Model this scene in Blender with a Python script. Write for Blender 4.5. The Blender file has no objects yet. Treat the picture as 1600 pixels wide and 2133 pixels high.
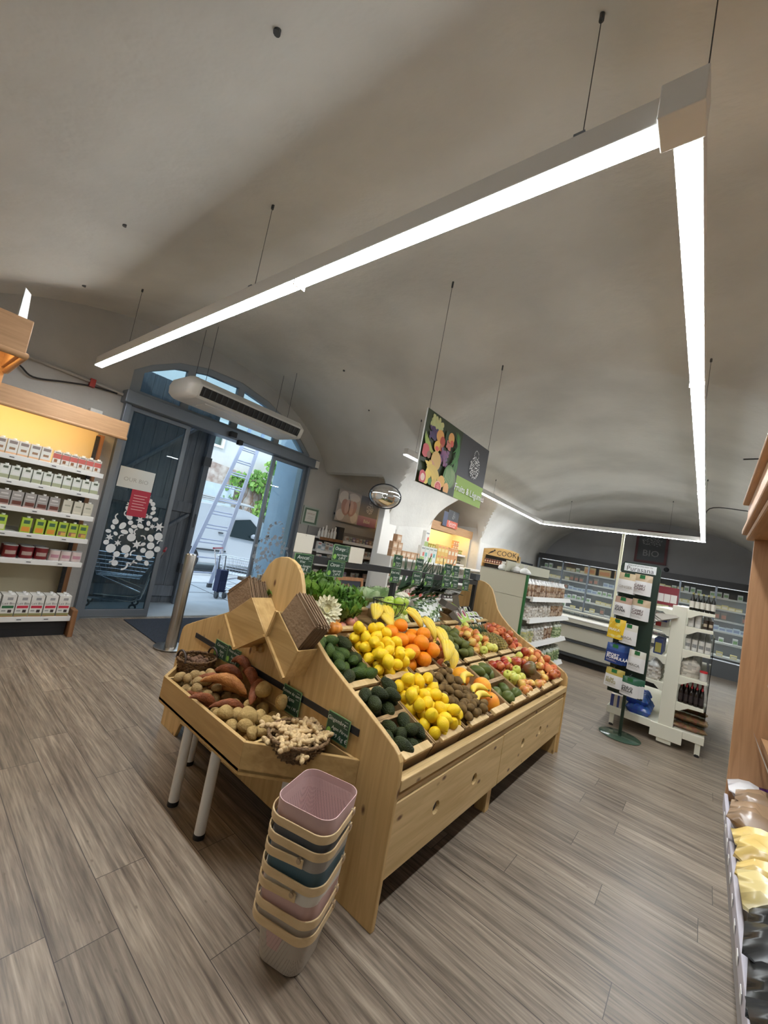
import bpy, bmesh, math, random
from mathutils import Vector, Matrix, Euler
from mathutils.geometry import tessellate_polygon
rnd = random.Random(7)
C = bpy.context.scene.collection
sc = bpy.context.scene
PI = math.pi
# ---------------------------------------------------------------- camera
cam_d = bpy.data.cameras.new('camera'); cam = bpy.data.objects.new('camera', cam_d); C.objects.link(cam)
cam_d.sensor_fit = 'HORIZONTAL'; cam_d.sensor_width = 36.0; cam_d.lens = 844.0 / 1600 * 36; cam_d.clip_start = .02; cam_d.clip_end = 200
ya, pa, ra = -0.687666, 0.0808736, 0.1894616
fw = Vector((math.sin(ya)*math.cos(pa), math.cos(ya)*math.cos(pa), math.sin(pa)))
ri = Vector((math.cos(ya), -math.sin(ya), 0)); up = ri.cross(fw)
r2 = ri*math.cos(ra)+up*math.sin(ra); u2 = -ri*math.sin(ra)+up*math.cos(ra)
cam.matrix_world = Matrix(((r2.x, u2.x, -fw.x, 0), (r2.y, u2.y, -fw.y, 0), (r2.z, u2.z, -fw.z, 1.5), (0, 0, 0, 1)))
sc.camera = cam
# ---------------------------------------------------------------- light and exposure
LED = 62.0          # strength of the LED strips
WARM = 16.0
SKY = 2.0
sc.view_settings.view_transform = 'Standard'; sc.view_settings.look = 'None'; sc.view_settings.gamma = 1
sc.view_settings.exposure = 0.3
w = bpy.data.worlds.new('sky'); sc.world = w; w.use_nodes = True
w.node_tree.nodes['Background'].inputs[0].default_value = (.62, .80, 1.0, 1)
w.node_tree.nodes['Background'].inputs[1].default_value = SKY
sun_d = bpy.data.lights.new('sun', 'SUN'); sun = bpy.data.objects.new('sun', sun_d); C.objects.link(sun)
sun_d.energy = 1.6; sun_d.angle = .02; sun_d.color = (1, .97, .9); sun.rotation_euler = (math.radians(38), math.radians(28), 0)
# ---------------------------------------------------------------- materials
MATS = {}
def sock(n, names):
    for k in names:
        if k in n.inputs: return n.inputs[k]
def mat(name, col=(.8, .8, .8), rough=.6, metal=0, bump=0, bscale=200, vary=0, vscale=4, alpha=None, trans=0, emit=None, es=0, coat=0, stretch=None, spec=None, col2=None):
    if name in MATS: return MATS[name]
    m = bpy.data.materials.new(name); m.use_nodes = True; nt = m.node_tree; b = nt.nodes['Principled BSDF']
    b.inputs['Base Color'].default_value = (*col, 1); b.inputs['Roughness'].default_value = rough; b.inputs['Metallic'].default_value = metal
    if spec is not None: b.inputs['Specular IOR Level'].default_value = spec
    if trans: b.inputs['Transmission Weight'].default_value = trans; b.inputs['IOR'].default_value = 1.2
    if alpha is not None: b.inputs['Alpha'].default_value = alpha
    if coat: b.inputs['Coat Weight'].default_value = coat
    if emit: b.inputs['Emission Color'].default_value = (*emit, 1); b.inputs['Emission Strength'].default_value = es
    tc = nt.nodes.new('ShaderNodeTexCoord'); mp = nt.nodes.new('ShaderNodeMapping'); nt.links.new(tc.outputs['Object'], mp.inputs[0])
    if stretch: mp.inputs['Scale'].default_value = stretch
    if vary or col2:
        n = nt.nodes.new('ShaderNodeTexNoise'); n.inputs['Scale'].default_value = vscale; n.inputs['Detail'].default_value = 6
        nt.links.new(mp.outputs[0], n.inputs['Vector'])
        r = nt.nodes.new('ShaderNodeValToRGB'); r.color_ramp.elements[0].position = .36; r.color_ramp.elements[1].position = .64
        c2 = col2 or tuple(c*(1-vary) for c in col)
        r.color_ramp.elements[0].color = (*c2, 1); r.color_ramp.elements[1].color = (*col, 1)
        nt.links.new(n.outputs[0], r.inputs[0]); nt.links.new(r.outputs[0], b.inputs['Base Color'])
    if bump:
        n = nt.nodes.new('ShaderNodeTexNoise'); n.inputs['Scale'].default_value = bscale; nt.links.new(mp.outputs[0], n.inputs['Vector'])
        bp = nt.nodes.new('ShaderNodeBump'); bp.inputs['Strength'].default_value = bump; bp.inputs['Distance'].default_value = .01
        nt.links.new(n.outputs[0], bp.inputs['Height']); nt.links.new(bp.outputs[0], b.inputs['Normal'])
    MATS[name] = m; return m
def wood(name, col, dark, axis='Y', knots=True, rough=.5, fine=1.0):
    """long grain along one axis with sparse knots"""
    if name in MATS: return MATS[name]
    m = bpy.data.materials.new(name); m.use_nodes = True; nt = m.node_tree; b = nt.nodes['Principled BSDF']; N = nt.nodes.new; L = nt.links.new
    tc = N('ShaderNodeTexCoord'); mp = N('ShaderNodeMapping'); L(tc.outputs['Object'], mp.inputs[0])
    s = [14*fine]*3; s['XYZ'.index(axis)] = .9*fine; mp.inputs['Scale'].default_value = s
    n = N('ShaderNodeTexNoise'); n.inputs['Scale'].default_value = 2.2; n.inputs['Detail'].default_value = 8; n.inputs['Distortion'].default_value = .6; L(mp.outputs[0], n.inputs['Vector'])
    r = N('ShaderNodeValToRGB'); r.color_ramp.elements[0].position = .3; r.color_ramp.elements[1].position = .66
    r.color_ramp.elements[0].color = (*dark, 1); r.color_ramp.elements[1].color = (*col, 1); L(n.outputs[0], r.inputs[0])
    out = r.outputs[0]
    if knots:
        mk = N('ShaderNodeMapping'); k = [11]*3; k['XYZ'.index(axis)] = 5.5; mk.inputs['Scale'].default_value = k; L(tc.outputs['Object'], mk.inputs[0])
        v = N('ShaderNodeTexVoronoi'); v.inputs['Scale'].default_value = 1.0; L(mk.outputs[0], v.inputs['Vector'])
        kr = N('ShaderNodeValToRGB'); kr.color_ramp.elements[0].position = .06; kr.color_ramp.elements[1].position = .15
        kr.color_ramp.elements[0].color = (1, 1, 1, 1); kr.color_ramp.elements[1].color = (0, 0, 0, 1); L(v.outputs['Distance'], kr.inputs[0])
        mx = N('ShaderNodeMix'); mx.data_type = 'RGBA'; L(kr.outputs[0], mx.inputs[0]); L(out, mx.inputs[6]); mx.inputs[7].default_value = (.13, .055, .02, 1)
        out = mx.outputs[2]
    L(out, b.inputs['Base Color']); b.inputs['Roughness'].default_value = rough
    bp = N('ShaderNodeBump'); bp.inputs['Strength'].default_value = .15; bp.inputs['Distance'].default_value = .004; L(n.outputs[0], bp.inputs['Height']); L(bp.outputs[0], b.inputs['Normal'])
    MATS[name] = m; return m
def vcol(name='print', rough=.45):
    """printed surfaces: the colour of each printed shape is stored per face"""
    if name in MATS: return MATS[name]
    m = bpy.data.materials.new(name); m.use_nodes = True; nt = m.node_tree; b = nt.nodes['Principled BSDF']
    a = nt.nodes.new('ShaderNodeVertexColor'); a.layer_name = 'Col'; nt.links.new(a.outputs[0], b.inputs['Base Color']); b.inputs['Roughness'].default_value = rough
    MATS[name] = m; return m
def glass(name, tint=(.8, .9, .92), rough=.02, fac=.12):
    if name in MATS: return MATS[name]
    m = bpy.data.materials.new(name); m.use_nodes = True; nt = m.node_tree; nt.nodes.clear(); N = nt.nodes.new
    o = N('ShaderNodeOutputMaterial'); t = N('ShaderNodeBsdfTransparent'); t.inputs[0].default_value = (*tint, 1); g = N('ShaderNodeBsdfGlossy'); g.inputs['Roughness'].default_value = rough
    fr = N('ShaderNodeFresnel'); fr.inputs[0].default_value = 1.5; mx = N('ShaderNodeMixShader'); nt.links.new(fr.outputs[0], mx.inputs[0]); nt.links.new(t.outputs[0], mx.inputs[1]); nt.links.new(g.outputs[0], mx.inputs[2]); nt.links.new(mx.outputs[0], o.inputs[0])
    MATS[name] = m; return m
def mesh_mat(name, col, scale=260, cover=.55):
    """perforated metal: real holes cut by the pattern"""
    m = bpy.data.materials.new(name); m.use_nodes = True; nt = m.node_tree; b = nt.nodes['Principled BSDF']; N = nt.nodes.new; L = nt.links.new
    b.inputs['Base Color'].default_value = (*col, 1); b.inputs['Roughness'].default_value = .5
    tc = N('ShaderNodeTexCoord'); v = N('ShaderNodeTexVoronoi'); v.inputs['Scale'].default_value = scale; v.inputs['Randomness'].default_value = 0; L(tc.outputs['Object'], v.inputs['Vector'])
    g = N('ShaderNodeMath'); g.operation = 'GREATER_THAN'; g.inputs[1].default_value = .27; L(v.outputs['Distance'], g.inputs[0]); L(g.outputs[0], b.inputs['Alpha'])
    MATS[name] = m; return m
# ---------------------------------------------------------------- mesh builder
class B:
    def __init__(s, vc=False):
        s.bm = bmesh.new(); s.lay = s.bm.loops.layers.float_color.new('Col') if vc else None; s.col = (.8, .8, .8)
    def _c(s, fs):
        if s.lay:
            for f in fs:
                for l in f.loops: l[s.lay] = (*s.col, 1)
    def face(s, pts, M=None):
        vs = [s.bm.verts.new(M @ Vector(p) if M else p) for p in pts]
        f = s.bm.faces.new(vs); s._c([f]); return f
    def box(s, x0, x1, y0, y1, z0, z1, M=None):
        v = [s.bm.verts.new((M @ Vector(p)) if M else p) for p in ((x0, y0, z0), (x1, y0, z0), (x1, y1, z0), (x0, y1, z0), (x0, y0, z1), (x1, y0, z1), (x1, y1, z1), (x0, y1, z1))]
        fs = [s.bm.faces.new([v[i] for i in q]) for q in ((3, 2, 1, 0), (4, 5, 6, 7), (0, 1, 5, 4), (1, 2, 6, 5), (2, 3, 7, 6), (3, 0, 4, 7))]
        s._c(fs); return s
    def beam(s, p, q, wd, hd, upv=(0, 0, 1)):
        p = Vector(p); q = Vector(q); d = q-p; L = d.length; z = d.normalized(); x = Vector(upv).cross(z)
        if x.length < 1e-4: x = Vector((1, 0, 0)).cross(z)
        x.normalize(); y = z.cross(x); M = Matrix.Translation(p) @ Matrix((x, y, z)).transposed().to_4x4()
        return s.box(-wd/2, wd/2, -hd/2, hd/2, 0, L, M)
    def rings(s, rs, close=False, caps=True):
        """rs: list of rings (lists of points), same count"""
        R = [[s.bm.verts.new(p) for p in r] for r in rs]; n = len(R[0]); fs = []
        for a, b in zip(R, R[1:] + ([R[0]] if close else [])):
            for i in range(n):
                j = (i+1) % n; fs.append(s.bm.faces.new((a[i], a[j], b[j], b[i])))
        if caps and not close: fs.append(s.bm.faces.new(R[0][::-1])); fs.append(s.bm.faces.new(R[-1]))
        s._c(fs); return s
    def tube(s, pts, r, n=8, close=False, flat=1.0):
        pts = [Vector(p) for p in pts]; rs = []; m = len(pts); x = None
        for i, p in enumerate(pts):
            a = pts[i-1] if (i or close) else pts[i]; b = pts[(i+1) % m] if (i < m-1 or close) else pts[i]
            d = (b-a).normalized(); u = (x if x is not None else (Vector((0, 0, 1)) if abs(d.z) < .9 else Vector((1, 0, 0))))
            x = (u - d*u.dot(d)).normalized(); y = d.cross(x); rr = r[i] if isinstance(r, (list, tuple)) else r
            rs.append([p + (x*math.cos(t)*flat + y*math.sin(t))*rr for t in (2*PI*k/n for k in range(n))])
        return s.rings(rs, close)
    def cyl(s, p, q, r, n=16): return s.tube([p, q], r, n)
    def lathe(s, prof, n=16, M=None, wob=0, seed=0):
        """prof: (radius, z) from bottom to top"""
        M = M or Matrix(); rs = []; q = random.Random(seed); ph = [q.uniform(0, 6.28) for _ in range(4)]
        for r, z in prof:
            rs.append([M @ Vector(((r*(1+wob*math.sin(2*t+ph[0]+z*20)+wob*.6*math.sin(3*t+ph[1]-z*31)))*math.cos(t), (r*(1+wob*math.sin(2*t+ph[2]+z*25)))*math.sin(t), z)) for t in (2*PI*k/n for k in range(n))])
        return s.rings(rs)
    def prism(s, poly, axis, a, b, holes=()):
        """extrude a 2d polygon (with holes) from a to b along axis"""
        def P(u, v, h): return {'X': (h, u, v), 'Y': (u, h, v), 'Z': (u, v, h)}[axis]
        loops = [list(poly)] + [list(h) for h in holes]; flat = [p for l in loops for p in l]
        tris = tessellate_polygon([[Vector((p[0], p[1], 0)) for p in l] for l in loops])
        A = [s.bm.verts.new(P(*p, a)) for p in flat]; Bv = [s.bm.verts.new(P(*p, b)) for p in flat]; fs = []
        for t in tris:
            try: fs.append(s.bm.faces.new([A[i] for i in t])); fs.append(s.bm.faces.new([Bv[i] for i in t[::-1]]))
            except ValueError: pass
        o = 0
        for l in loops:
            n = len(l)
            for i in range(n):
                j = (i+1) % n; fs.append(s.bm.faces.new((A[o+i], A[o+j], Bv[o+j], Bv[o+i])))
            o += n
        s._c(fs); return s
    def disc(s, c, rx, ry, M=None, n=20, rot=0):
        cr, sr = math.cos(rot), math.sin(rot)
        s.face([(c[0]+rx*math.cos(t)*cr-ry*math.sin(t)*sr, c[1]+rx*math.cos(t)*sr+ry*math.sin(t)*cr, c[2]) for t in (2*PI*k/n for k in range(n))], M); return s
    def rect(s, x0, x1, y0, y1, z, M=None): s.face([(x0, y0, z), (x1, y0, z), (x1, y1, z), (x0, y1, z)], M); return s
    def text(s, body, size, M, align='CENTER', bold=0):
        cu = bpy.data.curves.new('t', 'FONT'); cu.body = body; cu.size = size; cu.align_x = align; cu.align_y = 'CENTER'; cu.resolution_u = 2; cu.offset = bold
        ob = bpy.data.objects.new('t', cu); me = bpy.data.meshes.new_from_object(ob)
        vs = [s.bm.verts.new(M @ v.co) for v in me.vertices]; fs = []
        for p in me.polygons:
            try: fs.append(s.bm.faces.new([vs[i] for i in p.vertices]))
            except ValueError: pass
        s._c(fs); bpy.data.objects.remove(ob); bpy.data.curves.remove(cu); bpy.data.meshes.remove(me); return s
    def done(s, name, m, parent=None, smooth=False, bevel=0, ang=40, raw=False, sub=0):
        if not raw:
            bmesh.ops.recalc_face_normals(s.bm, faces=s.bm.faces)
        me = bpy.data.meshes.new(name); s.bm.to_mesh(me); s.bm.free(); me.materials.append(m)
        if smooth:
            me.polygons.foreach_set('use_smooth', [True]*len(me.polygons))
            if ang < 179: me.set_sharp_from_angle(angle=math.radians(ang))
        o = bpy.data.objects.new(name, me); C.objects.link(o)
        if bevel:
            md = o.modifiers.new('bevel', 'BEVEL'); md.width = bevel; md.segments = 2; md.limit_method = 'ANGLE'
        if sub: md = o.modifiers.new('sub', 'SUBSURF'); md.levels = md.render_levels = sub
        if parent: par(o, parent)
        return o
def wm(o):
    return (wm(o.parent) if o.parent else Matrix()) @ o.matrix_parent_inverse @ o.matrix_basis
def par(o, p): o.parent = p; o.matrix_parent_inverse = wm(p).inverted()
def tag(o, label, cat, group=None):
    o['label'] = label; o['category'] = cat
    if group: o['group'] = group
    return o
def thing(name, label, cat, loc=(0, 0, 0), group=None):
    o = bpy.data.objects.new(name, None); C.objects.link(o); o.empty_display_size = .05; o.location = loc; return tag(o, label, cat, group)
def struct(o): o['kind'] = 'structure'; return o
def T(x, y, z): return Matrix.Translation((x, y, z))
def R(a, ax='Z'): return Matrix.Rotation(a, 4, ax)
def frame(o, x, y, z): 
    """matrix with given origin and axes"""
    M = Matrix((x, y, z)).transposed().to_4x4(); M.translation = o; return M
def S(k): return Matrix.Diagonal((*((k, k, k) if isinstance(k, (int, float)) else k), 1))
def children(o): return [c for c in bpy.data.objects if c.parent == o]
class Proto:
    def __init__(s, root): s.root = root; s.used = False; s.kids = [(c, children(c)) for c in children(root)]
    def put(s, M, label, cat, group=None):
        if not s.used: s.used = True; r = s.root
        else:
            r = s.root.copy(); C.objects.link(r)
            for c, g in s.kids:
                cc = c.copy(); C.objects.link(cc); cc.parent = r
                for d in g: dd = d.copy(); C.objects.link(dd); dd.parent = cc
        r.matrix_basis = M; r['label'] = label; r['category'] = cat
        if group: r['group'] = group
        return r
# ---------------------------------------------------------------- palette
PLASTER = mat('plaster', (.70, .69, .65), .9, bump=.45, bscale=16, vary=.20, vscale=.9)
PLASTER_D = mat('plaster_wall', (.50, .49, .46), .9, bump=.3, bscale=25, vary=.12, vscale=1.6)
GREYWALL = mat('grey_wall_paint', (.30, .30, .31), .85, vary=.06, vscale=2)
WHITE = mat('white_paint', (.78, .77, .73), .45)
CREAM = mat('cream_metal', (.72, .70, .58), .45)
WHITEM = mat('white_metal', (.74, .73, .70), .4)
BEIGE = mat('beige_panel', (.56, .54, .42), .55)
BLACK = mat('black', (.015, .015, .017), .5)
DARK = mat('dark_metal', (.05, .055, .06), .45)
ALU = mat('grey_aluminium', (.20, .23, .27), .4, metal=.5)
STEEL = mat('brushed_steel', (.55, .53, .50), .28, metal=1, vary=.25, vscale=3, stretch=(60, 60, 1))
CHROME = mat('chrome', (.8, .8, .82), .15, metal=1)
LEDM = mat('led_diffuser', (1, 1, 1), .5, emit=(.93, .97, 1.0), es=LED)
WARMM = mat('warm_tube', (1, .9, .6), .5, emit=(1, .72, .30), es=WARM)
PINE_Y = wood('pine_ply_y', (.68, .485, .235), (.50, .335, .135), 'Y')
PINE_Z = wood('pine_ply_z', (.63, .42, .18), (.47, .295, .105), 'Z')
PINE_X = wood('pine_ply_x', (.57, .375, .155), (.42, .265, .09), 'X', knots=False)
CRATEW = wood('crate_wood', (.42, .27, .12), (.27, .16, .065), 'X', knots=False)
BEECH = wood('beech_veneer', (.45, .25, .125), (.36, .19, .09), 'Z', knots=False, fine=2)
BEECH_Y = wood('beech_veneer_y', (.52, .30, .15), (.42, .235, .11), 'Y', knots=False, fine=2)
DWOOD = wood('stained_post', (.30, .14, .06), (.18, .08, .03), 'Z', knots=False)
OLDDOOR = wood('old_blue_door', (.165, .185, .21), (.10, .115, .135), 'Z', knots=False)
PRINT = vcol(); GLOSSP = vcol('printed_film', .25)
GLASS = glass('door_glass', (.72, .82, .86)); CLEAR = glass('clear_plastic', (.93, .95, .95), .06)
FOLI = mat('lettuce_leaf', (.20, .37, .055), .45, col2=(.055, .15, .02), vscale=9, bump=.5, bscale=60)
LEEKM = mat('leek_leaf', (.045, .10, .04), .5, col2=(.015, .045, .02), vscale=12)
CABM = mat('cabbage_leaf', (.55, .66, .40), .5, col2=(.30, .45, .20), vscale=14, bump=.4, bscale=50)
# ---------------------------------------------------------------- floor
def floor_mat():
    m = bpy.data.materials.new('vinyl_planks'); m.use_nodes = True; nt = m.node_tree; b = nt.nodes['Principled BSDF']; N = nt.nodes.new; L = nt.links.new
    tc = N('ShaderNodeTexCoord'); mp = N('ShaderNodeMapping'); mp.inputs['Location'].default_value = (.52, -.055, 0); L(tc.outputs['Object'], mp.inputs[0])
    br = N('ShaderNodeTexBrick'); br.inputs['Scale'].default_value = 1; br.inputs['Brick Width'].default_value = 1.22; br.inputs['Row Height'].default_value = .185
    br.inputs['Mortar Size'].default_value = .0016; br.inputs['Mortar Smooth'].default_value = .3; br.offset = 0; br.inputs['Bias'].default_value = 0
    br.inputs['Color1'].default_value = (0, 0, 0, 1); br.inputs['Color2'].default_value = (1, 1, 1, 1); br.inputs['Mortar'].default_value = (.5, .5, .5, 1)
    sx = N('ShaderNodeSeparateXYZ'); L(mp.outputs[0], sx.inputs[0]); dv = N('ShaderNodeMath'); dv.operation = 'DIVIDE'; dv.inputs[1].default_value = .185; L(sx.outputs[1], dv.inputs[0]); fl = N('ShaderNodeMath'); fl.operation = 'FLOOR'; L(dv.outputs[0], fl.inputs[0])
    wn = N('ShaderNodeTexWhiteNoise'); wn.noise_dimensions = '1D'; L(fl.outputs[0], wn.inputs['W']); ml = N('ShaderNodeMath'); ml.operation = 'MULTIPLY_ADD'; ml.inputs[1].default_value = 1.22; L(wn.outputs[0], ml.inputs[0]); L(sx.outputs[0], ml.inputs[2])
    cx = N('ShaderNodeCombineXYZ'); L(ml.outputs[0], cx.inputs[0]); L(sx.outputs[1], cx.inputs[1]); L(cx.outputs[0], br.inputs[0])
    off = N('ShaderNodeVectorMath'); off.operation = 'MULTIPLY_ADD'; L(br.outputs[0], off.inputs[0]); off.inputs[1].default_value = (5.3, 9.1, 3.7); 
    st = N('ShaderNodeVectorMath'); st.operation = 'MULTIPLY'; L(tc.outputs['Object'], st.inputs[0]); st.inputs[1].default_value = (1.1, 22, 1); L(st.outputs[0], off.inputs[2])
    n = N('ShaderNodeTexNoise'); n.inputs['Scale'].default_value = 1.6; n.inputs['Detail'].default_value = 10; n.inputs['Roughness'].default_value = .62; n.inputs['Distortion'].default_value = .15; L(off.outputs[0], n.inputs['Vector'])
    r = N('ShaderNodeValToRGB'); e = r.color_ramp.elements; e[0].position = .30; e[0].color = (.095, .070, .050, 1); e[1].position = .70; e[1].color = (.345, .280, .212, 1)
    k = r.color_ramp.elements.new(.5); k.color = (.228, .180, .134, 1); L(n.outputs[0], r.inputs[0])
    st2 = N('ShaderNodeVectorMath'); st2.operation = 'MULTIPLY'; L(tc.outputs['Object'], st2.inputs[0]); st2.inputs[1].default_value = (6, 110, 1)
    n2 = N('ShaderNodeTexNoise'); n2.inputs['Scale'].default_value = 1; n2.inputs['Detail'].default_value = 4; L(st2.outputs[0], n2.inputs['Vector'])
    m1 = N('ShaderNodeMix'); m1.data_type = 'RGBA'; m1.blend_type = 'OVERLAY'; m1.inputs[0].default_value = .75; L(r.outputs[0], m1.inputs[6]); L(n2.outputs[0], m1.inputs[7])
    m2 = N('ShaderNodeMix'); m2.data_type = 'RGBA'; m2.blend_type = 'MULTIPLY'; m2.inputs[0].default_value = 1; L(m1.outputs[2], m2.inputs[6])
    pr = N('ShaderNodeMapRange'); pr.inputs[3].default_value = .84; pr.inputs[4].default_value = 1.12; L(br.outputs[0], pr.inputs[0]); L(pr.outputs[0], m2.inputs[7])
    vm = N('ShaderNodeMapping'); vm.inputs['Scale'].default_value = (1.6, 3.6, 1); L(tc.outputs['Object'], vm.inputs[0])
    v = N('ShaderNodeTexVoronoi'); L(vm.outputs[0], v.inputs['Vector']); kr = N('ShaderNodeValToRGB'); kr.color_ramp.elements[0].position = .03; kr.color_ramp.elements[1].position = .1
    kr.color_ramp.elements[0].color = (.55, .55, .55, 1); kr.color_ramp.elements[1].color = (0, 0, 0, 1); L(v.outputs['Distance'], kr.inputs[0])
    m3 = N('ShaderNodeMix'); m3.data_type = 'RGBA'; L(kr.outputs[0], m3.inputs[0]); L(m2.outputs[2], m3.inputs[6]); m3.inputs[7].default_value = (.07, .045, .03, 1)
    m4 = N('ShaderNodeMix'); m4.data_type = 'RGBA'; L(br.outputs['Fac'], m4.inputs[0]); L(m3.outputs[2], m4.inputs[6]); m4.inputs[7].default_value = (.045, .035, .027, 1)
    L(m4.outputs[2], b.inputs['Base Color']); b.inputs['Roughness'].default_value = .36
    rr = N('ShaderNodeMapRange'); rr.inputs[3].default_value = .28; rr.inputs[4].default_value = .5; L(n.outputs[0], rr.inputs[0]); L(rr.outputs[0], b.inputs['Roughness'])
    bp = N('ShaderNodeBump'); bp.inputs['Strength'].default_value = .12; bp.inputs['Distance'].default_value = .003; L(n2.outputs[0], bp.inputs['Height']); L(bp.outputs[0], b.inputs['Normal'])
    return m
b = B(); b.box(-5.6, 1.7, -1.2, 13.3, -.12, 0); struct(b.done('floor', floor_mat()))
# ---------------------------------------------------------------- vaulted ceiling
def ell(t, c, s0, s1, base, apex):
    u = (t-c)/(s0 if t < c else s1); return base+(apex-base)*math.sqrt(max(0, 1-u*u))
def ceil_z(x, y):
    z = ell(y, 2.6, 3.3, 2.6, 1.8, 3.72)
    if y < 2.6:
        k = min(1, max(0, (x+5.4)/1.3)); k = k*k*(3-2*k); e = min(1, max(0, (x+.75)/.8)); z = z*(1-k)+(3.72-.44*((2.6-y)/1.6)**1.45)*k - .22*e*e*(3-2*e)*min(1, (2.6-y)/1.4)
    if y > 3: z = max(z, ell(x, -1.3, 2.85, 2.9, 1.8, 3.5))
    if x < -3.3 and y > 5.5: z = max(z, ell(y, 7.55, 1.15, 1.15, 1.7, 2.95))
    if x < -4.2 and y > 4.4: z = max(z, ell(y, 6.6, 2.3, 2.3, 1.8, 2.9))
    return z
b = B(); nx, ny = 150, 240; x0, x1, y0, y1 = -5.75, 1.75, -.75, 13.35
V = [[b.bm.verts.new((x0+(x1-x0)*i/nx, y0+(y1-y0)*j/ny, ceil_z(x0+(x1-x0)*i/nx, y0+(y1-y0)*j/ny))) for j in range(ny+1)] for i in range(nx+1)]
for i in range(nx):
    for j in range(ny): b.bm.faces.new((V[i][j], V[i][j+1], V[i+1][j+1], V[i+1][j]))
ceiling = struct(b.done('ceiling', PLASTER, smooth=True, ang=28, raw=True))
# small dark anchors and blemishes in the plaster
def cz(x, y): return ceil_z(x, y)
# walls
door_arch = [(4.50, 2.80), (4.22, 3.03), (3.9, 3.22), (3.5, 3.38), (3.0, 3.47), (2.5, 3.45), (2.1, 3.34), (1.8, 3.17), (1.62, 3.02)]
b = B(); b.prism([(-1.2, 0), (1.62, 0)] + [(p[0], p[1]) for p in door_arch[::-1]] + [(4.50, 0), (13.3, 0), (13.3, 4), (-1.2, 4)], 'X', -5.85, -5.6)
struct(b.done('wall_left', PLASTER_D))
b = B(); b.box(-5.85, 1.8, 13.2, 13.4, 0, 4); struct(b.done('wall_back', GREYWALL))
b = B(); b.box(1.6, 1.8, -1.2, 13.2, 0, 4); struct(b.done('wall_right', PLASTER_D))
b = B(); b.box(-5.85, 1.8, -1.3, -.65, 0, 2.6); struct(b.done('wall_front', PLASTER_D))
# piers carrying the vault on the left side
b = B(); b.prism([(-4.42, 5.46), (-4.14, 5.46), (-4.12, 6.5), (-4.42, 6.5)], 'Z', 0, 2.95); struct(b.done('wall_pier', PLASTER, bevel=.03))
b = B(); b.prism([(-5.6, 8.65), (-4.12, 8.65), (-4.12, 13.2), (-4.3, 13.2), (-4.3, 9.2), (-5.6, 9.2)], 'Z', 0, 3.0); struct(b.done('wall_pier_far', PLASTER, bevel=.03))
# baseboards
b = B(); b.box(1.585, 1.6, -.65, 13.2, 0, .09); struct(b.done('baseboard_right', DARK))
b = B(); b.box(-5.6, -5.585, 4.75, 5.5, 0, .09); struct(b.done('baseboard_left', DARK))
# ---------------------------------------------------------------- LED strips on wires
ZL = 2.7
def led(name, p, q, label, joints):
    p = Vector(p); q = Vector(q); d = (q-p).normalized(); s = Vector((-d.y, d.x, 0)); t = thing(name, label, 'ceiling light', p, 'suspended LED strips')
    h = B(); h.beam(p+Vector((0, 0, .051)), q+Vector((0, 0, .051)), .066, .082); h.done('housing', WHITEM, t, bevel=.004)
    g = B(); g.beam(p+Vector((0, 0, .0075)), q+Vector((0, 0, .0075)), .060, .006); g.done('diffuser', LEDM, t)
    for f in joints:
        c = p.lerp(q, f); g = B(); g.beam(c-d*.004-Vector((0, 0, .003)), c+d*.004-Vector((0, 0, .003)), .068, .028); g.done('joint', WHITEM, t)
    return t
def wire(x, y, z0, parent, clip=True):
    zc = cz(x, y)+.005
    b = B(); b.cyl((x, y, z0), (x, y, zc), .0016, 6); o = b.done('suspension_wire', DARK, parent)
    b = B(); b.cyl((x, y, zc-.03), (x, y, zc), .008, 10); b.done('ceiling_anchor', DARK, o)
    if clip: b = B(); b.box(x-.016, x+.016, y-.03, y+.03, z0-.004, z0+.010); b.done('wire_clip', ALU, o)
YL = 1.1
t1 = led('led_strip', (-4.85, YL, ZL), (-.215, YL, ZL), 'bright white LED strip running from above the carton shelf to the near corner', [.675])
wire(-2.16, YL, ZL+.092, t1); wire(-.42, YL, ZL+.092, t1); wire(-4.1, YL, ZL+.092, t1)
b = B(); b.box(-.215, -.115, YL-.06, YL+.045, ZL-.005, ZL+.092); b.done('corner_joint', WHITEM, t1, bevel=.003); wire(-.12, YL-.05, ZL+.092, t1, False)
b = B(); b.tube([(-4.7+4.3*k/30, YL+.02, ZL+.094+.008*math.sin(k*1.3)) for k in range(31)], .004, 6); b.done('power_cable', WHITEM, t1)
t2 = led('led_strip', (-.155, 1.16, ZL), (-.155, 9.76, ZL), 'long bright white LED strip running away on the right towards the far fridges', [.175, .5])
wire(-.155, 3.9, ZL+.092, t2); wire(-.155, 7.5, ZL+.092, t2)
t3 = led('led_strip', (-.12, 9.79, ZL), (-3.16, 9.79, ZL), 'far cross LED strip in front of the grey back wall', [.43])
wire(-.7, 9.79, ZL+.092, t3); wire(-2.6, 9.79, ZL+.092, t3)
t4 = led('led_strip', (-3.19, 4.09, ZL), (-3.19, 9.76, ZL), 'LED strip on the left side passing behind the hanging fruit sign', [.4])
wire(-3.19, 4.3, ZL+.092, t4); wire(-3.19, 6.9, ZL+.092, t4)
# anchors left in the vault
for n, (x, y, r) in enumerate([(-1.25, .52, .012), (-2.95, .62, .011), (-.11, .93, .009), (-4.35, .75, .014), (-3.9, 3.4, .014), (-4.0, 4.1, .01)]):
    z = cz(x, y); b = B(); b.cyl((x, y, z-.012), (x, y, z+.01), r, 10)
    tag(b.done('ceiling_anchor', DARK), ['rusty anchor stub in the plaster near the top left of the photo', 'small dark anchor hole in the plaster left of the near strip', 'dark anchor hole above the near LED corner', 'dark hook hole in the plaster above the carton shelf', 'small anchor in the vault right of the air curtain', 'second small anchor in the vault right of the air curtain'][n], 'ceiling anchor')
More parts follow.
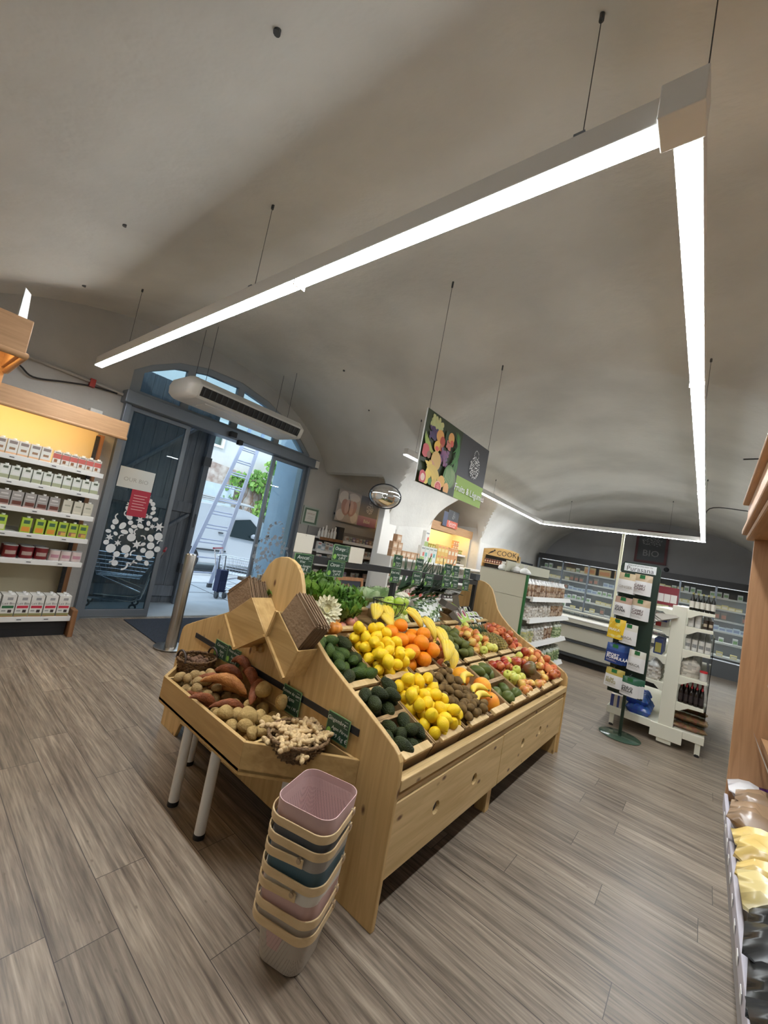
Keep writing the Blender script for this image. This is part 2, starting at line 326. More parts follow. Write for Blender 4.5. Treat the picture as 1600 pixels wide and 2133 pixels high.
# loose cables
def cable(pts, r, m, name, label):
    P = []; 
    for i in range(len(pts)-1):
        p0 = Vector(pts[max(i-1, 0)]); p1 = Vector(pts[i]); p2 = Vector(pts[i+1]); p3 = Vector(pts[min(i+2, len(pts)-1)])
        for k in range(6):
            t = k/6; P.append(.5*((2*p1)+(-p0+p2)*t+(2*p0-5*p1+4*p2-p3)*t*t+(-p0+3*p1-3*p2+p3)*t**3))
    P.append(Vector(pts[-1])); b = B(); b.tube(P, r, 8); return tag(b.done(name, m, smooth=True), label, 'cable')
cable([(-5.56, .3, 2.62), (-5.55, .6, 2.60), (-5.55, .75, 2.52), (-5.55, 1.0, 2.58), (-5.56, 1.25, 2.64), (-5.56, 1.5, 2.66)], .009, BLACK, 'cable', 'black cable sagging on the wall above the carton shelf')
cable([(-5.575, .1, 2.80), (-5.57, .5, 2.72), (-5.57, 1.0, 2.70), (-5.57, 1.5, 2.68), (-5.57, 1.62, 2.66)], .02, mat('grey_conduit', (.42, .42, .40), .6), 'conduit', 'grey conduit along the wall above the carton shelf')
b = B(); b.box(-5.6, -5.53, 1.22, 1.27, 2.63, 2.72); tag(b.done('cable_tape', mat('red_tape', (.45, .05, .04), .5)), 'red tape holding the cables above the carton shelf', 'tape')
b = B(); b.box(-5.6, -5.52, 1.28, 1.40, 2.27, 2.40); tag(b.done('junction_box', WHITE, bevel=.006), 'white junction box behind the end of the shelf canopy', 'junction box')
cable([(-.155, 8.3, 2.76), (-.1, 8.0, 3.02), (.3, 7.6, 2.95), (.7, 7.4, 2.85), (1.1, 7.0, 2.5)], .008, BLACK, 'cable', 'thin black cable leaving the right LED strip towards the wall')
cable([(.12, 4.2, 2.72), (.25, 4.25, 2.74), (.45, 4.2, 2.72)], .006, BLACK, 'cable', 'bare end of a dark cable hanging at the right edge')
# ---------------------------------------------------------------- emblem: a round bag made of fruit and vegetable silhouettes
def emblem(b, M, r, n, seed, handle=True, k=1.0):
    q = random.Random(seed); P = []
    def shape(x, y, s):
        a = q.uniform(0, 6.28); t = q.choice('eptcds')
        if t == 'e': b.disc((x, y, 0), s, s*.62, M, 10, a)
        elif t == 'd': b.disc((x, y, 0), s*.8, s*.8, M, 10, a)
        elif t == 's':
            b.face([(x+s*(1.05 if i % 2 else .45)*math.cos(a+i*PI/6), y+s*(1.05 if i % 2 else .45)*math.sin(a+i*PI/6), 0) for i in range(12)], M)
        elif t == 'c':
            o = [(1.1*math.cos(u), 1.1*math.sin(u)) for u in [(-1+2*i/7)*1.1 for i in range(8)]]; i_ = [(.95*math.cos(u)-.18, .75*math.sin(u)) for u in [(1-2*i/7)*1.0 for i in range(8)]]
            b.face([(x+s*(u*math.cos(a)-v*math.sin(a)), y+s*(u*math.sin(a)+v*math.cos(a)), 0) for u, v in o+i_], M)
        else:
            o = []
            for i in range(14):
                u = 2*PI*i/14; rr = .62+.25*math.cos(u); o.append((rr*1.25*math.cos(u), rr*math.sin(u)*.85))
            b.face([(x+s*(u*math.cos(a)-v*math.sin(a)), y+s*(u*math.sin(a)+v*math.cos(a)), 0) for u, v in o], M)
    tries = 0
    while len(P) < n and tries < 6000:
        tries += 1; a = q.uniform(0, 6.28); d = r*math.sqrt(q.random()); x, y = d*math.cos(a), d*math.sin(a)*1.05; s = r*q.uniform(.07, .14)*k
        if all((x-X)**2+(y-Y)**2 > (s*.8+Q*.8)**2 for X, Y, Q in P): P.append((x, y, s)); shape(x, y, s)
    if handle:
        for i in range(13):
            u = PI*(-.12+1.24*i/12); x, y = r*.45*math.cos(u), r*(1.15+.55*math.sin(u)); shape(x, y, r*.07*k)
# ---------------------------------------------------------------- sliding entrance door
d1 = bpy.data.objects.new('door_1', None); C.objects.link(d1); d1.location = (-5.6, 3.06, 0); struct(d1)
b = B(); b.box(-5.66, -5.44, 1.56, 4.62, 2.585, 2.735); b.done('header_rail', ALU, d1, bevel=.01)
b = B(); b.box(-5.45, -5.435, 4.54, 4.62, 2.60, 2.72); b.done('header_end_plate', WHITEM, d1)
b = B(); b.box(-5.44, -5.37, 2.88, 2.98, 2.60, 2.68); b.box(-5.46, -5.38, 3.03, 3.10, 2.53, 2.60); b.done('motion_sensor', BLACK, d1, bevel=.01)
def leaf(y0, y1, name, st=.055):
    f = B(); o = [(y0, .02), (y1, .02), (y1, 2.585), (y0, 2.585)]; h = [(y0+st, .02+.09), (y1-st, .11), (y1-st, 2.53), (y0+st, 2.53)]
    f.prism(o, 'X', -5.63, -5.58, [h]); fo = f.done(name, ALU, d1, bevel=.004)
    g = B(); g.box(-5.612, -5.600, y0+st, y1-st, .11, 2.53); g.done('door_pane', GLASS, fo); return fo
lf = leaf(1.66, 2.42, 'sliding_leaf'); rf = leaf(3.78, 4.48, 'sliding_leaf')
b = B(); b.box(-5.66, -5.52, 1.60, 1.665, 0, 2.6); b.box(-5.66, -5.52, 4.475, 4.52, 0, 2.6); b.done('door_jamb', ALU, d1, bevel=.004)
b = B(vc=True); b.col = (.75, .78, .80); emblem(b, frame((-5.577, 2.05, .98), (0, 1, 0), (0, 0, 1), (1, 0, 0)), .33, 60, 3, k=1.55); b.done('fruit_bag_sticker', PRINT, lf)
b = B(vc=True); b.col = (.42, .47, .53); emblem(b, frame((-5.577, 4.12, .98), (0, 1, 0), (0, 0, 1), (1, 0, 0)), .33, 60, 5, k=1.5); b.done('fruit_bag_sticker', PRINT, rf)
for (y0, y1, z0, z1, col, cat, lab) in [(1.72, 2.12, 1.60, 1.85, (.62, .66, .66), 'notice', 'pale printed paper taped on the left glass leaf'), (1.90, 2.12, 1.27, 1.60, (.42, .03, .06), 'notice', 'red notice taped on the left glass leaf above the fruit emblem')]:
    b = B(vc=True); b.col = col; M = frame((-5.575, (y0+y1)/2, (z0+z1)/2), (0, 1, 0), (0, 0, 1), (1, 0, 0)); w_, h_ = (y1-y0)/2, (z1-z0)/2
    b.box(-w_, w_, -h_, h_, 0, .0015, M); b.col = (.35, .38, .38) if col[0] > .5 and col[1] > .5 else (.75, .5, .5)
    if col[1] > .5: b.text('OUR BIO', .07, M @ T(0, -.02, .002))
    else:
        for k in range(6): b.rect(-w_*.7, w_*.7*(1-.3*(k % 2)), h_*.55-k*.035, h_*.55-k*.035+.008, .002, M)
    tag(b.done('notice', PRINT), lab, cat)
# arched fanlight
b = B(); outer = [(1.62, 2.735)] + door_arch[::-1] + [(4.50, 2.735)]
def arch_in(y):  # inner arch height
    P = door_arch[::-1]
    for (a, za), (c, zc) in zip(P, P[1:]):
        if a <= y <= c: return za+(zc-za)*(y-a)/(c-a)-.085
    return 2.8
def pane(y0, y1, zb):
    n = 7; return [(y0, zb), (y1, zb)] + [(y1+(y0-y1)*k/n, max(zb+.01, arch_in(y1+(y0-y1)*k/n))) for k in range(n+1)]
panes = [pane(1.74, 2.24, 2.80), pane(2.34, 2.98, 2.80), pane(3.08, 3.74, 2.80), pane(3.84, 4.38, 2.80)]
b.prism(outer, 'X', -5.70, -5.62, panes); wn = struct(b.done('window_1', mat('grey_frame_paint', (.30, .34, .38), .5), bevel=.004))
b = B()
for p in panes: b.prism(p, 'X', -5.665, -5.655)
b.done('fanlight_pane', GLASS, wn)
# old plank door folded back behind the left leaf
t = thing('plank_door', 'old blue grey plank door standing open behind the left glass leaf', 'door', (-6.4, 1.7, 0))
b = B()
for k in range(9): b.box(-6.42, -6.38, 1.66+k*.155, 1.66+k*.155+.15, 0, 3.3)
b.done('planks', OLDDOOR, t, bevel=.004)
b = B(); b.box(-6.38, -6.34, 1.68, 3.04, 1.42, 1.58); b.box(-6.38, -6.34, 1.68, 3.04, .12, .28); b.beam((-6.36, 1.75, 1.6), (-6.36, 3.0, 2.9), .04, .12, (1, 0, 0)); b.beam((-6.36, 1.75, .3), (-6.36, 3.0, 1.4), .04, .12, (1, 0, 0)); b.done('brace', OLDDOOR, t, bevel=.004)
b = B(); b.box(-6.40, -6.28, 3.05, 3.13, 0, 3.2); b.done('edge_post', OLDDOOR, t)
b = B(); b.tube([(-6.33, 3.09, 1.42), (-6.26, 3.09, 1.42), (-6.26, 3.09, 1.22), (-6.33, 3.09, 1.22)], .008, 6); b.done('door_pull', DARK, t)
b = B(); b.box(-6.36, -6.27, 3.03, 3.15, 2.2, 2.34); b.box(-6.36, -6.27, 3.03, 3.15, .5, .64); b.done('hinge', DARK, t)
# outer reveal of the doorway, threshold
b = B(); b.box(-6.5, -5.85, 1.2, 1.62, -.1, 3.6); b.box(-6.5, -5.85, 4.50, 5.3, -.1, 3.6); struct(b.done('wall_reveal', mat('reveal_paint', (.55, .60, .66), .7, vary=.08)))
b = B(); b.box(-6.5, -5.6, 1.62, 4.5, -.12, .015); struct(b.done('trim_1', mat('threshold_stone', (.42, .47, .50), .6, vary=.1)))
# air curtain over the door
t = thing('air_curtain', 'long off-white air curtain unit hung on wires above the entrance', 'air curtain', (-4.9, 2.7, 2.8))
pr = [(-4.56, 2.885), (-4.56, 2.865), (-4.60, 2.755), (-4.64, 2.735), (-5.10, 2.735), (-5.22, 2.80), (-5.24, 2.90), (-5.15, 2.97), (-4.66, 2.97)]
b = B(); b.prism(pr, 'Y', 1.98, 3.42); b.done('body', WHITEM, t, bevel=.012)
for y0, y1 in ((1.88, 1.98), (3.42, 3.52)):
    b = B(); ym = y0 if y0 < 2.5 else y1; yi = y1 if y0 < 2.5 else y0; c = (-4.9, 2.85)
    rr = []
    for f, s_ in ((0, 1.0), (.5, .97), (.85, .88), (1, .72)): rr.append([(c[0]+(x-c[0])*s_, yi+(ym-yi)*f, c[1]+(z-c[1])*s_) for x, z in pr])
    b.rings(rr); b.done('end_cap', WHITE, t, smooth=True, ang=60)
b = B(); M = frame((-4.579, 1.99, 2.812), (0, 1, 0), (.34, 0, .94), (.94, 0, -.34)); b.box(.01, 1.42, -.055, .055, .001, .005, M); g = b.done('outlet_grille', BLACK, t)
for k in range(20): b = B(); b.box(.04+k*.071, .052+k*.071, -.048, .048, .003, .014, M); b.done('louvre', DARK, g)
b = B(); b.box(-4.98, -4.74, 2.15, 3.25, 2.728, 2.737); b.done('intake_panel', WHITE, t, bevel=.003)
for x, y in ((-5.05, 2.1), (-4.75, 2.1), (-5.05, 3.3), (-4.75, 3.3)):
    b = B(); b.cyl((x, y, 2.95), (x, y, cz(x, y)), .003, 6); b.done('suspension_rod', DARK, t)
# ---------------------------------------------------------------- outside
def paving():
    m = mat('street_slabs', (.50, .53, .55), .8, vary=.12, vscale=2); return m
b = B(); b.box(-13.2, -6.5, -3, 14, -.14, -.01); struct(b.done('trim_2', paving()))
for k, x in enumerate((-7.4, -8.5, -9.6)):
    pass
b = B()
for x in (-7.3, -8.3, -9.3, -10.3): b.box(x-.008, x+.008, -1, 13, -.012, -.006)
for y in (3.0, 4.2, 5.4, 6.6): b.box(-13, -6.5, y-.008, y+.008, -.012, -.0055)
struct(b.done('trim_3', mat('slab_joint', (.18, .19, .2), .9)))
b = B(); b.prism([(-3, -.2), (14, -.2), (14, 9), (-3, 9)], 'X', -13.3, -13.0, [[(6.05, 3.72), (6.75, 3.72), (6.75, 4.5), (6.05, 4.5)]])
tag(b.done('street_wall', mat('outside_render', (.66, .65, .60), .9, vary=.10, vscale=1.2, bump=.5, bscale=9)), 'tall pale rendered wall across the street', 'wall')
b = B(); b.box(-13.2, -13.1, 6.05, 6.75, 3.72, 4.5); o = b.done('street_window', mat('dark_pane', (.10, .16, .14), .1)); tag(o, 'small window high in the wall across the street', 'window')
b = B(); b.prism([(6.0, 3.66), (6.8, 3.66), (6.8, 4.56), (6.0, 4.56)], 'X', -13.02, -12.94, [[(6.07, 3.74), (6.37, 3.74), (6.37, 4.48), (6.07, 4.48)], [(6.43, 3.74), (6.73, 3.74), (6.73, 4.48), (6.43, 4.48)]]); b.done('window_frame', WHITE, o)
b = B(); b.prism([(6.8, -.1), (14, -.1), (14, 2.95), (9, 2.95), (7.5, 3.05), (5.5, 3.2), (3, 3.2), (3, -.1)], 'X', -12.95, -12.75)
tag(b.done('rubble_wall', mat('rubble_stone', (.60, .52, .45), .9, col2=(.34, .24, .19), vscale=5, bump=1, bscale=6)), 'low rubble stone wall across the street with pinkish stones', 'wall')
b = B(); b.box(-12.7, -12.5, 3.5, 7.25, -.1, 2.45); tag(b.done('grey_gate', mat('outside_gate', (.58, .66, .70), .6, vary=.1)), 'pale blue grey gate behind the parked van', 'gate')
# ivy: many leaves on the wall
iv = thing('ivy', 'green ivy climbing the wall behind the ladder', 'ivy', (-12.6, 8.3, 1.6))
b = B(); q = random.Random(5)
blobs = [(8.9, 2.5, .55, 170), (8.2, 2.9, .5, 120), (8.6, 3.5, .3, 60), (7.4, 2.75, .35, 60), (8.6, 1.9, .5, 90), (9.6, 2.3, .5, 90), (7.2, 2.2, .4, 40)]
for cy, czz, rr, n in blobs:
    for k in range(n):
        a, d = q.uniform(0, 6.28), rr*math.sqrt(q.random()); y, z = cy+d*math.cos(a), czz+d*math.sin(a)*.8; s_ = q.uniform(.05, .09)
        M = T(-12.6+q.uniform(-.05, .12), y, z) @ Euler((q.uniform(-.6, .6), PI/2+q.uniform(-.6, .6), q.uniform(0, 6))).to_matrix().to_4x4()
        b.face([(s_*math.cos(u)*(1.3 if i % 2 else .8), s_*math.sin(u)*(1.3 if i % 2 else .8), 0) for i, u in enumerate([2*PI*j/10 for j in range(10)])], M)
b.done('leaves', mat('ivy_leaf', (.30, .50, .12), .5, col2=(.14, .30, .05), vscale=3), iv, raw=True)['kind'] = 'stuff'
b = B()
for k in range(16):
    y = q.uniform(7.1, 9.4); z = 1.0; P = []
    for j in range(9): P.append((-12.7, y, z)); y += q.uniform(-.12, .12); z += q.uniform(.15, .28)
    b.tube(P, .012, 5)
b.done('stems', mat('ivy_stem', (.22, .13, .08), .8), iv)
# van
vn = thing('van', 'white delivery van parked outside behind the ladder', 'van', (-10.5, 5.9, 0))
VW = mat('van_paint', (.60, .63, .66), .25, coat=.5)
prof = [(3.95, .35), (3.9, .9), (4.02, 1.45), (4.15, 1.62), (4.6, 1.70), (5.6, 1.74), (6.1, 1.72), (6.45, 1.62), (6.75, 1.42), (7.15, 1.06), (7.75, .95), (8.0, .78), (8.05, .35), (7.5, .25), (4.4, .25)]
b = B(); rr = []
for x, s_ in ((-9.62, .90), (-9.60, .985), (-9.72, 1.0), (-11.2, 1.0), (-11.32, .985), (-11.3, .9)):
    rr.append([(x if z > .5 else x, 6+(y-6)*s_, .35+(z-.35)*(s_ if z > .9 else 1)) for y, z in prof])
b.rings(rr); b.done('body', VW, vn, smooth=True, ang=50)
GW = mat('dark_glass', (.02, .035, .04), .08)
b = B(); b.prism([(5.72, .98), (5.78, 1.42), (6.2, 1.50), (6.48, 1.30), (6.62, 1.0), (6.6, .93)], 'X', -9.60, -9.575); b.done('side_window', GW, vn)
b = B(); b.prism([(6.80, 1.0), (6.72, 1.28), (6.84, 1.36), (7.15, 1.05), (7.1, .96)], 'X', -9.62, -9.58); b.done('windscreen', mat('blue_glass', (.08, .25, .50), .1), vn)
b = B(); b.box(-9.61, -9.585, 3.95, 5.7, .56, .60); b.done('side_trim', DARK, vn); b = B(); b.box(-9.61, -9.58, 5.40, 5.52, 1.02, 1.05); b.done('door_handle', DARK, vn); b = B(); b.box(-9.605, -9.585, 5.62, 5.63, .4, 1.0); b.done('door_seam', DARK, vn); b = B(); b.box(-9.605, -9.585, 6.66, 6.67, .4, 1.0); b.done('door_seam', DARK, vn)
b = B(); b.lathe([(.02, 0), (.09, .02), (.1, .08), (.06, .13)], 12, T(-9.5, 6.42, 1.0) @ S((1, 1.5, 1))); b.done('wing_mirror', mat('mirror_shell', (.35, .38, .42), .4), vn, smooth=True)
for y in (4.72, 7.28):
    b = B(); b.lathe([(.20, 0), (.31, .01), (.33, .05), (.33, .2), (.31, .24)], 24, T(-9.58, y, .31) @ R(-PI/2, 'Y')); wh = b.done('wheel', BLACK, vn, smooth=True)
    b = B(); b.lathe([(.03, 0), (.19, .005), (.2, .02)], 20, T(-9.585, y, .31) @ R(PI/2, 'Y') @ S(1)); b.done('hub_cap', CHROME, wh, smooth=True)
b = B()
for y in (4.3, 5.2, 6.0): b.tube([(-9.7, y, 1.68), (-9.7, y, 1.84), (-11.2, y, 1.84), (-11.2, y, 1.68)], .02, 8)
b.tube([(-9.7, 4.1, 1.84), (-9.7, 6.3, 1.84)], .02, 8); b.tube([(-11.2, 4.1, 1.84), (-11.2, 6.3, 1.84)], .02, 8); b.tube([(-9.75, 3.3, 1.92), (-9.75, 6.2, 1.86)], .03, 8); b.done('roof_rack', STEEL, vn)
# ladder
ld = thing('ladder', 'tall aluminium ladder leaning in the street outside the door', 'ladder', (-7.9, 4.2, 0))
LA = mat('ladder_metal', (.50, .52, .62), .35, metal=.6)
def P2(u, k, dx=0, dy=0):  # k: 0 left 1 right
    f = u/3.15; z = u; yL, yR = 3.80+.93*f, 4.47+.64*f; return Vector((-7.85-.35*f+dx, (yR if k else yL)+dy, z))
for k in (0, 1):
    b = B(); b.beam(P2(-.0, k), P2(4.3, k), .03, .075, (0, 1, 0)); b.done('stile', LA, ld)
    b = B(); b.beam(P2(.55, k, -.09, .05), P2(4.4, k, -.09, .05), .03, .07, (0, 1, 0)); b.done('stile', LA, ld)
    b = B(); p = P2(0, k); b.box(p.x-.03, p.x+.03, p.y-.045, p.y+.045, -.01, .07); b.done('foot', DARK, ld)
for k in range(13):
    b = B(); u = .28+k*.3; b.cyl(P2(u, 0), P2(u, 1), .016, 8); b.done('rung', LA, ld)
    if k > 1: b = B(); b.cyl(P2(u+.06, 0, -.09, .05), P2(u+.06, 1, -.09, .05), .014, 8); b.done('rung', LA, ld)
# shopping carts
def cart(loc, rz, label, scale=1.0):
    M = T(*loc) @ R(rz) @ S(scale); t = thing('shopping_cart', label, 'shopping cart', loc)
    def W(x, y, z): return M @ Vector((x, y, z))
    Lb, Lt = [(-.17, .05), (.17, .05), (.2, .62), (-.2, .62)], [(-.19, -.12), (.19, -.12), (.24, .78), (-.24, .78)]
    b = B(); zb, zt = .5, .86
    for f in [k/6 for k in range(7)]:
        z = zb+(zt-zb)*f; b.tube([W(Lb[i][0]+(Lt[i][0]-Lb[i][0])*f, Lb[i][1]+(Lt[i][1]-Lb[i][1])*f, z) for i in range(4)], .003 if f < 1 else .006, 5, close=True)
    for i in range(4):
        j = (i+1) % 4
        for k in range(9):
            f = k/9; a = (Lb[i][0]+(Lb[j][0]-Lb[i][0])*f, Lb[i][1]+(Lb[j][1]-Lb[i][1])*f); c = (Lt[i][0]+(Lt[j][0]-Lt[i][0])*f, Lt[i][1]+(Lt[j][1]-Lt[i][1])*f); b.tube([W(*a, zb), W(*c, zt)], .0025, 4)
    for k in range(8): f = k/7; b.tube([W(-.17+.34*f, .05, zb), W(-.2+.4*f, .62, zb)], .0025, 4)
    b.done('basket', CHROME, t)
    b = B()
    for s_ in (-1, 1): b.tube([W(s_*.2, -.2, 1.0), W(s_*.2, -.08, .6), W(s_*.2, -.02, .2), W(s_*.2, .1, .14), W(s_*.14, .7, .14)], .011, 8); b.tube([W(s_*.17, .62, .5), W(s_*.2, .0, .3)], .009, 6)
    b.tube([W(-.2, .05, .14), W(.2, .05, .14)], .009, 6); b.tube([W(-.14, .7, .14), W(.14, .7, .14)], .009, 6); b.done('cart_frame', CHROME, t)
    b = B(); b.cyl(W(-.25, -.2, 1.0), W(.25, -.2, 1.0), .018, 10); b.done('handle_bar', mat('red_plastic', (.35, .02, .03), .4), t)
    for x, y in ((-.2, .06), (.2, .06), (-.14, .68), (.14, .68)):
        b = B(); b.cyl(W(x-.015, y, .055), W(x+.015, y, .055), .055*scale, 14); wv = b.done('castor', DARK, t)
        b = B(); b.cyl(W(x-.017, y, .055), W(x+.017, y, .055), .028*scale, 10); b.done('castor_hub', WHITEM, wv)
    return t
cart((-7.3, 4.35, -.01), -.9, 'wire shopping cart with red handle nearest the ladder foot', .85)
cart((-6.75, 5.35, -.01), -.9, 'wire shopping cart seen through the right glass leaf', .85)
cart((-6.0, 2.45, .015), 2.7, 'wire shopping cart behind the left glass leaf', .85)
b = B(); b.box(-7.0, -6.84, 4.06, 4.22, .1, .50); b.box(-6.84, -6.82, 4.08, 4.2, .14, .30); tg = b.done('shopping_trolley', mat('navy_cloth', (.02, .025, .07), .8), bevel=.03); tag(tg, 'small dark blue wheeled shopping bag outside by the carts', 'trolley bag')
b = B(); b.cyl((-6.83, 4.04, .05), (-6.83, 4.08, .05), .055, 14); b.cyl((-6.83, 4.20, .05), (-6.83, 4.24, .05), .055, 14); b.done('wheel', DARK, tg)
b = B(); b.tube([(-6.98, 4.08, .5), (-7.02, 4.08, .75), (-7.02, 4.2, .75), (-6.98, 4.2, .5)], .01, 6); b.done('handle', DARK, tg)
# mat and bollard
b = B(); b.box(-5.5, -4.25, 2.12, 4.35, 0, .009); tag(b.done('door_mat', mat('mat_pile', (.035, .045, .065), .95, bump=.6, bscale=400, vary=.3, vscale=60), bevel=.003), 'dark blue grey entrance mat on the floor inside the door', 'mat')
t = thing('bollard', 'brushed steel bollard on a round base beside the entrance mat', 'bollard', (-4.36, 2.2, 0))
b = B(); b.lathe([(.165, .009), (.165, .014), (.155, .018), (.05, .019)], 40, T(-4.36, 2.2, 0)); b.done('base_plate', STEEL, t, smooth=True)
b = B(); b.lathe([(.058, .015), (.058, 1.0), (.055, 1.008)], 32, T(-4.36, 2.2, 0)); b.done('post', STEEL, t, smooth=True)
b = B(); b.lathe([(.056, 1.005), (.05, 1.018), (.0, 1.02)], 28, T(-4.36, 2.2, 0)); b.done('cap', CHROME, t, smooth=True)
# ---------------------------------------------------------------- carton shelf on the left wall
SH = [(1.675, -5.0), (1.45, -4.98), (1.215, -4.98), (.98, -4.98), (.735, -4.98), (.20, -4.93)]
t = thing('wall_shelf', 'wall shelving unit left of the door with a lit wooden canopy and rows of cartons', 'shelf', (-5.3, .5, 0))
b = B(); b.box(-5.58, -5.56, -.6, 1.42, .1, 2.25); b.done('back_panel', mat('back_cream', (.62, .55, .38), .7), t)
for i, (z, xf) in enumerate(SH):
    b = B(); b.box(-5.56, xf-.01, -.6, 1.41, z-.022, z); s_ = b.done('shelf_board', WHITEM, t)
    b = B(); b.box(xf-.012, xf, -.6, 1.41, z-.045, z+.004); e = b.done('price_rail', WHITEM, s_, bevel=.003)
    for k in range(4):
        b = B(vc=True); y = rnd.uniform(0, .10)+.26*k+.38; b.col = (.7, .7, .68); b.box(xf, xf+.0015, y, y+.05, z-.036, z-.006); b.col = (.05, .05, .05); b.box(xf+.0014, xf+.002, y+.008, y+.042, z-.026, z-.018); b.done('price_label', PRINT, s_)
b = B(); b.box(-5.5, -4.99, -.6, 1.4, 0, .155); b.box(-4.992, -4.985, -.6, 1.4, .075, .08); b.done('plinth', BLACK, t)
b = B(); b.box(-5.05, -4.90, 1.41, 1.455, 0, .27); b.done('corner_post', DWOOD, t, bevel=.006)
b = B(); b.box(-5.56, -5.44, 1.41, 1.455, .2, 2.12); b.done('side_upright', DWOOD, t)
b = B()
for k in range(34): b.box(-5.43, -5.425, 1.385, 1.40, .35+k*.052, .38+k*.052)
b.box(-5.45, -5.43, 1.375, 1.41, .2, 2.1); b.done('slotted_rail', BLACK, t)
b = B(); b.box(-5.0, -4.965, -.6, 1.52, 2.095, 2.275); b.box(-5.58, -5.0, -.6, 1.52, 2.255, 2.275); b.box(-5.58, -5.0, 1.48, 1.52, 2.16, 2.255); cn = b.done('canopy', BEECH_Y, t, bevel=.004)
b = B(); b.tube([(-4.975, -.6, 2.10), (-4.975, 1.525, 2.10)], .018, 12); b.done('canopy_moulding', BEECH_Y, cn, smooth=True)
b = B(); b.box(-5.2, -5.12, -.5, 1.35, 2.215, 2.24); b.done('canopy_tube', WARMM, cn)
# nearer canopy at the left edge
t = thing('tall_shelf', 'nearer shelving unit with a lit wooden canopy at the left edge of the photo', 'shelf', (-3.2, -.1, 0))
b = B(); b.box(-2.83, -2.80, -.6, .33, 2.10, 2.29); b.box(-3.4, -2.83, -.6, .33, 2.27, 2.29); b.box(-3.4, -2.83, .31, .33, 2.12, 2.27); cn = b.done('canopy', BEECH_Y, t, bevel=.004)
b = B(); b.tube([(-2.81, -.6, 2.105), (-2.81, .335, 2.105), (-3.4, .335, 2.105)], .018, 10); b.done('canopy_moulding', BEECH_Y, cn, smooth=True)
b = B(); b.box(-3.1, -3.02, -.5, .25, 2.225, 2.25); b.done('canopy_tube', WARMM, cn)
b = B(); b.box(-3.5, -3.4, -.62, .33, 0, 2.29); b.done('back_panel', BEECH_Y, t)
b = B(vc=True); b.col = (.75, .74, .7); M = frame((-2.98, .30, 2.29), (.9, -.43, 0), (0, 0, 1), (-.43, -.9, 0)); b.face([(-.06, 0, 0), (.06, 0, 0), (.06, .19, 0), (-.02, .19, 0)], M); b.face([(-.06, 0, -.004), (-.02, .19, -.004), (.06, .19, -.004), (.06, 0, -.004)], M)
tag(b.done('card_sign', PRINT), 'white card sign standing on top of the nearer canopy', 'sign')
# ================================================================ PRODUCE STAND
ST = thing('produce_stand', 'large pale pine produce stand with sloping crates and curved end panels', 'display stand', (-1.86, 2.8, 0))
half = [(-1.10, 0), (-.885, 0), (-.885, .60), (-.89, .65), (-.905, .675), (-.93, .694), (-1.01, .732), (-1.123, .782), (-1.244, .832), (-1.394, .898), (-1.488, .955), (-1.57, 1.02), (-1.625, 1.08), (-1.66, 1.15), (-1.685, 1.21), (-1.715, 1.265), (-1.76, 1.305), (-1.81, 1.325), (-1.862, 1.332)]
pf = [(-1.14, .10)] + half + [(-3.724-x, z) for x, z in half[::-1][1:]] + [(-3.724+1.14-.0, .10)]
for y0, y1 in ((1.485, 1.511), (4.057, 4.083)):
    b = B(); b.prism(pf, 'Y', y0, y1); b.done('end_panel', PINE_Z, ST, bevel=.004)
b = B(); b.box(-.905, -.882, 1.512, 4.056, .528, .575); b.box(-.93, -.905, 1.512, 4.056, .515, .57); b.done('front_rail', PINE_Y, ST, bevel=.004)
def circ(cx, cy, r, n=18): return [(cx+r*math.cos(2*PI*k/n), cy+r*math.sin(2*PI*k/n)) for k in range(n)]
for y0, y1, hs in ((1.518, 2.664, (1.885, 2.30)), (2.672, 4.05, (3.07, 3.45))):
    b = B(); b.prism([(y0, .178), (y1, .178), (y1, .476), (y0, .476)], 'X', -.912, -.893, [circ(h, .33, .03) for h in hs]); b.done('drawer_front', PINE_Y, ST, bevel=.002)
b = B(); b.box(-2.78, -.99, 1.512, 4.056, .10, .50); b.box(-2.70, -1.03, 1.60, 4.0, 0, .10); b.done('carcass', BLACK, ST)  # shade inside, behind holes and gap, put into the black; also dark plinth
b = B(); b.box(-1.0, -.93, 2.64, 2.70, 0, .178); b.done('support_foot', PINE_Z, ST); b = B(); b.box(-1.10, -.9, 3.99, 4.055, 0, .178); b.done('support_foot', PINE_Z, ST)
b = B()
for (a, c) in (((-.90, .50), (-1.70, .836)), ((-1.70, .836), (-2.05, .90)), ((-2.05, .90), (-2.83, .56))):
    b.prism([a, c, (c[0], c[1]-.02), (a[0], a[1]-.02)], 'Y', 1.512, 4.056)
b.done('deck_board', PINE_Y, ST)
b = B(); b.box(-2.84, -2.82, 1.512, 4.056, .1, .60); b.done('back_board', PINE_Y, ST)
# black chalk rail on the near end panel
b = B(); b.box(-2.63, -1.12, 1.479, 1.485, .655, .685); b.done('chalk_rail', BLACK, ST)
# price bar across the top
b = B(); b.beam((-1.852, 1.56, 1.34), (-1.852, 3.95, 1.30), .035, .045); b.done('price_bar', BLACK, ST)
for y in (1.58, 2.53, 3.93):
    b = B(); b.box(-1.87, -1.835, y-.018, y+.018, .9, 1.29 if y < 3.9 else 1.37); b.done('bar_post', BLACK, ST)
b = B(); b.box(-1.89, -1.82, 3.86, 3.95, 1.33, 1.39); b.done('bar_end_clamp', DARK, ST)
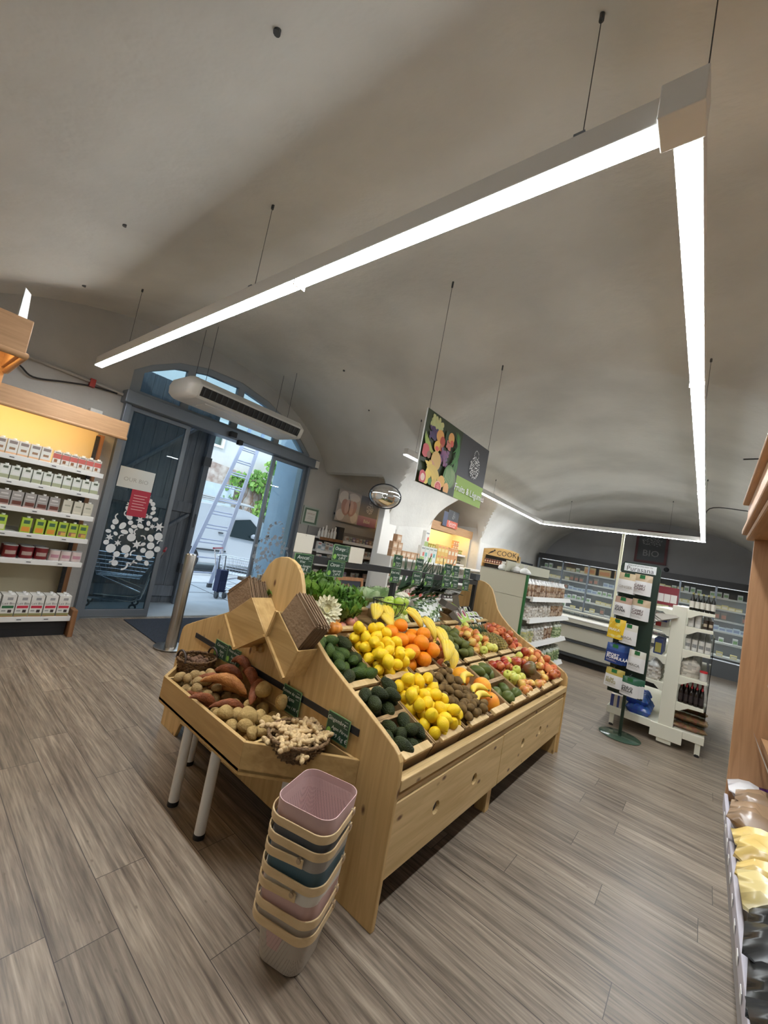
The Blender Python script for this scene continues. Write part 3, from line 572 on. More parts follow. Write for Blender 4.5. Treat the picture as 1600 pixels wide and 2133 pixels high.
# ---- crates: local frame u=+Y, v=up the slope, w=normal
al = math.atan(.42)
FR = {1: ((-.925, 1.512, .628), al, .385, .057), 2: ((-1.30, 1.512, .786), al, .385, .057), 3: ((-1.695, 1.512, .948), .2, .31, .045)}
def crate_frame(row, i):
    o, a, L, d = FR[row]; return frame((o[0], o[1]+.318*i, o[2]), (0, 1, 0), (-math.cos(a), 0, math.sin(a)), (math.sin(a), 0, math.cos(a)))
ORD = ['first', 'second', 'third', 'fourth', 'fifth', 'sixth', 'seventh', 'last']
ROWN = {1: 'front row', 2: 'middle row', 3: 'top row'}
def build_crate(L, dep, name='wooden_crate'):
    b = B(); W_ = .314; t_ = .010
    b.box(.002, .002+t_, 0, L, -.098, 0); b.box(W_-t_, W_, 0, L, -.098, 0); b.box(.002, W_, 0, t_, -.098, -.004); b.box(.002, W_, L-t_, L, -.098, -.004); b.box(.002, W_, 0, L, -.10, -.09)
    o = b.done(name, CRATEW, bevel=.0015)
    b = B(); b.box(.045, W_-.045, -.012, .026, -.006, .012); b.done('front_lip', PINE_Y, o, bevel=.003)
    b = B(); b.box(.045, W_-.045, L-.028, L+.004, -.006, .010); b.done('back_lip', PINE_Y, o, bevel=.003)
    b = B(); b.box(.012, W_-.01, .01, L-.01, -dep-.012, -dep-.004); b.done('raised_bottom', CRATEW, o); return o
cr_long = Proto(build_crate(.372, .075)); cr_top = Proto(build_crate(.30, .05))
names = {1: ['avocados', 'lemons', 'kiwis', 'bananas and big citrus', 'green mangoes', 'mixed apples', 'mangoes and small apples', 'red apples'], 2: ['dark avocados', 'lemons', 'oranges', 'bananas and peaches', 'green pears', 'yellow apples', 'the pineapple', 'red apples'], 3: ['the flower', 'pink onions', 'bananas and green apples', 'the bag of sprouts', 'salad bags', 'salad packs', 'green boxes', 'small herb packs']}
for row in (1, 2, 3):
    for i in range(8):
        (cr_long if row < 3 else cr_top).put(crate_frame(row, i), f'wooden crate holding {names[row][i]}, {ORD[i]} from the near end of the {ROWN[row]}', 'crate', 'sloping wooden crates')
for i in (0, 4):
    b = B(); M = crate_frame(1, i); b.box(.012, .302, .185, .197, -.09, .004, M); b.box(.012, .302, .197, .215, -.03, .004, M); tag(b.done('crate_divider', CRATEW, bevel=.002), ['wooden divider board splitting the nearest front crate of avocados', '', '', '', 'wooden divider board splitting the front crate of green mangoes'][i], 'divider')
# ---------------------------------------------------------------- fruit prototypes
def blob_mesh(name, prof, m, n=18, wob=.04, seed=1, extra=None):
    b = B(); b.lathe(prof, n, None, wob, seed); o = b.done(name, m, smooth=True, ang=180)
    if extra: extra(o)
    return o
def ellipse_prof(r, h, k=10, e=1.0): return [(max(.0004, r*math.sin(PI*i/k)**e), -h*math.cos(PI*i/k)) for i in range(k+1)]
LEM = mat('lemon_skin', (.88, .62, .02), .38, bump=.25, bscale=260, col2=(.82, .52, .012), vscale=16)
ORA = mat('orange_skin', (.90, .30, .012), .36, bump=.3, bscale=280, col2=(.85, .24, .01), vscale=12)
PEL = mat('grapefruit_skin', (.90, .42, .03), .38, bump=.25, bscale=240, col2=(.86, .24, .03), vscale=8)
AVO = mat('avocado_skin', (.032, .044, .008), .5, bump=.8, bscale=170, col2=(.015, .022, .004), vscale=26)
AVG = mat('avocado_green', (.055, .095, .010), .5, bump=.6, bscale=170, col2=(.03, .06, .012), vscale=26)
KIW = mat('kiwi_skin', (.23, .14, .05), .85, bump=.4, bscale=500, col2=(.13, .08, .03), vscale=30)
PEA = mat('pear_skin', (.13, .14, .03), .5, bump=.2, bscale=120, col2=(.085, .10, .02), vscale=18)
MAN = mat('mango_skin', (.19, .06, .03), .4, col2=(.10, .11, .03), vscale=9)
MANG = mat('green_mango_skin', (.12, .14, .03), .42, col2=(.07, .10, .02), vscale=9)
ARED = mat('apple_red', (.36, .02, .015), .3, col2=(.58, .20, .055), vscale=14)
AYEL = mat('apple_yellow_red', (.78, .52, .12), .32, col2=(.62, .16, .05), vscale=11)
AGRN = mat('apple_green', (.34, .50, .04), .3, col2=(.42, .54, .08), vscale=10)
AYG = mat('apple_yellow_green', (.68, .64, .13), .32, col2=(.55, .60, .10), vscale=10)
PCH = mat('peach_skin', (.78, .34, .12), .7, col2=(.62, .11, .05), vscale=12)
ONI = mat('pink_onion_skin', (.55, .18, .13), .35, col2=(.62, .30, .20), vscale=20)
BAN = mat('banana_skin', (.86, .62, .06), .42, col2=(.80, .60, .10), vscale=30)
BNT = mat('banana_tip', (.10, .08, .02), .7)
POT = mat('potato_skin', (.42, .29, .13), .85, bump=.5, bscale=120, col2=(.31, .21, .09), vscale=26)
POB = mat('big_potato_skin', (.48, .33, .13), .8, bump=.5, bscale=90, col2=(.36, .24, .085), vscale=22)
SWE = mat('sweet_potato_skin', (.30, .095, .035), .6, bump=.6, bscale=90, col2=(.18, .055, .022), vscale=20)
SWO = mat('sweet_potato_orange', (.46, .20, .055), .6, bump=.6, bscale=90, col2=(.34, .13, .035), vscale=20)
GIN = mat('ginger_skin', (.70, .52, .27), .7, bump=.5, bscale=80, col2=(.48, .33, .18), vscale=35)
STEM = mat('fruit_stem', (.10, .06, .03), .8)
for m_ in (AVO, AVG, KIW, PEA, MAN, MANG, POT, POB, SWE, SWO, GIN, ORA, LEM, PEL, BAN, PCH): m_.node_tree.nodes['Principled BSDF'].inputs['Specular IOR Level'].default_value = .28
def stem(o, z, L=.012, r=.0018):
    b = B(); b.tube([(0, 0, z), (.002, 0, z+L*.6), (.004, 0, z+L)], r, 5); b.done('stem', STEM, o)
lem = Proto(blob_mesh('lemon', [(.0005, -.045), (.006, -.043), (.009, -.039), (.018, -.034), (.028, -.022), (.0335, -.006), (.034, .006), (.029, .022), (.020, .033), (.011, .039), (.007, .044), (.004, .047), (.0005, .048)], LEM, wob=.03))
ora = Proto(blob_mesh('orange', [(.0005, -.041), (.004, -.042), (.01, -.0425)]+[(.05*math.sin(PI*i/12), -.046*math.cos(PI*i/12)) for i in range(2, 11)]+[(.008, .045), (.003, .043), (.0005, .0425)], ORA, 22, .015))
pel = Proto(blob_mesh('grapefruit', ellipse_prof(.062, .058, 12), PEL, 24, .02))
avp = [(.0005, -.05), (.012, -.048), (.024, -.040), (.032, -.026), (.034, -.010), (.031, .008), (.025, .024), (.018, .038), (.011, .047), (.004, .050), (.0005, .0505)]
avo = Proto(blob_mesh('avocado', [(r*1.12, z*1.15) for r, z in avp], AVO, 16, .04)); avg = Proto(blob_mesh('avocado', avp, AVG, 16, .04, 3))
kiw = Proto(blob_mesh('kiwi', [(.0005, -.030), (.004, -.0325), (.010, -.032)]+[(.0265*math.sin(PI*i/10), -.0335*math.cos(PI*i/10)) for i in range(2, 9)]+[(.009, .032), (.0045, .036), (.0005, .0345)], KIW, 14, .03, 2))
pea = Proto(blob_mesh('pear', [(.0005, -.040), (.010, -.043), (.024, -.036), (.034, -.020), (.035, -.004), (.029, .014), (.019, .031), (.014, .044), (.010, .053), (.003, .057), (.0005, .057)], PEA, 16, .03, 4, lambda o: stem(o, .055, .018)))
man = Proto(blob_mesh('mango', [(r, z) for r, z in ellipse_prof(.045, .058, 10)], MAN, 18, .06, 5)); mag = Proto(blob_mesh('green_mango', ellipse_prof(.040, .058, 10), MANG, 18, .07, 6))
app = [(.002, -.024), (.008, -.028), (.018, -.029), (.029, -.019), (.0345, -.002), (.033, .014), (.026, .026), (.015, .030), (.007, .026), (.002, .019)]
def apple(m, s=1.0, seed=1): return Proto(blob_mesh('apple', [(r*s, z*s) for r, z in app], m, 18, .02, seed, lambda o: stem(o, .019*s, .014)))
are, aye, agr, ayg, pch = apple(ARED), apple(AYEL, .98, 2), apple(AGRN, 1.12, 3), apple(AYG, .95, 4), Proto(blob_mesh('peach', app, PCH, 18, .02, 8))
oni = Proto(blob_mesh('onion', [(.0005, -.030), (.005, -.031), (.022, -.025), (.032, -.006), (.030, .010), (.018, .023), (.006, .031), (.003, .042), (.0005, .044)], ONI, 16, .03, 6))
def arc_banana(b, R_, a0, a1, r, M, n=12):
    P = []; rad = []
    for k in range(n+1):
        f = k/n; a = a0+(a1-a0)*f; P.append(M @ Vector((R_*math.cos(a), 0, R_*math.sin(a)))); rad.append(r*(.30 if k == 0 else .42 if k == 1 else .8 if k == 2 else .97 if k < n-2 else .85 if k == n-2 else .5 if k == n-1 else .22))
    b.tube(P, rad, 8); return P
def make_banana():
    b = B(); P = arc_banana(b, .105, -.75, .95, .0185, T(-.10, 0, 0)); o = b.done('banana', BAN, smooth=True, ang=180)
    b = B(); b.tube([P[0], P[0]+(P[0]-P[1])*.55], .006, 6); b.done('stalk', BNT, o); b = B(); b.tube([P[-1], P[-1]+(P[-1]-P[-2])*.4], .005, 6); b.done('tip', BNT, o); return o
ban = Proto(make_banana())
def make_bunch(n):
    o = bpy.data.objects.new('banana_bunch', None); C.objects.link(o); hub = Vector((0, 0, .10))
    for k in range(n):
        b = B(); M = T(0, 0, 0) @ R((k-(n-1)/2)*.36) @ T(.035, 0, 0) @ R(-.35, 'Y') @ T(-.14, 0, .0)
        P = arc_banana(b, .15, -.62, .72, .0175, M); P = arc_banana(B(), .15, -.62, .72, .0175, M)
        f = b.done('banana', BAN, o, smooth=True, ang=180)
        b = B(); b.tube([P[0], P[0]+(P[0]-P[1])*.4], .005, 6); b.done('tip', BNT, f)
        b = B(); b.tube([P[-1], P[-1].lerp(hub, .8)], .006, 6); b.done('stalk', BNT if k % 2 else BAN, f)
    b = B(); b.tube([hub+Vector((-.02, -.02, 0)), hub, hub+Vector((.005, .02, .02))], .012, 7); b.done('crown', BNT, o); return o
bun = Proto(make_bunch(5))
q = random.Random(11)
def pack(n, r, u0, u1, v0, v1, w0, wmax, sd, hump=0, pre=(), big=None):
    q = random.Random(sd); P = [tuple(p) for p in pre]; out = []
    for k in range(n):
        best = None
        for t in range(90):
            u, v = q.uniform(u0+r, u1-r), q.uniform(v0+r, v1-r); w_ = w0+r
            for (a, c, h, R2) in P:
                d2 = (a-u)**2+(c-v)**2; s = (R2+r)
                if d2 < s*s: w_ = max(w_, h+math.sqrt(s*s-d2))
            sc_ = w_ + hump*((u-(u0+u1)/2)**2+(v-(v0+v1)/2)**2)
            if best is None or sc_ < best[0]: best = (sc_, u, v, w_)
        if best[3] > wmax: continue
        P.append((best[1], best[2], best[3], r)); out.append(best[1:])
    return out
def rot(full=True): return Euler((q.uniform(0, 6.28), q.uniform(0, 6.28), q.uniform(0, 6.28))).to_matrix().to_4x4() if full else Euler((q.uniform(-.5, .5), q.uniform(-.5, .5), q.uniform(0, 6.28))).to_matrix().to_4x4()
def lie(): return R(q.uniform(0, 6.28)) @ R(PI/2+q.uniform(-.35, .35), 'Y')
def fill(row, i, items, label, cat, group, n, r, sd, u=(0.012, .302), v=(.01, .362), w0=-.075, wmax=.05, mode='rot', sq=.92, scl=(.93, 1.07), hump=0, pre=()):
    M = crate_frame(row, i); res = pack(n, r*sq, u[0], u[1], v[0], v[1], w0, wmax, sd, hump, pre)
    for k, (a, c, h) in enumerate(res):
        p = items[q.randrange(len(items))]; E = rot() if mode == 'rot' else (lie() if mode == 'lie' else rot(False)); s_ = q.uniform(*scl)
        if isinstance(p, tuple): p, lb, ct = p[0], p[1], p[2]
        else: lb, ct = label, cat
        p.put(M @ T(a, c, h) @ E @ S(s_), lb, ct, group if lb == label else lb+'s')
    return res
# row 1 (front)
fill(1, 0, [avo], 'dark avocado in the nearest front crate', 'avocado', 'avocados in the nearest front crate', 26, .034, 1, v=(.012, .183), mode='lie', wmax=.03, scl=(.76, .9))
fill(1, 0, [avo], 'dark avocado behind the divider of the nearest front crate', 'avocado', 'avocados behind the divider', 30, .034, 2, v=(.215, .362), mode='lie', wmax=.06, scl=(.76, .9))
fill(1, 1, [lem], 'yellow lemon heaped in the front row crate', 'lemon', 'lemons in the front row crate', 66, .0318, 3, wmax=.080, scl=(.86, 1.0))
fill(1, 2, [kiw], 'brown kiwi in the front row crate of kiwis', 'kiwi', 'kiwis in the front row', 120, .0240, 4, wmax=.075, mode='lie', scl=(.82, .93))
M = crate_frame(1, 3)
for (u_, v_, w_, a_, lb) in ((.045, .12, .035, .2, 'single yellow banana leaning over the kiwis in the front row, nearest'), (.085, .17, .04, .1, 'single yellow banana leaning over the kiwis in the front row, second'), (.07, .27, .045, .4, 'yellow banana above the two front bananas')):
    ban.put(M @ T(u_, v_, w_) @ R(PI/2+a_) @ R(-PI/2, 'X') @ R(.3, 'Y') @ S(1.15), lb, 'banana')
pel.put(M @ T(.185, .085, -.02), 'orange pink grapefruit at the front lip of the banana crate', 'grapefruit'); pel.put(M @ T(.225, .185, .0) @ rot(), 'large yellow grapefruit in the banana crate of the front row', 'grapefruit')
pel.put(M @ T(.10, .30, .0) @ rot(), 'large yellow grapefruit at the back of the front banana crate', 'grapefruit')
fill(1, 4, [mag], 'dark green mango in the front half of the mango crate', 'mango', 'green mangoes in front', 5, .044, 6, v=(.012, .183), mode='lie', wmax=.03)
fill(1, 4, [mag], 'dark green mango behind the divider in the mango crate', 'mango', 'green mangoes behind the divider', 4, .044, 7, v=(.215, .362), mode='lie', wmax=.0)
fill(1, 5, [(are, 'red apple at the back of the sixth front crate', 'apple')], 'a', 'apple', 'g', 11, .034, 8, v=(.23, .362), wmax=.03)
fill(1, 5, [(ayg, 'yellow green apple in the middle of the sixth front crate', 'apple')], 'a', 'apple', 'g', 12, .032, 9, v=(.12, .24), wmax=.035)
fill(1, 5, [(aye, 'small yellow red apple at the front lip of the sixth front crate', 'apple')], 'a', 'apple', 'g', 11, .033, 10, v=(.012, .125), wmax=.015)
fill(1, 6, [man], 'dark red mango in the seventh front crate', 'mango', 'red mangoes in the seventh front crate', 5, .05, 11, v=(.10, .24), u=(.0, .24), w0=-.05, mode='lie', wmax=.07)
fill(1, 6, [(aye, 'yellow red apple in front of the dark mangoes', 'apple')], 'a', 'apple', 'g', 8, .033, 12, v=(.012, .10), wmax=.015)
fill(1, 6, [(ayg, 'pale green apple behind the dark mangoes', 'apple'), (are, 'red apple behind the dark mangoes', 'apple')], 'a', 'apple', 'g', 16, .033, 13, v=(.23, .362), wmax=.04)
fill(1, 7, [are, are, (aye, 'yellow red apple in the last front crate', 'apple'), (pch, 'blushed peach in the last front crate', 'peach')], 'red apple in the last front crate', 'apple', 'red apples in the last front crate', 50, .034, 14, wmax=.07)
# row 2 (middle)
fill(2, 0, [avg, avg, avo], 'green avocado in the middle row crate nearest the paper bags', 'avocado', 'avocados in the middle row', 46, .036, 21, mode='lie', wmax=.03, scl=(.85, 1))
fill(2, 1, [lem], 'yellow lemon heaped in the middle row crate', 'lemon', 'lemons in the middle row crate', 70, .0318, 22, wmax=.092, scl=(.86, 1.0))
fill(2, 2, [ora], 'large orange in the heap in the middle row', 'orange', 'oranges in the middle row', 28, .050, 23, wmax=.12, mode='up')
fill(2, 3, [pch, aye], 'blushed peach beside the banana bunches', 'peach', 'peaches beside the bananas', 26, .035, 24, u=(.10, .302), wmax=.02)
M = crate_frame(2, 3)
for n, (u_, v_, w_, rz, ry) in enumerate([(.06, .05, .075, -2.3, .15), (.10, .14, .095, -1.9, .1), (.05, .23, .11, -1.5, .2), (-.02, .33, .12, -1.2, .1), (.13, .02, .02, -2.2, .3)]):
    bun.put(M @ T(u_, v_, w_) @ R(rz) @ R(PI/2+ry, 'Y') @ R(PI, 'Z') @ S(.98), ['yellow banana bunch hanging over the kiwis', 'banana bunch second from the front lip of the middle row', 'banana bunch in the middle of the heap', 'topmost banana bunch of the middle row against the top crates', 'lower banana bunch over the edge towards the front row'][n], 'bananas', 'banana bunches')
fill(2, 4, [pea], 'dark green pear in the middle row', 'pear', 'green pears in the middle row', 34, .037, 25, mode='lie', wmax=.05)
fill(2, 5, [aye, aye, (ayg, 'pale yellow apple in the sixth middle crate', 'apple')], 'yellow red apple in the sixth middle crate', 'apple', 'yellow red apples in the middle row', 42, .034, 26, wmax=.05)
fill(2, 7, [are, are, (pch, 'blushed peach in the last middle crate', 'peach')], 'red apple in the last middle crate', 'apple', 'red apples in the middle row', 44, .034, 27, wmax=.05)
# pineapple
PIN = mat('pineapple_skin', (.36, .24, .06), .7); 
def make_pineapple():
    o = bpy.data.objects.new('pineapple', None); C.objects.link(o); b = B(); n = 14
    b.lathe([(.02, -.09), (.045, -.085), (.058, -.05), (.062, 0), (.058, .045), (.045, .08), (.02, .095)], 20); b.done('flesh_body', PIN, o, smooth=True)
    b = B()
    for j in range(11):
        z = -.08+j*.0155; r = .063*math.sqrt(max(.1, 1-(z/.105)**2))
        for k in range(n):
            a = 2*PI*(k+.5*(j % 2))/n; Mx = R(a) @ T(r, 0, z) @ R(PI/2, 'Y'); b.lathe([(.011, -.002), (.009, .004), (.003, .007), (.0005, .012)], 6, Mx)
    b.done('scales', mat('pineapple_scale', (.32, .26, .06), .6, col2=(.14, .11, .04), vscale=60), o)
    b = B(); qq = random.Random(3)
    for k in range(34):
        a = k*2.4; lean = .15+.028*k; L = .17-.0026*k
        d = Vector((math.sin(lean)*math.cos(a), math.sin(lean)*math.sin(a), math.cos(lean))); s_ = Vector((-math.sin(a), math.cos(a), 0)); bs = Vector((0, 0, .09)); P = []
        for f, wd in ((0, .010), (.35, .009), (.7, .006), (1, .0008)):
            c = bs+d*L*f+Vector((math.cos(a), math.sin(a), -.1))*(.05*f*f*lean); P.append((c-s_*wd, c+s_*wd))
        for (a0, a1), (b0, b1) in zip(P, P[1:]): b.face([a0, a1, b1, b0])
    b.done('crown_leaves', mat('pineapple_leaf', (.10, .15, .06), .5, col2=(.05, .09, .03), vscale=20), o, raw=True); return o
pin = Proto(make_pineapple()); M = crate_frame(2, 6)
pin.put(M @ T(.20, .12, .0) @ R(.25) @ R(-PI/2, 'X') @ S(1.05), 'pineapple lying in the middle row with leaves towards the top', 'pineapple', 'pineapples'); pin.put(M @ T(.09, .16, -.005) @ R(.1) @ R(-PI/2, 'X') @ S(.95), 'pineapple lying behind, nearer the yellow apples', 'pineapple', 'pineapples')
# row 3 (top)
fill(3, 1, [oni], 'pink onion in the top row crate beside the salad', 'onion', 'pink onions in the top row', 16, .033, 31, v=(.01, .29), w0=-.045, wmax=.05)
M = crate_frame(3, 2)
for n, (u_, v_, w_, rz) in enumerate([(.06, .04, .075, -2.4), (.17, .02, .07, -2.0), (.11, -.05, .04, -1.6)]):
    bun.put(M @ T(u_, v_, w_) @ R(rz) @ R(PI/2+.1, 'Y') @ R(PI, 'Z') @ S(.95), ['banana bunch in the top row beside the onions', 'banana bunch in the top row below the green apples', 'banana bunch hanging from the top row over the oranges'][n], 'bananas', 'banana bunches')
# wire bowl of green apples
WIRE = mat('black_wire', (.02, .02, .02), .4)
t = thing('wire_basket', 'black wire basket of green apples on the top row', 'basket', (-1.78, 2.42, 1.06)); b = B(); cx, cy, c_z = -1.78, 2.42, 1.0
b.tube([(cx+.12*math.cos(a), cy+.12*math.sin(a), c_z+.11) for a in [2*PI*k/24 for k in range(24)]], .004, 6, close=True); b.tube([(cx+.06*math.cos(a), cy+.06*math.sin(a), c_z) for a in [2*PI*k/16 for k in range(16)]], .003, 5, close=True)
for k in range(18):
    a = 2*PI*k/18; b.tube([(cx+r_*math.cos(a), cy+r_*math.sin(a), c_z+z_) for r_, z_ in ((.06, 0), (.09, .02), (.11, .06), (.12, .11))], .0022, 5)
b.done('wire_body', WIRE, t)
for n, (dx, dy, dz) in enumerate([(.05, .0, .05), (-.03, .06, .05), (-.04, -.05, .05), (.0, .0, .11), (.05, .05, .11), (.04, -.06, .10)]):
    agr.put(T(cx+dx, cy+dy, c_z+dz) @ rot(False), 'green apple in the black wire basket', 'apple', 'green apples in the wire basket')
for dx, dy, dz in ((.02, .17, .04), (-.04, .22, .05), (.0, .19, .10)): agr.put(T(cx+dx, cy+dy, c_z+dz) @ rot(False), 'green apple piled beside the wire basket', 'apple', 'green apples beside the wire basket')
# leafy heads
def leaf_patch(b, M, L, W_, crink, q, curl=.5, nu=5, nv=7):
    G = []
    for j in range(nv+1):
        f = j/nv; wd = W_*math.sin(PI*min(1, .12+.80*f))**.7*(1 if f < .9 else .7); row = []
        for i in range(nu+1):
            u = -1+2*i/nu; cr = crink*(q.uniform(-1, 1))*(abs(u)*.8+.3*f); row.append(b.bm.verts.new(M @ Vector((u*wd*(1+.1*q.uniform(-1, 1)), L*f*math.cos(curl*f), L*f*math.sin(curl*f)+cr+.25*abs(u)*wd))))
        G.append(row)
    for j in range(nv):
        for i in range(nu): b.bm.faces.new((G[j][i], G[j][i+1], G[j+1][i+1], G[j+1][i]))
def leafy(name, loc, r, n, m, sd, crink, label, cat, group=None, dome=1.0):
    q = random.Random(sd); t = thing(name, label, cat, loc, group); b = B()
    for k in range(n):
        a = k*2.4; el = .05+1.35*(1-k/n)*dome; L = r*(.75+.35*k/n)
        leaf_patch(b, T(*loc) @ R(a) @ R(el-.1, 'X') @ T(0, .01, 0), L, L*.55, crink*r, q, curl=q.uniform(.3, 1.0), nu=7, nv=9)
    b.done('leaves', m, t, smooth=True, raw=True, ang=180); b = B(); b.lathe([(.02, -.02), (.03, .0), (.02, .02)], 10, T(*loc)); b.done('core', CABM, t); return t
for n, (x, y, z, r) in enumerate([(-1.98, 1.62, 1.03, .15), (-1.93, 1.86, 1.04, .17), (-1.90, 2.07, 1.02, .16), (-2.12, 1.75, 1.05, .17), (-2.1, 2.0, 1.06, .17), (-1.80, 1.98, .99, .13)]):
    leafy('lettuce', (x, y, z), r, 40, FOLI, n, .17, ['bushy green lettuce beside the round top of the near end panel', 'bushy green lettuce directly behind the white flower', 'bushy green lettuce right of the white flower', 'green lettuce in the rear, behind the flower', 'green lettuce in the rear, nearest the chalkboard', 'green lettuce hanging over the pink onions'][n], 'lettuce', 'green lettuces')
for n, (x, y, z, r) in enumerate([(-1.98, 2.40, 1.05, .12), (-2.0, 2.58, 1.06, .12)]): leafy('cabbage', (x, y, z), r, 16, CABM, 30+n, .05, ['pale green pointed cabbage beside the lettuces', 'pale green cabbage beside the bar post'][n], 'cabbage', 'pale cabbages', dome=1.1)
# cauliflower
t = thing('cauliflower', 'white cauliflower in green leaves behind the apple basket', 'cauliflower', (-1.92, 2.78, 1.07)); b = B(); qq = random.Random(9)
for k in range(70):
    a, e_ = qq.uniform(0, 6.28), qq.uniform(.1, 1.57); r_ = .062; b.lathe(ellipse_prof(.016, .014, 5), 8, T(-1.92+r_*math.cos(e_)*math.cos(a), 2.78+r_*math.cos(e_)*math.sin(a), 1.08+r_*math.sin(e_)))
b.lathe(ellipse_prof(.06, .06, 8), 14, T(-1.92, 2.78, 1.08)); b.done('curd', mat('curd', (.80, .76, .62), .7), t, smooth=True, ang=180)
b = B()
for k in range(9): leaf_patch(b, T(-1.92, 2.78, 1.03) @ R(k*.7) @ R(.75, 'X'), .12, .05, .006, qq, .2)
b.done('leaves', CABM, t, smooth=True, raw=True, ang=180)
# leeks
def make_leek():
    o = bpy.data.objects.new('leek', None); C.objects.link(o); b = B(); b.tube([(0, .13, 0), (0, .18, 0), (0, .22, .0)], [.013, .013, .015], 10); b.done('shaft', mat('leek_shaft', (.20, .30, .12), .5), o, smooth=True)
    b = B(); qq = random.Random(2)
    for k in range(10):
        a = (k-4.5)*.13; L = qq.uniform(.20, .34); s_ = .019; P = []; z0 = .004*k
        for f in (0, .25, .5, .75, 1):
            P.append((Vector((math.sin(a)*L*f-s_*(1-.7*f), .2+L*f*math.cos(a), z0+.14*f*math.sin(k*1.3)*f+.03*f)), Vector((math.sin(a)*L*f+s_*(1-.7*f), .2+L*f*math.cos(a), z0+.14*f*math.sin(k*1.3)*f+.035*f))))
        for (a0, a1), (c0, c1) in zip(P, P[1:]): b.face([a0, a1, c1, c0])
    b.done('green_tops', LEEKM, o, raw=True); return o
lk = Proto(make_leek())
for k in range(16):
    lk.put(T(-2.08-.03*(k % 4), 2.76+.05*k, 1.03+.018*(k % 4)) @ R(-.9+.9*q.random()) @ R(.30+.35*q.random(), 'X') @ S(.95), 'dark green leek in the bundle behind the salad bags', 'leek', 'leeks behind the salad bags')
# flower on two small pumpkins
t = thing('flower', 'large cream white artificial dahlia flower at the near end of the top row', 'flower', (-1.70, 1.72, 1.06)); dirn = Vector((.68, -.55, .35)).normalized()
zx = dirn; xx = Vector((0, 0, 1)).cross(zx).normalized(); yy = zx.cross(xx); Mf = frame((-1.70, 1.72, 1.065), xx, yy, zx); b = B(); qq = random.Random(4)
for ring, (n, L, el) in enumerate([(18, .092, .12), (18, .085, .35), (16, .072, .6), (13, .056, .85), (10, .040, 1.1), (7, .026, 1.3)]):
    for k in range(n):
        a = 2*PI*(k+.5*(ring % 2))/n+qq.uniform(-.08, .08); Mk = Mf @ R(a) @ R(el+qq.uniform(-.1, .1), 'X'); w_ = .0105 if ring < 4 else .008; G = []
        for f, ww in ((.08, .4), (.4, .85), (.75, 1), (.93, .7), (1.0, .15)): G.append([b.bm.verts.new(Mk @ Vector((u*w_*ww, L*f, .010*f*f+.004*abs(u)))) for u in (-1, 0, 1)])
        for g0, g1 in zip(G, G[1:]):
            for i in (0, 1): b.bm.faces.new((g0[i], g0[i+1], g1[i+1], g1[i]))
b.done('petals', mat('cream_petal', (.84, .80, .58), .6), t, smooth=True, raw=True, ang=180)
b = B(); b.lathe(ellipse_prof(.019, .012, 6), 12, Mf @ T(0, 0, .022)); b.done('centre', mat('flower_centre', (.85, .78, .45), .6), t, smooth=True)
b = B(); b.tube([Mf @ Vector((0, 0, 0)), Vector((-1.74, 1.76, .97))], .004, 6); b.done('stalk', FOLI, t)
for n, (x, y) in enumerate(((-1.735, 1.635), (-1.70, 1.80))):
    b = B(); Mx = T(x, y, .965); rs = []
    for i in range(9):
        th = PI*i/8; rs.append([Mx @ Vector(((.055+.005*math.cos(a*8))*math.sin(th)*math.cos(a)+.0001, (.055+.005*math.cos(a*8))*math.sin(th)*math.sin(a), -.042*math.cos(th)*(1-.1*(th > 2.6)))) for a in [2*PI*k/32 for k in range(32)]])
    b.rings(rs); p = b.done('mini_pumpkin', mat('pumpkin_skin', (.85, .27, .03), .4, col2=(.80, .36, .08), vscale=8), smooth=True, ang=180); tag(p, ['small orange pumpkin left below the white flower', 'small orange pumpkin right below the white flower'][n], 'pumpkin')
    b = B(); b.tube([(x, y, 1.0), (x+.005, y, 1.03)], .006, 6); b.done('stem', STEM, p)
b = B(); M = crate_frame(3, 1); b.prism([(0, -.03), (.30, -.03), (.30, .02), (.12, .075), (0, .07)], 'X', 0, .012, ()); 
for v in b.bm.verts: v.co = M @ Vector((v.co.x-.006, v.co.y, v.co.z))
tag(b.done('crate_side_board', CRATEW), 'upright wooden board between the flower and the pink onions', 'board')
# packaged goods on the top row (soft bags)
def pouch(name, w_, h_, d_, cols, seed, film=True):
    """soft bag lying flat: local x width, y height, z thickness"""
    q = random.Random(seed); b = B(vc=True); n, m_ = 8, 10; top = []; bot = []
    for sgn, G in ((1, top), (-1, bot)):
        for j in range(m_+1):
            row = []
            for i in range(n+1):
                u, v = -1+2*i/n, -1+2*j/m_; e = max(0, (1-u**4))*max(0, (1-v**4)); row.append(b.bm.verts.new((u*w_/2*(1-.04*q.random()), v*h_/2, sgn*d_/2*e**.6*(1+.35*q.uniform(-1, 1)) if 0 < i < n and 0 < j < m_ else 0)))
            G.append(row)
        for j in range(m_):
            for i in range(n):
                f = b.bm.faces.new((G[j][i], G[j][i+1], G[j+1][i+1], G[j+1][i])); b.col = cols(i/n, (j+.5)/m_, q); b._c([f])
    bmesh.ops.remove_doubles(b.bm, verts=b.bm.verts, dist=.0001); return b.done(name, GLOSSP if film else PRINT, smooth=True, ang=180)
def veg_cols(base, lab):
    def f(u, v, q):
        if .3 < v < .62 and .2 < u < .8: return lab
        c = base[q.randrange(len(base))]; k = q.uniform(.6, 1.3); return tuple(min(.95, x*k) for x in c)
    return f
salad = Proto(pouch('salad_bag', .17, .24, .06, veg_cols([(.12, .2, .07), (.6, .62, .58), (.05, .09, .04), (.35, .42, .25)], (.75, .76, .7)), 1))
sprout = Proto(pouch('sprout_bag', .13, .26, .05, veg_cols([(.62, .58, .25), (.42, .48, .14), (.72, .68, .4)], (.45, .6, .2)), 2))
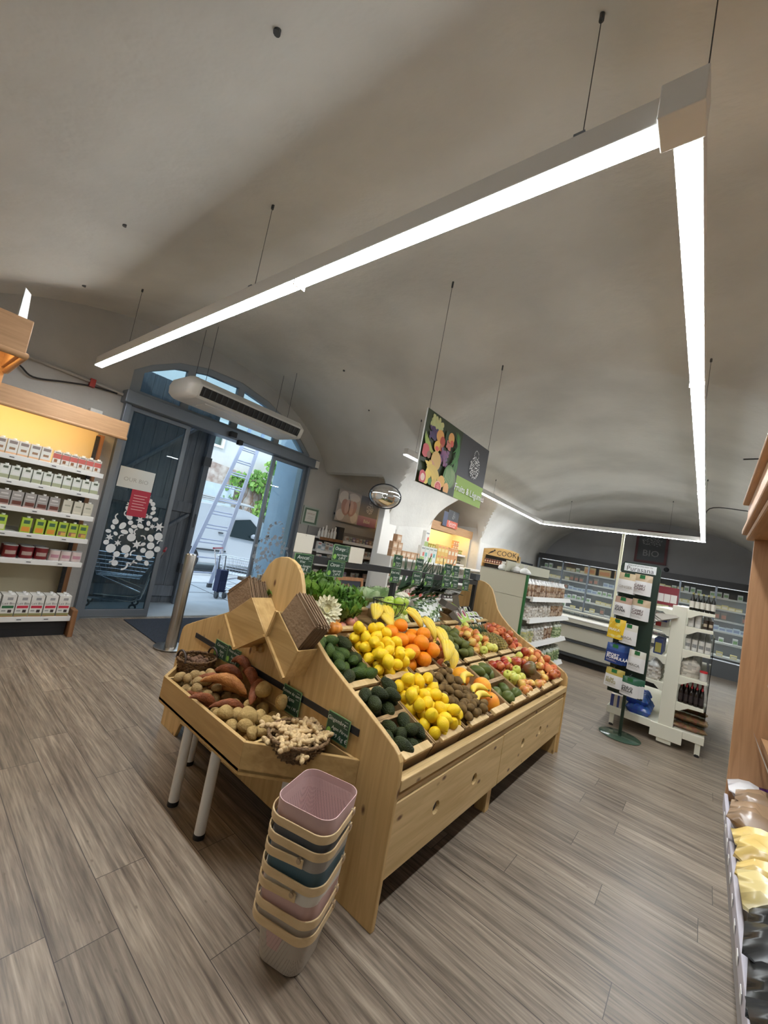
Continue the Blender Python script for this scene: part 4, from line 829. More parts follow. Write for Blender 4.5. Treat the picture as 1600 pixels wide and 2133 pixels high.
for n, (u_, v_, w_, rz) in enumerate([(.03, .06, .03, -.5), (.13, .13, .05, -.45), (.10, .25, .08, -.6)]):
    sprout.put(crate_frame(3, 3) @ T(u_, v_, w_) @ R(rz) @ R(.15, 'X'), ['long bag of pale bean sprouts, lowest of three in the top row', 'long bag of pale bean sprouts, middle of three in the top row', 'long bag of pale bean sprouts, topmost of three in the top row'][n], 'vegetable bag', 'bags of sprouts')
for k in range(11):
    salad.put(crate_frame(3, 4) @ T(.02+.055*k % .52, .05+.022*k, .02+.012*(k % 5)) @ R(-.3+q.uniform(-.5, .5)) @ R(.35, 'X') @ S(q.uniform(.75, 1)), 'clear bag of mixed green salad in the top row', 'salad bag', 'salad bags in the top row')
def pack_box(name, w_, d_, h_, fn, m=None):
    b = B(vc=True); fn(b, w_, d_, h_); return b.done(name, m or PRINT)
def herb(b, w_, d_, h_):
    b.col = (.03, .03, .03); b.box(-w_/2, w_/2, -d_/2, d_/2, 0, h_); b.col = (.75, .75, .7); b.rect(-w_*.42, w_*.42, -d_*.4, d_*.4, h_+.001); b.col = (.3, .45, .1); b.disc((0, 0, h_+.002), w_*.2, d_*.25)
hb = Proto(pack_box('herb_pack', .09, .075, .03, herb))
def gbox(b, w_, d_, h_):
    b.col = (.20, .17, .14); b.box(-w_/2, w_/2, -d_/2, d_/2, 0, h_); b.col = (.42, .58, .10); b.rect(-w_/2, w_/2, -d_/2, d_*.1, h_+.001)
    b.face([(-w_/2, -d_/2-.001, 0), (w_/2, -d_/2-.001, 0), (w_/2, -d_/2-.001, h_*.5), (-w_/2, -d_/2-.001, h_*.5)]); b.col = (.8, .8, .75); b.disc((0, d_*.1, h_+.002), w_*.28, d_*.3); b.col = (.3, .03, .06); b.disc((0, d_*.1, h_+.003), w_*.2, d_*.22)
gb = Proto(pack_box('green_box', .10, .15, .055, gbox))
for n, (u_, v_, w_, rz, rx) in enumerate([(.02, .05, -.01, .1, .5), (.15, .08, 0, -.1, .6), (.06, .20, .05, 1.2, .2), (.22, .24, .09, .6, 1.1)]):
    gb.put(crate_frame(3, 6) @ T(u_, v_, w_) @ R(rz) @ R(rx, 'X'), ['green and brown beetroot box standing beside the salad bags', 'green and brown box right of the beetroot box', 'green box lying behind the beetroot box', 'green box leaning highest against the far end panel'][n], 'box', 'green vegetable boxes')
for k in range(9):
    hb.put(crate_frame(3, 7) @ T(-.02+.10*(k % 3), .03+.08*(k//3), -.02+.02*(k//3)) @ R(q.uniform(-.5, .5)) @ R(.6+q.uniform(-.3, .3), 'X'), 'small black and white herb pack near the far end panel', 'herb pack', 'herb packs in the top row')
# ================================================================ CORNER TRAY TABLE
TT = thing('tray_table', 'trapezoid pine tray table on white tube legs against the near end panel', 'table', (-1.86, 1.3, 0))
TA, TB, TC_, TD = (-2.26, 1.142), (-1.457, 1.142), (-1.09, 1.483), (-2.63, 1.483)
def board(p, q_, z0, z1, th, name, m):
    d = Vector((q_[0]-p[0], q_[1]-p[1], 0)).normalized(); n = Vector((-d.y, d.x, 0)); b = B()
    a, c = Vector((*p, 0)), Vector((*q_, 0)); P = [a, c, c+n*th-d*th*.4, a+n*th+d*th*.4]; b.prism([(v.x, v.y) for v in P], 'Z', z0, z1); return b.done(name, m, TT, bevel=.002)
board(TA, TB, .432, .568, .018, 'front_board', PINE_X); board(TB, TC_, .432, .568, .018, 'side_board', PINE_X); board(TD, TA, .432, .568, .018, 'side_board', PINE_X)
b = B(); b.prism([TA, TB, TC_, TD], 'Z', .445, .457); b.done('tray_bottom', PINE_X, TT)
b = B(); b.box(-2.60, -1.12, 1.468, 1.482, .432, .568); b.done('back_rail', PINE_X, TT)
for x in (-2.24, -1.445): b = B(); b.box(x-.006, x+.006, 1.16, 1.47, .457, .562); b.done('tray_divider', PINE_Y, TT)
for x, y in ((-2.0, 1.205), (-1.722, 1.205), (-2.29, 1.425), (-1.41, 1.40)):
    b = B(); b.cyl((x, y, .02), (x, y, .445), .025, 20); lg = b.done('leg', WHITEM, TT, smooth=True); b = B(); b.cyl((x, y, 0), (x, y, .022), .027, 18); b.done('rubber_foot', BLACK, lg)
# baskets
WICK = mat('wicker', (.20, .105, .04), .7, bump=1, bscale=120, col2=(.10, .05, .02), vscale=60)
def wicker(name, label, cx, cy, cz_, rb, rt, h, handle=False, m=WICK, wav=.004):
    t = thing(name, label, 'basket', (cx, cy, cz_)); b = B(); n = 20
    for j in range(int(h/.009)+1):
        f = j/(h/.009); r = rb+(rt-rb)*f**.8
        b.tube([(cx+(r+wav*(1 if (k+j) % 2 else -1))*math.cos(2*PI*k/(2*n)), cy+(r+wav*(1 if (k+j) % 2 else -1))*math.sin(2*PI*k/(2*n)), cz_+h*f) for k in range(2*n)], .0048, 5, close=True)
    b.done('woven_side', m, t, smooth=True, ang=180); b = B(); b.lathe([(.001, .004), (rb, .004), (rb, .010), (.001, .010)], 20, T(cx, cy, cz_)); b.done('basket_bottom', m, t)
    b = B(); b.tube([(cx+rt*math.cos(2*PI*k/32), cy+rt*math.sin(2*PI*k/32), cz_+h+.004+.003*(k % 2)) for k in range(32)], .008, 6, close=True); b.done('rim', m, t, smooth=True, ang=180)
    if handle:
        for sg in (-1, 1):
            b = B(); b.tube([(cx+rt*.98*math.cos(a0), cy+sg*rt*.98*math.sin(PI/2) if False else cy+sg*(rt-.002), cz_+h+hh) if False else (cx+.055*math.cos(a0), cy+sg*(rt-.01), cz_+h+.055*math.sin(a0)) for a0 in [PI*k/10 for k in range(11)] for hh in [0]], .007, 7); b.done('handle', mat('dark_wicker', (.05, .03, .02), .6), t, smooth=True)
    return t
wicker('wicker_basket', 'round brown wicker basket with two handles at the left corner of the tray', -2.345, 1.362, .53, .08, .108, .085, True)
q2 = random.Random(21)
top = Proto(blob_mesh('jerusalem_artichoke', ellipse_prof(.015, .024, 7), mat('topinambour_skin', (.22, .12, .07), .8, bump=.6, bscale=150, col2=(.13, .07, .04), vscale=40), 10, .15, 3))
for (x, y, z) in pack(30, .016, -.07, .07, -.07, .07, 0, .08, 61):
    if x*x+y*y < .0056: top.put(T(-2.335+x, 1.372+y, .545+z) @ rot(), 'small brown jerusalem artichoke in the handled wicker basket', 'vegetable', 'jerusalem artichokes in the basket')
# potatoes and sweet potatoes, packed as heaps in the tray
def lump(name, prof, m, seed, wob, bend=0.0, amp=.10):
    b = B(); b.lathe(prof, 18, None, wob, seed); qq = random.Random(seed); ph = [qq.uniform(0, 6) for _ in range(6)]
    for v in b.bm.verts:
        c = v.co; s_ = 1+amp*(math.sin(c.z*60+ph[0])*.4+math.sin(c.x*75+ph[1])*.35+math.sin(c.y*70+ph[2])*.35); v.co = Vector((c.x*s_+bend*c.z*c.z*14, c.y*s_, c.z))
    return b.done(name, m, smooth=True, ang=180)
pots = [Proto(lump('potato', ellipse_prof(.025, .034, 9), POT, s_, .07)) for s_ in (1, 2, 3)]
bigp = [Proto(lump('potato', ellipse_prof(.036, .044, 10, .9), POB, s_, .09, .3)) for s_ in (4, 5, 6)]
swp = [Proto(lump('sweet_potato', [(.001, -.125), (.006, -.12), (.013, -.10), (.020, -.065), (.025, -.02), (.0255, .02), (.022, .055), (.018, .08), (.009, .10), (.001, .11)], m_, s_, .06, .22, .08)) for m_, s_ in ((SWE, 7), (SWO, 8))]
z0 = .457
def heap(protos, n, r, u0, u1, v0, v1, sd, label, cat, group, base=0, wmax=.3, pre=(), sc_=(.85, 1.1)):
    res = pack(n, r, u0, u1, v0, v1, base, wmax, sd, .5, pre)
    for (a, c, h) in res: protos[q2.randrange(len(protos))].put(T(a, c, z0+h) @ R(q2.uniform(0, 6)) @ R(PI/2+q2.uniform(-.5, .5), 'Y') @ S(q2.uniform(*sc_)), label, cat, group)
    return [(a, c, h, r) for a, c, h in res]
P1 = heap(pots, 60, .026, -2.232, -1.93, 1.165, 1.46, 71, 'small pale potato at the left side of the tray', 'potato', 'small potatoes in the tray', .03, .15)
P2_ = heap(bigp, 44, .031, -1.86, -1.452, 1.165, 1.46, 72, 'large brown potato at the right side of the tray', 'potato', 'large potatoes in the tray', .02, .13, sc_=(.72, .92))
for n, (x, y, z, rz, ry, k, s_, lb) in enumerate([(-1.90, 1.30, .655, .62, .1, 1, 1.12, 'long orange sweet potato lying on top of the heap'), (-2.02, 1.30, .62, .5, 0, 0, 1.05, 'sweet potato left of the long orange one'), (-2.05, 1.40, .65, .2, -.1, 0, 1.0, 'dark red sweet potato behind the small potatoes'), (-2.02, 1.455, .70, -.1, 0, 0, 1.0, 'dark red sweet potato highest at the back of the heap'), (-1.90, 1.44, .67, -.3, .05, 0, 1.1, 'dark red sweet potato below the paper bag box'), (-1.80, 1.42, .64, -.8, .1, 0, 1.1, 'dark red sweet potato right of the long orange one'), (-1.88, 1.20, .58, 1.6, .6, 0, .85, 'short stubby sweet potato near the front board'), (-1.94, 1.35, .60, .8, .1, 1, 1.0, 'sweet potato half hidden under the long orange one'), (-1.78, 1.27, .585, 1.2, .2, 0, .8, 'small sweet potato below the long orange one'), (-1.98, 1.20, .56, .4, .1, 0, .8, 'sweet potato end poking out at the front board')]):
    swp[k].put(T(x, y, z) @ R(rz) @ R(PI/2+ry, 'Y') @ S(s_), lb, 'sweet potato', 'sweet potatoes in the tray')
bigp[0].put(T(-1.72, 1.40, .655) @ R(.6) @ R(1.2, 'Y') @ S(1.0), 'large upright brown potato highest beside the sweet potatoes', 'potato'); bigp[1].put(T(-1.62, 1.26, .59) @ R(.4) @ R(1.4, 'Y') @ S(1.1), 'knobbly pear shaped potato in the middle of the large ones', 'potato'); bigp[2].put(T(-1.60, 1.43, .63) @ S(.9), 'round brown potato below the middle slate', 'potato')
# ginger basket
wicker('wicker_basket', 'shallow willow basket piled with ginger on the right corner of the tray', -1.345, 1.345, .52, .085, .136, .08, m=mat('pale_willow', (.24, .14, .06), .7, bump=1, bscale=120, col2=(.13, .07, .03), vscale=50), wav=.006)
def make_ginger(sd):
    b = B(); qq = random.Random(sd); P = Vector((0, 0, 0)); a = 0
    for k in range(4):
        a += qq.uniform(-.6, .6); d = Vector((math.cos(a), math.sin(a), qq.uniform(-.3, .3))); Q = P+d*.022
        b.tube([P-d*.008, P, P.lerp(Q, .5), Q, Q+d*.008], [.006, .011, .0125, .011, .006], 9)
        if qq.random() < .8:
            e = Vector((-d.y, d.x, .3))*(1 if k % 2 else -1); b.tube([P, P+e*.014, P+e*.026, P+e*.031], [.010, .011, .009, .003], 9)
        P = Q
    return b.done('ginger_root', GIN, smooth=True, ang=180)
gins = [Proto(make_ginger(s_)) for s_ in (1, 2, 3)]
for (x, y, z) in pack(80, .018, -.125, .125, -.125, .125, .0, .12, 81, 1.5):
    if math.hypot(x, y) < .058+.060*min(1, z/.05): gins[q2.randrange(3)].put(T(-1.345+x, 1.345+y, .552+z*.75) @ R(q2.uniform(0, 6)) @ R(q2.uniform(-.7, .7), 'X') @ S(.88), 'knobbly ginger root in the willow basket', 'ginger', 'ginger roots in the willow basket')
# ---------------------------------------------------------------- slates
SLT = (.012, .05, .028); CH = (.72, .76, .72)
def slate(x, y, z, w_, h_, axis, lines, label, tilt=0, sub=True, back=False):
    """axis '-Y' faces the camera side of the end panel, '+X' faces the aisle"""
    M = frame((x, y, z), (1, 0, 0), (0, 0, 1), (0, -1, 0)) if axis == '-Y' else frame((x, y, z), (0, 1, 0), (0, 0, 1), (1, 0, 0))
    M = M @ R(tilt); b = B(vc=True); b.col = (.66, .63, .54) if back else (.16, .30, .13); b.box(-w_/2, w_/2, -h_/2, h_/2, 0, .004, M)
    if not back:
        b.col = SLT; b.rect(-w_*.475, w_*.475, -h_*.465, h_*.465, .0045, M)
        for tx, fx, fy, sz in lines: b.col = CH; b.text(tx, sz*h_*1.18, M @ T(fx*w_, fy*h_, .005) @ Matrix(((1, .22, 0, 0), (0, 1, 0, 0), (0, 0, 1, 0), (0, 0, 0, 1))), bold=.0)
        b.col = (.22, .45, .08); b.disc((-w_*.36, -h_*.26, .0048), w_*.10, h_*.16, M)
        b.col = (.5, .55, .5)
        for k in range(3): b.rect(w_*.26, w_*.42, h_*(.38-.12*k), h_*(.395-.12*k), .0049, M)
    else:
        b.col = (.05, .05, .05); b.disc((0, h_*.42, .0045), .002, .002, M)
    o = b.done('price_slate' if not back else 'price_card_back', PRINT); return tag(o, label, 'price sign')
slate(-2.285, 1.474, .675, .145, .10, '-Y', [('Carotte', -.05, .25, .22), ('Agen', .1, -.05, .2), ('1.9 €', .1, -.3, .22)], 'left of the two slates beside the handled wicker basket')
slate(-2.14, 1.472, .68, .14, .10, '-Y', [('Patate douce', 0, .25, .17), ('Espagne', .1, -.05, .17), ('3.95 €', .1, -.3, .2)], 'right of the two slates behind the small potatoes')
slate(-1.575, 1.472, .64, .14, .125, '-Y', [('Pomme de terre', 0, .28, .15), ('Agata', 0, .05, .17), ('France 1.95 €', .08, -.25, .14)], 'slate behind the large potatoes')
slate(-1.235, 1.472, .645, .14, .115, '-Y', [('Gingembre', -.08, .26, .19), ('Agen Pérou', .12, -.04, .16), ('8.99 /kg €', .1, -.3, .2)], 'slate reading Gingembre behind the ginger basket')
XB = -1.832
slate(XB, 1.565, 1.425, .135, .11, '+X', [], 'blank back of a price card above the Avocat slate', back=True); slate(XB, 1.585, 1.31, .14, .11, '+X', [('Avocat', -.05, .3, .24), ('Vrac', -.05, .08, .18), ('Agen Espagne', .06, -.14, .15), ('1.98 €', .08, -.34, .2)], 'green slate reading Avocat at the near end of the price bar')
slate(XB, 1.88, 1.40, .145, .10, '+X', [('Orange', -.1, .25, .26), ('Agen Espagne', .08, -.12, .15), ('2.49 €', .1, -.33, .2)], 'green slate reading Orange on the price bar'); slate(XB, 2.03, 1.40, .135, .105, '+X', [], 'blank back of a price card beside the Orange slate', back=True)
slate(XB, 1.86, 1.295, .15, .10, '+X', [('Citron', -.1, .25, .26), ('Agen Italie', .08, -.12, .16), ('2.69 €', .1, -.33, .2)], 'green slate reading Citron below the Orange slate')
for n, (y, z, w_, tx) in enumerate([(2.50, 1.40, .11, 'Kiwi'), (2.50, 1.29, .12, 'Kiwi vrac'), (2.80, 1.40, .11, 'Pomelo'), (2.80, 1.285, .13, 'Banane'), (2.99, 1.28, .13, 'Pomme'), (3.28, 1.395, .13, 'Poire'), (3.29, 1.28, .14, 'Mangue'), (3.43, 1.39, .12, 'Gala'), (3.45, 1.28, .13, 'Ananas'), (3.66, 1.38, .12, 'Radis'), (3.68, 1.265, .13, 'Salade')]):
    slate(XB, y, z, w_, .10, '+X', [(tx, -.05, .25, .24), ('Espagne', .08, -.1, .16), ('2.95 €', .1, -.32, .2)], f'small green slate reading {tx} on the price bar')
# ---------------------------------------------------------------- paper bag boxes on the end panel
KRAFT = mat('kraft_paper', (.34, .23, .135), .8, bump=.3, bscale=60, col2=(.27, .175, .10), vscale=12)
def bagbox(name, P4, label):
    """P4: near-face corners (x,z): open-left, open-right, closed-right, closed-left at y=1.35"""
    t = bpy.data.objects.new(name, None); C.objects.link(t); par(t, ST); t['label'] = label
    yf, yb = 1.352, 1.484
    O1, O2, K2, K1 = [Vector((x, 0, z)) for x, z in P4]; c = (O1+O2+K1+K2)/4
    def pr_(pts, y0, y1, nm):
        b = B(); b.prism([(p.x, p.z) for p in pts], 'Y', y0, y1); b.done(nm, PINE_X, t, bevel=.002)
    pr_([O1, O2, K2, K1], yf, yf+.009, 'front_face')
    def inn(p, d): return p+(c-p).normalized()*d
    for a, e, nm in ((O2, K2, 'side_wall'), (K2, K1, 'bottom_wall'), (K1, O1, 'side_wall')):
        pr_([a, e, inn(e, .012), inn(a, .012)], yf+.009, yb, nm)
    # batten along the closed edges
    for a, e in ((K1, K2), (K1, O1)):
        b = B(); b.beam((a.x, yf-.006, a.z), (e.x, yf-.006, e.z), .014, .014, (0, 1, 0)); b.done('edge_batten', PINE_X, t)
    return O1, O2, K2, K1
B1 = bagbox('bag_holder', [(-2.13, .934), (-1.92, 1.085), (-1.735, .930), (-1.97, .790)], 'left paper bag holder leaning left')
B2 = bagbox('bag_holder', [(-1.675, 1.07), (-1.472, .930), (-1.527, .784), (-1.714, .930)], 'right paper bag holder leaning right')
def bags(Bx, up_, n, out, lab, grp, L=.24, shift=0):
    O1, O2 = Bx[0], Bx[1]; e = (O2-O1); wd = e.length*.86; e.normalize(); u_ = Vector((up_[0], 0, up_[1])).normalized(); c = (O1+O2)/2
    for k in range(n):
        f = k/(n-1); y = 1.368+.108*f; o = out+.02*math.sin(k*2.1)*.5-.03*f+.01*(k % 3); a = q2.uniform(-.04, .04)
        M = frame((c.x+e.x*.004*math.sin(k*1.7), y, c.z+e.z*.004*math.sin(k*1.7)), e, u_, e.cross(u_)) @ R(a)
        b = B(); b.box(-wd/2, wd/2, -.10, o, -.0011, .0011, M); b.box(-wd/2+.004, wd/2-.004, o-.05, o-.001, -.0030, -.0011, M); b.box(-wd/2, wd/2, o-.004, o, -.0026, .0026, M)
        tag(b.done('paper_bag', KRAFT), lab+', '+['first', 'second', 'third', 'fourth', 'fifth', 'sixth', 'seventh', 'eighth', 'ninth', 'tenth', 'eleventh', 'twelfth', 'thirteenth', 'rearmost'][k]+(' from the front' if k < 13 else ''), 'paper bag', grp)
bags(B1, (-.58, .81), 14, .125, 'brown kraft paper bag in the left holder', 'paper bags in the left holder')
bags(B2, (.57, .82), 14, .15, 'brown kraft paper bag in the right holder', 'paper bags in the right holder')
b = B(); b.lathe([(.001, 0), (.02, 0), (.022, .02), (.012, .03), (.012, .045), (.02, .055), (.001, .06)], 16, T(-1.905, 1.484, .80) @ R(PI/2, 'X')); b.done('coat_peg', PINE_X, ST, smooth=True)
# ---------------------------------------------------------------- stack of mesh baskets
def rrect(wx, wy, r, n=6):
    P = []
    for cx, cy, a0 in ((wx-r, wy-r, 0), (-wx+r, wy-r, PI/2), (-wx+r, -wy+r, PI), (wx-r, -wy+r, 1.5*PI)):
        for k in range(n+1): a = a0+PI/2*k/n; P.append((cx+r*math.cos(a), cy+r*math.sin(a)))
    return P
BW = wood('bent_bamboo', (.70, .52, .29), (.60, .43, .22), 'X', knots=False, rough=.4)
def make_basket(nm, col, flip, loc, rz, label, tilt=(0, 0), first=False):
    M = T(*loc) @ Euler((tilt[0], tilt[1], 0)).to_matrix().to_4x4() @ R(rz); t = thing('mesh_basket', label, 'shopping basket', loc, 'nested mesh baskets'); H_ = .215
    def ring(wx, wy, r, z): return [M @ Vector((x, y, z)) for x, y in rrect(wx, wy, r)]
    pm = mat(nm+'_paint', col, .45); mm = mesh_mat(nm+'_mesh', col)
    b = B(); b.rings([ring(.088+.023*(f), .092+.025*f, .05, .004+H_*.86*f) for f in (0, .25, .5, .75, 1)], caps=False); b.done('mesh_side', mm, t, smooth=True, ang=60)
    b = B(); b.face(ring(.088, .092, .05, .004)); b.done('mesh_bottom', mm, t)
    b = B(); b.rings([ring(.1115+.003*f, .1175+.003*f, .050, H_*.70+(H_*.30)*f) for f in (0, 1)] + [ring(.1120, .1180, .050, H_), ring(.1100, .1160, .049, H_*.70)], close=True); b.done('rim_band', pm, t, smooth=True, ang=50)
    # bent wood handle folded down round one side
    pts = rrect(.1235, .1295, .058, 8); N_ = len(pts); s_ = 1
    Q = [(x, y) for x, y in pts]; hp = []
    for x, y in Q:
        if flip == 0 and y < .045: hp.append((x, y))
        if flip == 1 and x < .045: hp.append((x, y))
    hp.sort(key=lambda p: math.atan2(p[0], -p[1]) if flip == 0 else math.atan2(-p[1], -p[0]))
    hp = [((.137 if p[0] > 0 else -.137, .045) if flip == 0 else (.045, -.143 if p[1] < 0 else .143)) if False else p for p in hp]
    end = (lambda p: (p[0], .05)) if flip == 0 else (lambda p: (.05, p[1]))
    hp = [end(hp[0])]+hp+[end(hp[-1])]
    rs = []
    for i, (x, y) in enumerate(hp):
        d = (-y if flip == 0 else -x); zc = H_*.82-.018*max(0, (d+.05)/.19); n_ = Vector((x, y, 0)).normalized()*.0055
        rs.append([M @ (Vector((x, y, zc-.014))), M @ (Vector((x, y, zc-.014))+n_), M @ (Vector((x, y, zc+.014))+n_), M @ Vector((x, y, zc+.014))])
    b = B(); b.rings(rs); b.done('bent_wood_handle', BW, t, smooth=True, ang=40, bevel=.0015)
    for sg in (-1, 1):
        b = B(); c = Vector((sg*.130, .035, H_*.85)) if flip == 0 else Vector((.035, sg*.136, H_*.85)); n_ = Vector((sg, 0, 0)) if flip == 0 else Vector((0, sg, 0))
        b.cyl(M @ (c-n_*.010), M @ (c+n_*.003), .0085, 12); b.done('rivet', mat('rivet', (.5, .38, .25), .35, metal=.6), t)
    return t
bk = [('sand', (.50, .44, .36), 0, 'sand coloured mesh basket at the bottom of the stack on the floor'), ('blush', (.60, .40, .36), 0, 'pink mesh basket, second from the bottom of the stack'), ('ivory', (.70, .66, .58), 1, 'ivory mesh basket, third from the bottom of the stack'), ('petrol', (.06, .12, .15), 0, 'dark petrol blue mesh basket in the middle of the stack'), ('stone', (.34, .31, .27), 1, 'stone grey mesh basket, third from the top of the stack'), ('graphite', (.09, .10, .11), 0, 'graphite mesh basket directly below the top pink one'), ('rose', (.55, .38, .36), 0, 'dusty pink mesh basket open at the top of the stack')]
for k, (nm, col, fl, lb) in enumerate(bk):
    z = .0605*k+.002; make_basket(nm, col, fl, (-1.052+.0065*k, 1.212-.0065*k, z), .30+[0, .02, -.02, .01, -.01, .02, 0][k], lb, tilt=(.006*(k % 2), .004))
# ---------------------------------------------------------------- hanging sign
HS = thing('hanging_sign', 'large hanging sign reading Fruits & Légumes with a photo of fruit', 'sign', (-1.85, 3.12, 2.3))
b = B(vc=True); sx = -1.835; MS = frame((sx, 2.535, 2.04), (0, 1, 0), (0, 0, 1), (1, 0, 0)); Wd, Hh = 1.165, .595
b.col = (.60, .60, .58); b.box(0, Wd, 0, Hh, -.012, 0, MS); b.done('board', PRINT, HS)
b = B(vc=True); dz = [0]
def lay(): dz[0] += .00012; return .0006+dz[0]
b.col = (.055, .055, .062); b.rect(0, Wd, 0, Hh, lay(), MS); b.col = (.30, .47, .075); b.rect(.615, Wd, 0, .205, lay(), MS); b.done('printed_ground', PRINT, HS)
b = B(vc=True); q3 = random.Random(8)
def ev(x, y, rx, ry, col, rot_=0, n=18): b.col = col; b.disc((x, y, lay()), rx, ry, MS, n, rot_)
b.col = (.035, .05, .02); b.rect(0, .60, 0, Hh, lay(), MS)
def poly_banana(x, y, L, w_, a, col):
    o, i_ = [], []
    for k in range(9):
        t_ = -1+k/4; ww = w_*(1-t_**4*.9); cx_ = t_*L/2; cy_ = -.35*L*(1-t_*t_)*.5
        o.append((cx_, cy_-ww/2)); i_.append((cx_, cy_+ww/2))
    P = [(x+u*math.cos(a)-v*math.sin(a), y+u*math.sin(a)+v*math.cos(a)) for u, v in o+i_[::-1]]; z = lay(); b.col = col; b.face([(u, v, z) for u, v in P], MS)
for k in range(46): ev(.08+.17*q3.random(), .46+.10*q3.random(), .017, .022, (.50+.1*q3.random(), .58, .26), q3.random())
for k in range(44): ev(.07+.10*q3.random(), .38+.09*q3.random(), .015, .015, (.05+.05*q3.random(), .05, .13))
ev(.225, .43, .06, .055, (.72, .36, .10)); ev(.27, .40, .04, .045, (.45, .07, .04)); ev(.33, .46, .03, .055, (.03, .07, .03)); ev(.40, .47, .05, .05, (.75, .38, .12)); ev(.42, .43, .03, .03, (.65, .12, .08))
for k in range(20): ev(.34+.06*q3.random(), .37+.06*q3.random(), .012, .012, (.62, .20, .16))
for k in range(4): poly_banana(.06+.03*k, .34-.012*k, .17, .028, -.9+.12*k, (.30+.03*k, .42, .09))
ev(.20, .34, .05, .045, (.78, .48, .07), .4); ev(.20, .32, .03, .02, (.7, .12, .08)); ev(.045, .26, .055, .055, (.55, .09, .10)); ev(.10, .24, .03, .03, (.30, .16, .10)); ev(.0+.26, .345, .025, .03, (.50, .15, .07))
for k in range(60): ev(.26+.12*q3.random(), .22+.12*q3.random(), .014, .014, (.15+.12*q3.random(), .09, .20))
for k in range(26):
    a = q3.uniform(1.0, 2.0); x_, y_ = .46+.05*q3.random(), .22+.24*q3.random(); poly_banana(x_, y_, .20, .013, a, (.04+.05*q3.random(), .16+.14*q3.random(), .05))
ev(.20, .215, .075, .08, (.62, .40, .12), .4); ev(.155, .15, .045, .06, (.58, .30, .17), .6); ev(.44, .14, .095, .105, (.08, .20, .05))
for k in range(-4, 5): poly_banana(.44+.02*k, .14, .20-.012*abs(k), .008, PI/2+.05*k, (.40, .52, .26))
ev(.23, .10, .03, .03, (.55, .12, .10))
for k, (x_, y_, a) in enumerate([(.06, .10, 1.1), (.10, .09, 1.3), (.13, .10, -.75), (.17, .08, -.6), (.20, .10, -.5)]): poly_banana(x_, y_, .23, .048, a+PI*(k > 1), (.80-.04*k, .58-.03*k, .10))
ev(.045, .045, .05, .055, (.55, .07, .09), .2); ev(.05, .045, .03, .03, (.75, .55, .45)); ev(.16, .035, .03, .03, (.06, .18, .04)); ev(.22, .03, .035, .04, (.62, .45, .10)); ev(.33, .075, .055, .05, (.75, .42, .10)); ev(.42, .03, .045, .055, (.78, .40, .13)); ev(.29, .02, .055, .05, (.82, .45, .32)); ev(.29, .02, .043, .04, (.62, .09, .10))
for k in range(8): poly_banana(.29+.018*math.cos(k*PI/4), .02+.017*math.sin(k*PI/4), .03, .004, k*PI/4, (.80, .35, .30))
# trim the collage to the board: cut everything outside the picture area
def clip(bm, M, x0, x1, y0, y1):
    for p, n_ in (((x0, 0, 0), (-1, 0, 0)), ((x1, 0, 0), (1, 0, 0)), ((0, y0, 0), (0, -1, 0)), ((0, y1, 0), (0, 1, 0))):
        g = bm.verts[:]+bm.edges[:]+bm.faces[:]; bmesh.ops.bisect_plane(bm, geom=g, plane_co=M @ Vector(p), plane_no=(M.to_3x3() @ Vector(n_)), clear_outer=True)
clip(b.bm, MS, .002, .612, .002, Hh-.002)
b.done('fruit_photograph', PRINT, HS, raw=True)
b = B(vc=True); b.col = (.80, .81, .79); emblem(b, MS @ T(.90, .345, .012), .098, 90, 12, k=1.0); b.text('Fruits & Légumes', .088, MS @ T(.895, .095, .012), bold=.001)
b.done('lettering', PRINT, HS, raw=True)
for y in (2.56, 3.69): b = B(); b.cyl((-1.842, y, 2.62), (-1.842, y, cz(-1.842, y)), .0022, 6); b.cyl((-1.842, y, cz(-1.842, y)-.05), (-1.842, y, cz(-1.842, y)), .008, 8); b.done('suspension_wire', DARK, HS)
# ================================================================ PACKAGED GOODS
def F(b, w_, d_, x0, x1, z0, z1, col, e=.0008): b.col = col; b.face([(x0, -d_/2-e, z0), (x1, -d_/2-e, z0), (x1, -d_/2-e, z1), (x0, -d_/2-e, z1)])
FT = lambda x, z, d_, e=.0014: frame((x, -d_/2-e, z), (1, 0, 0), (0, 0, 1), (0, -1, 0))
def carton(name, w_, d_, h_, body, spec, cap=None, roof=False, txt=None):
    b = B(vc=True); b.col = body; b.box(-w_/2, w_/2, -d_/2, d_/2, 0, h_)
    for i, (x0, x1, z0, z1, col) in enumerate(spec): F(b, w_, d_, x0*w_, x1*w_, z0*h_, z1*h_, col, .0008+.0003*i)
    if txt: b.col = txt[2]; b.text(txt[0], txt[3]*w_, FT(0, txt[1]*h_, d_, .0025))
    o = b.done(name, PRINT, bevel=0)
    if cap:
        b = B(vc=True); b.col = cap; b.lathe([(.014, h_), (.014, h_+.014), (.001, h_+.014)], 12, T(w_*.12, 0, 0)); b.done('screw_cap', PRINT, o)
    return Proto(o)
def tin(name, r, h_, body, band, txt=None):
    b = B(vc=True); b.col = body; b.lathe([(r, .002), (r, h_*.97)], 18); b.col = (.45, .45, .44); b.lathe([(r*1.03, 0), (r*1.03, .004), (r, .005)], 18); b.lathe([(r*1.02, h_*.97), (r*1.03, h_), (r*.9, h_), (.001, h_-.002)], 18)
    b.col = band
    for k in range(6):
        a0, a1 = -PI/2-.8+1.6*k/6, -PI/2-.8+1.6*(k+1)/6; R_ = r*1.01; b.face([(R_*math.cos(a0), R_*math.sin(a0), h_*.3), (R_*math.cos(a1), R_*math.sin(a1), h_*.3), (R_*math.cos(a1), R_*math.sin(a1), h_*.6), (R_*math.cos(a0), R_*math.sin(a0), h_*.6)])
    return Proto(b.done(name, PRINT, smooth=True, ang=40))
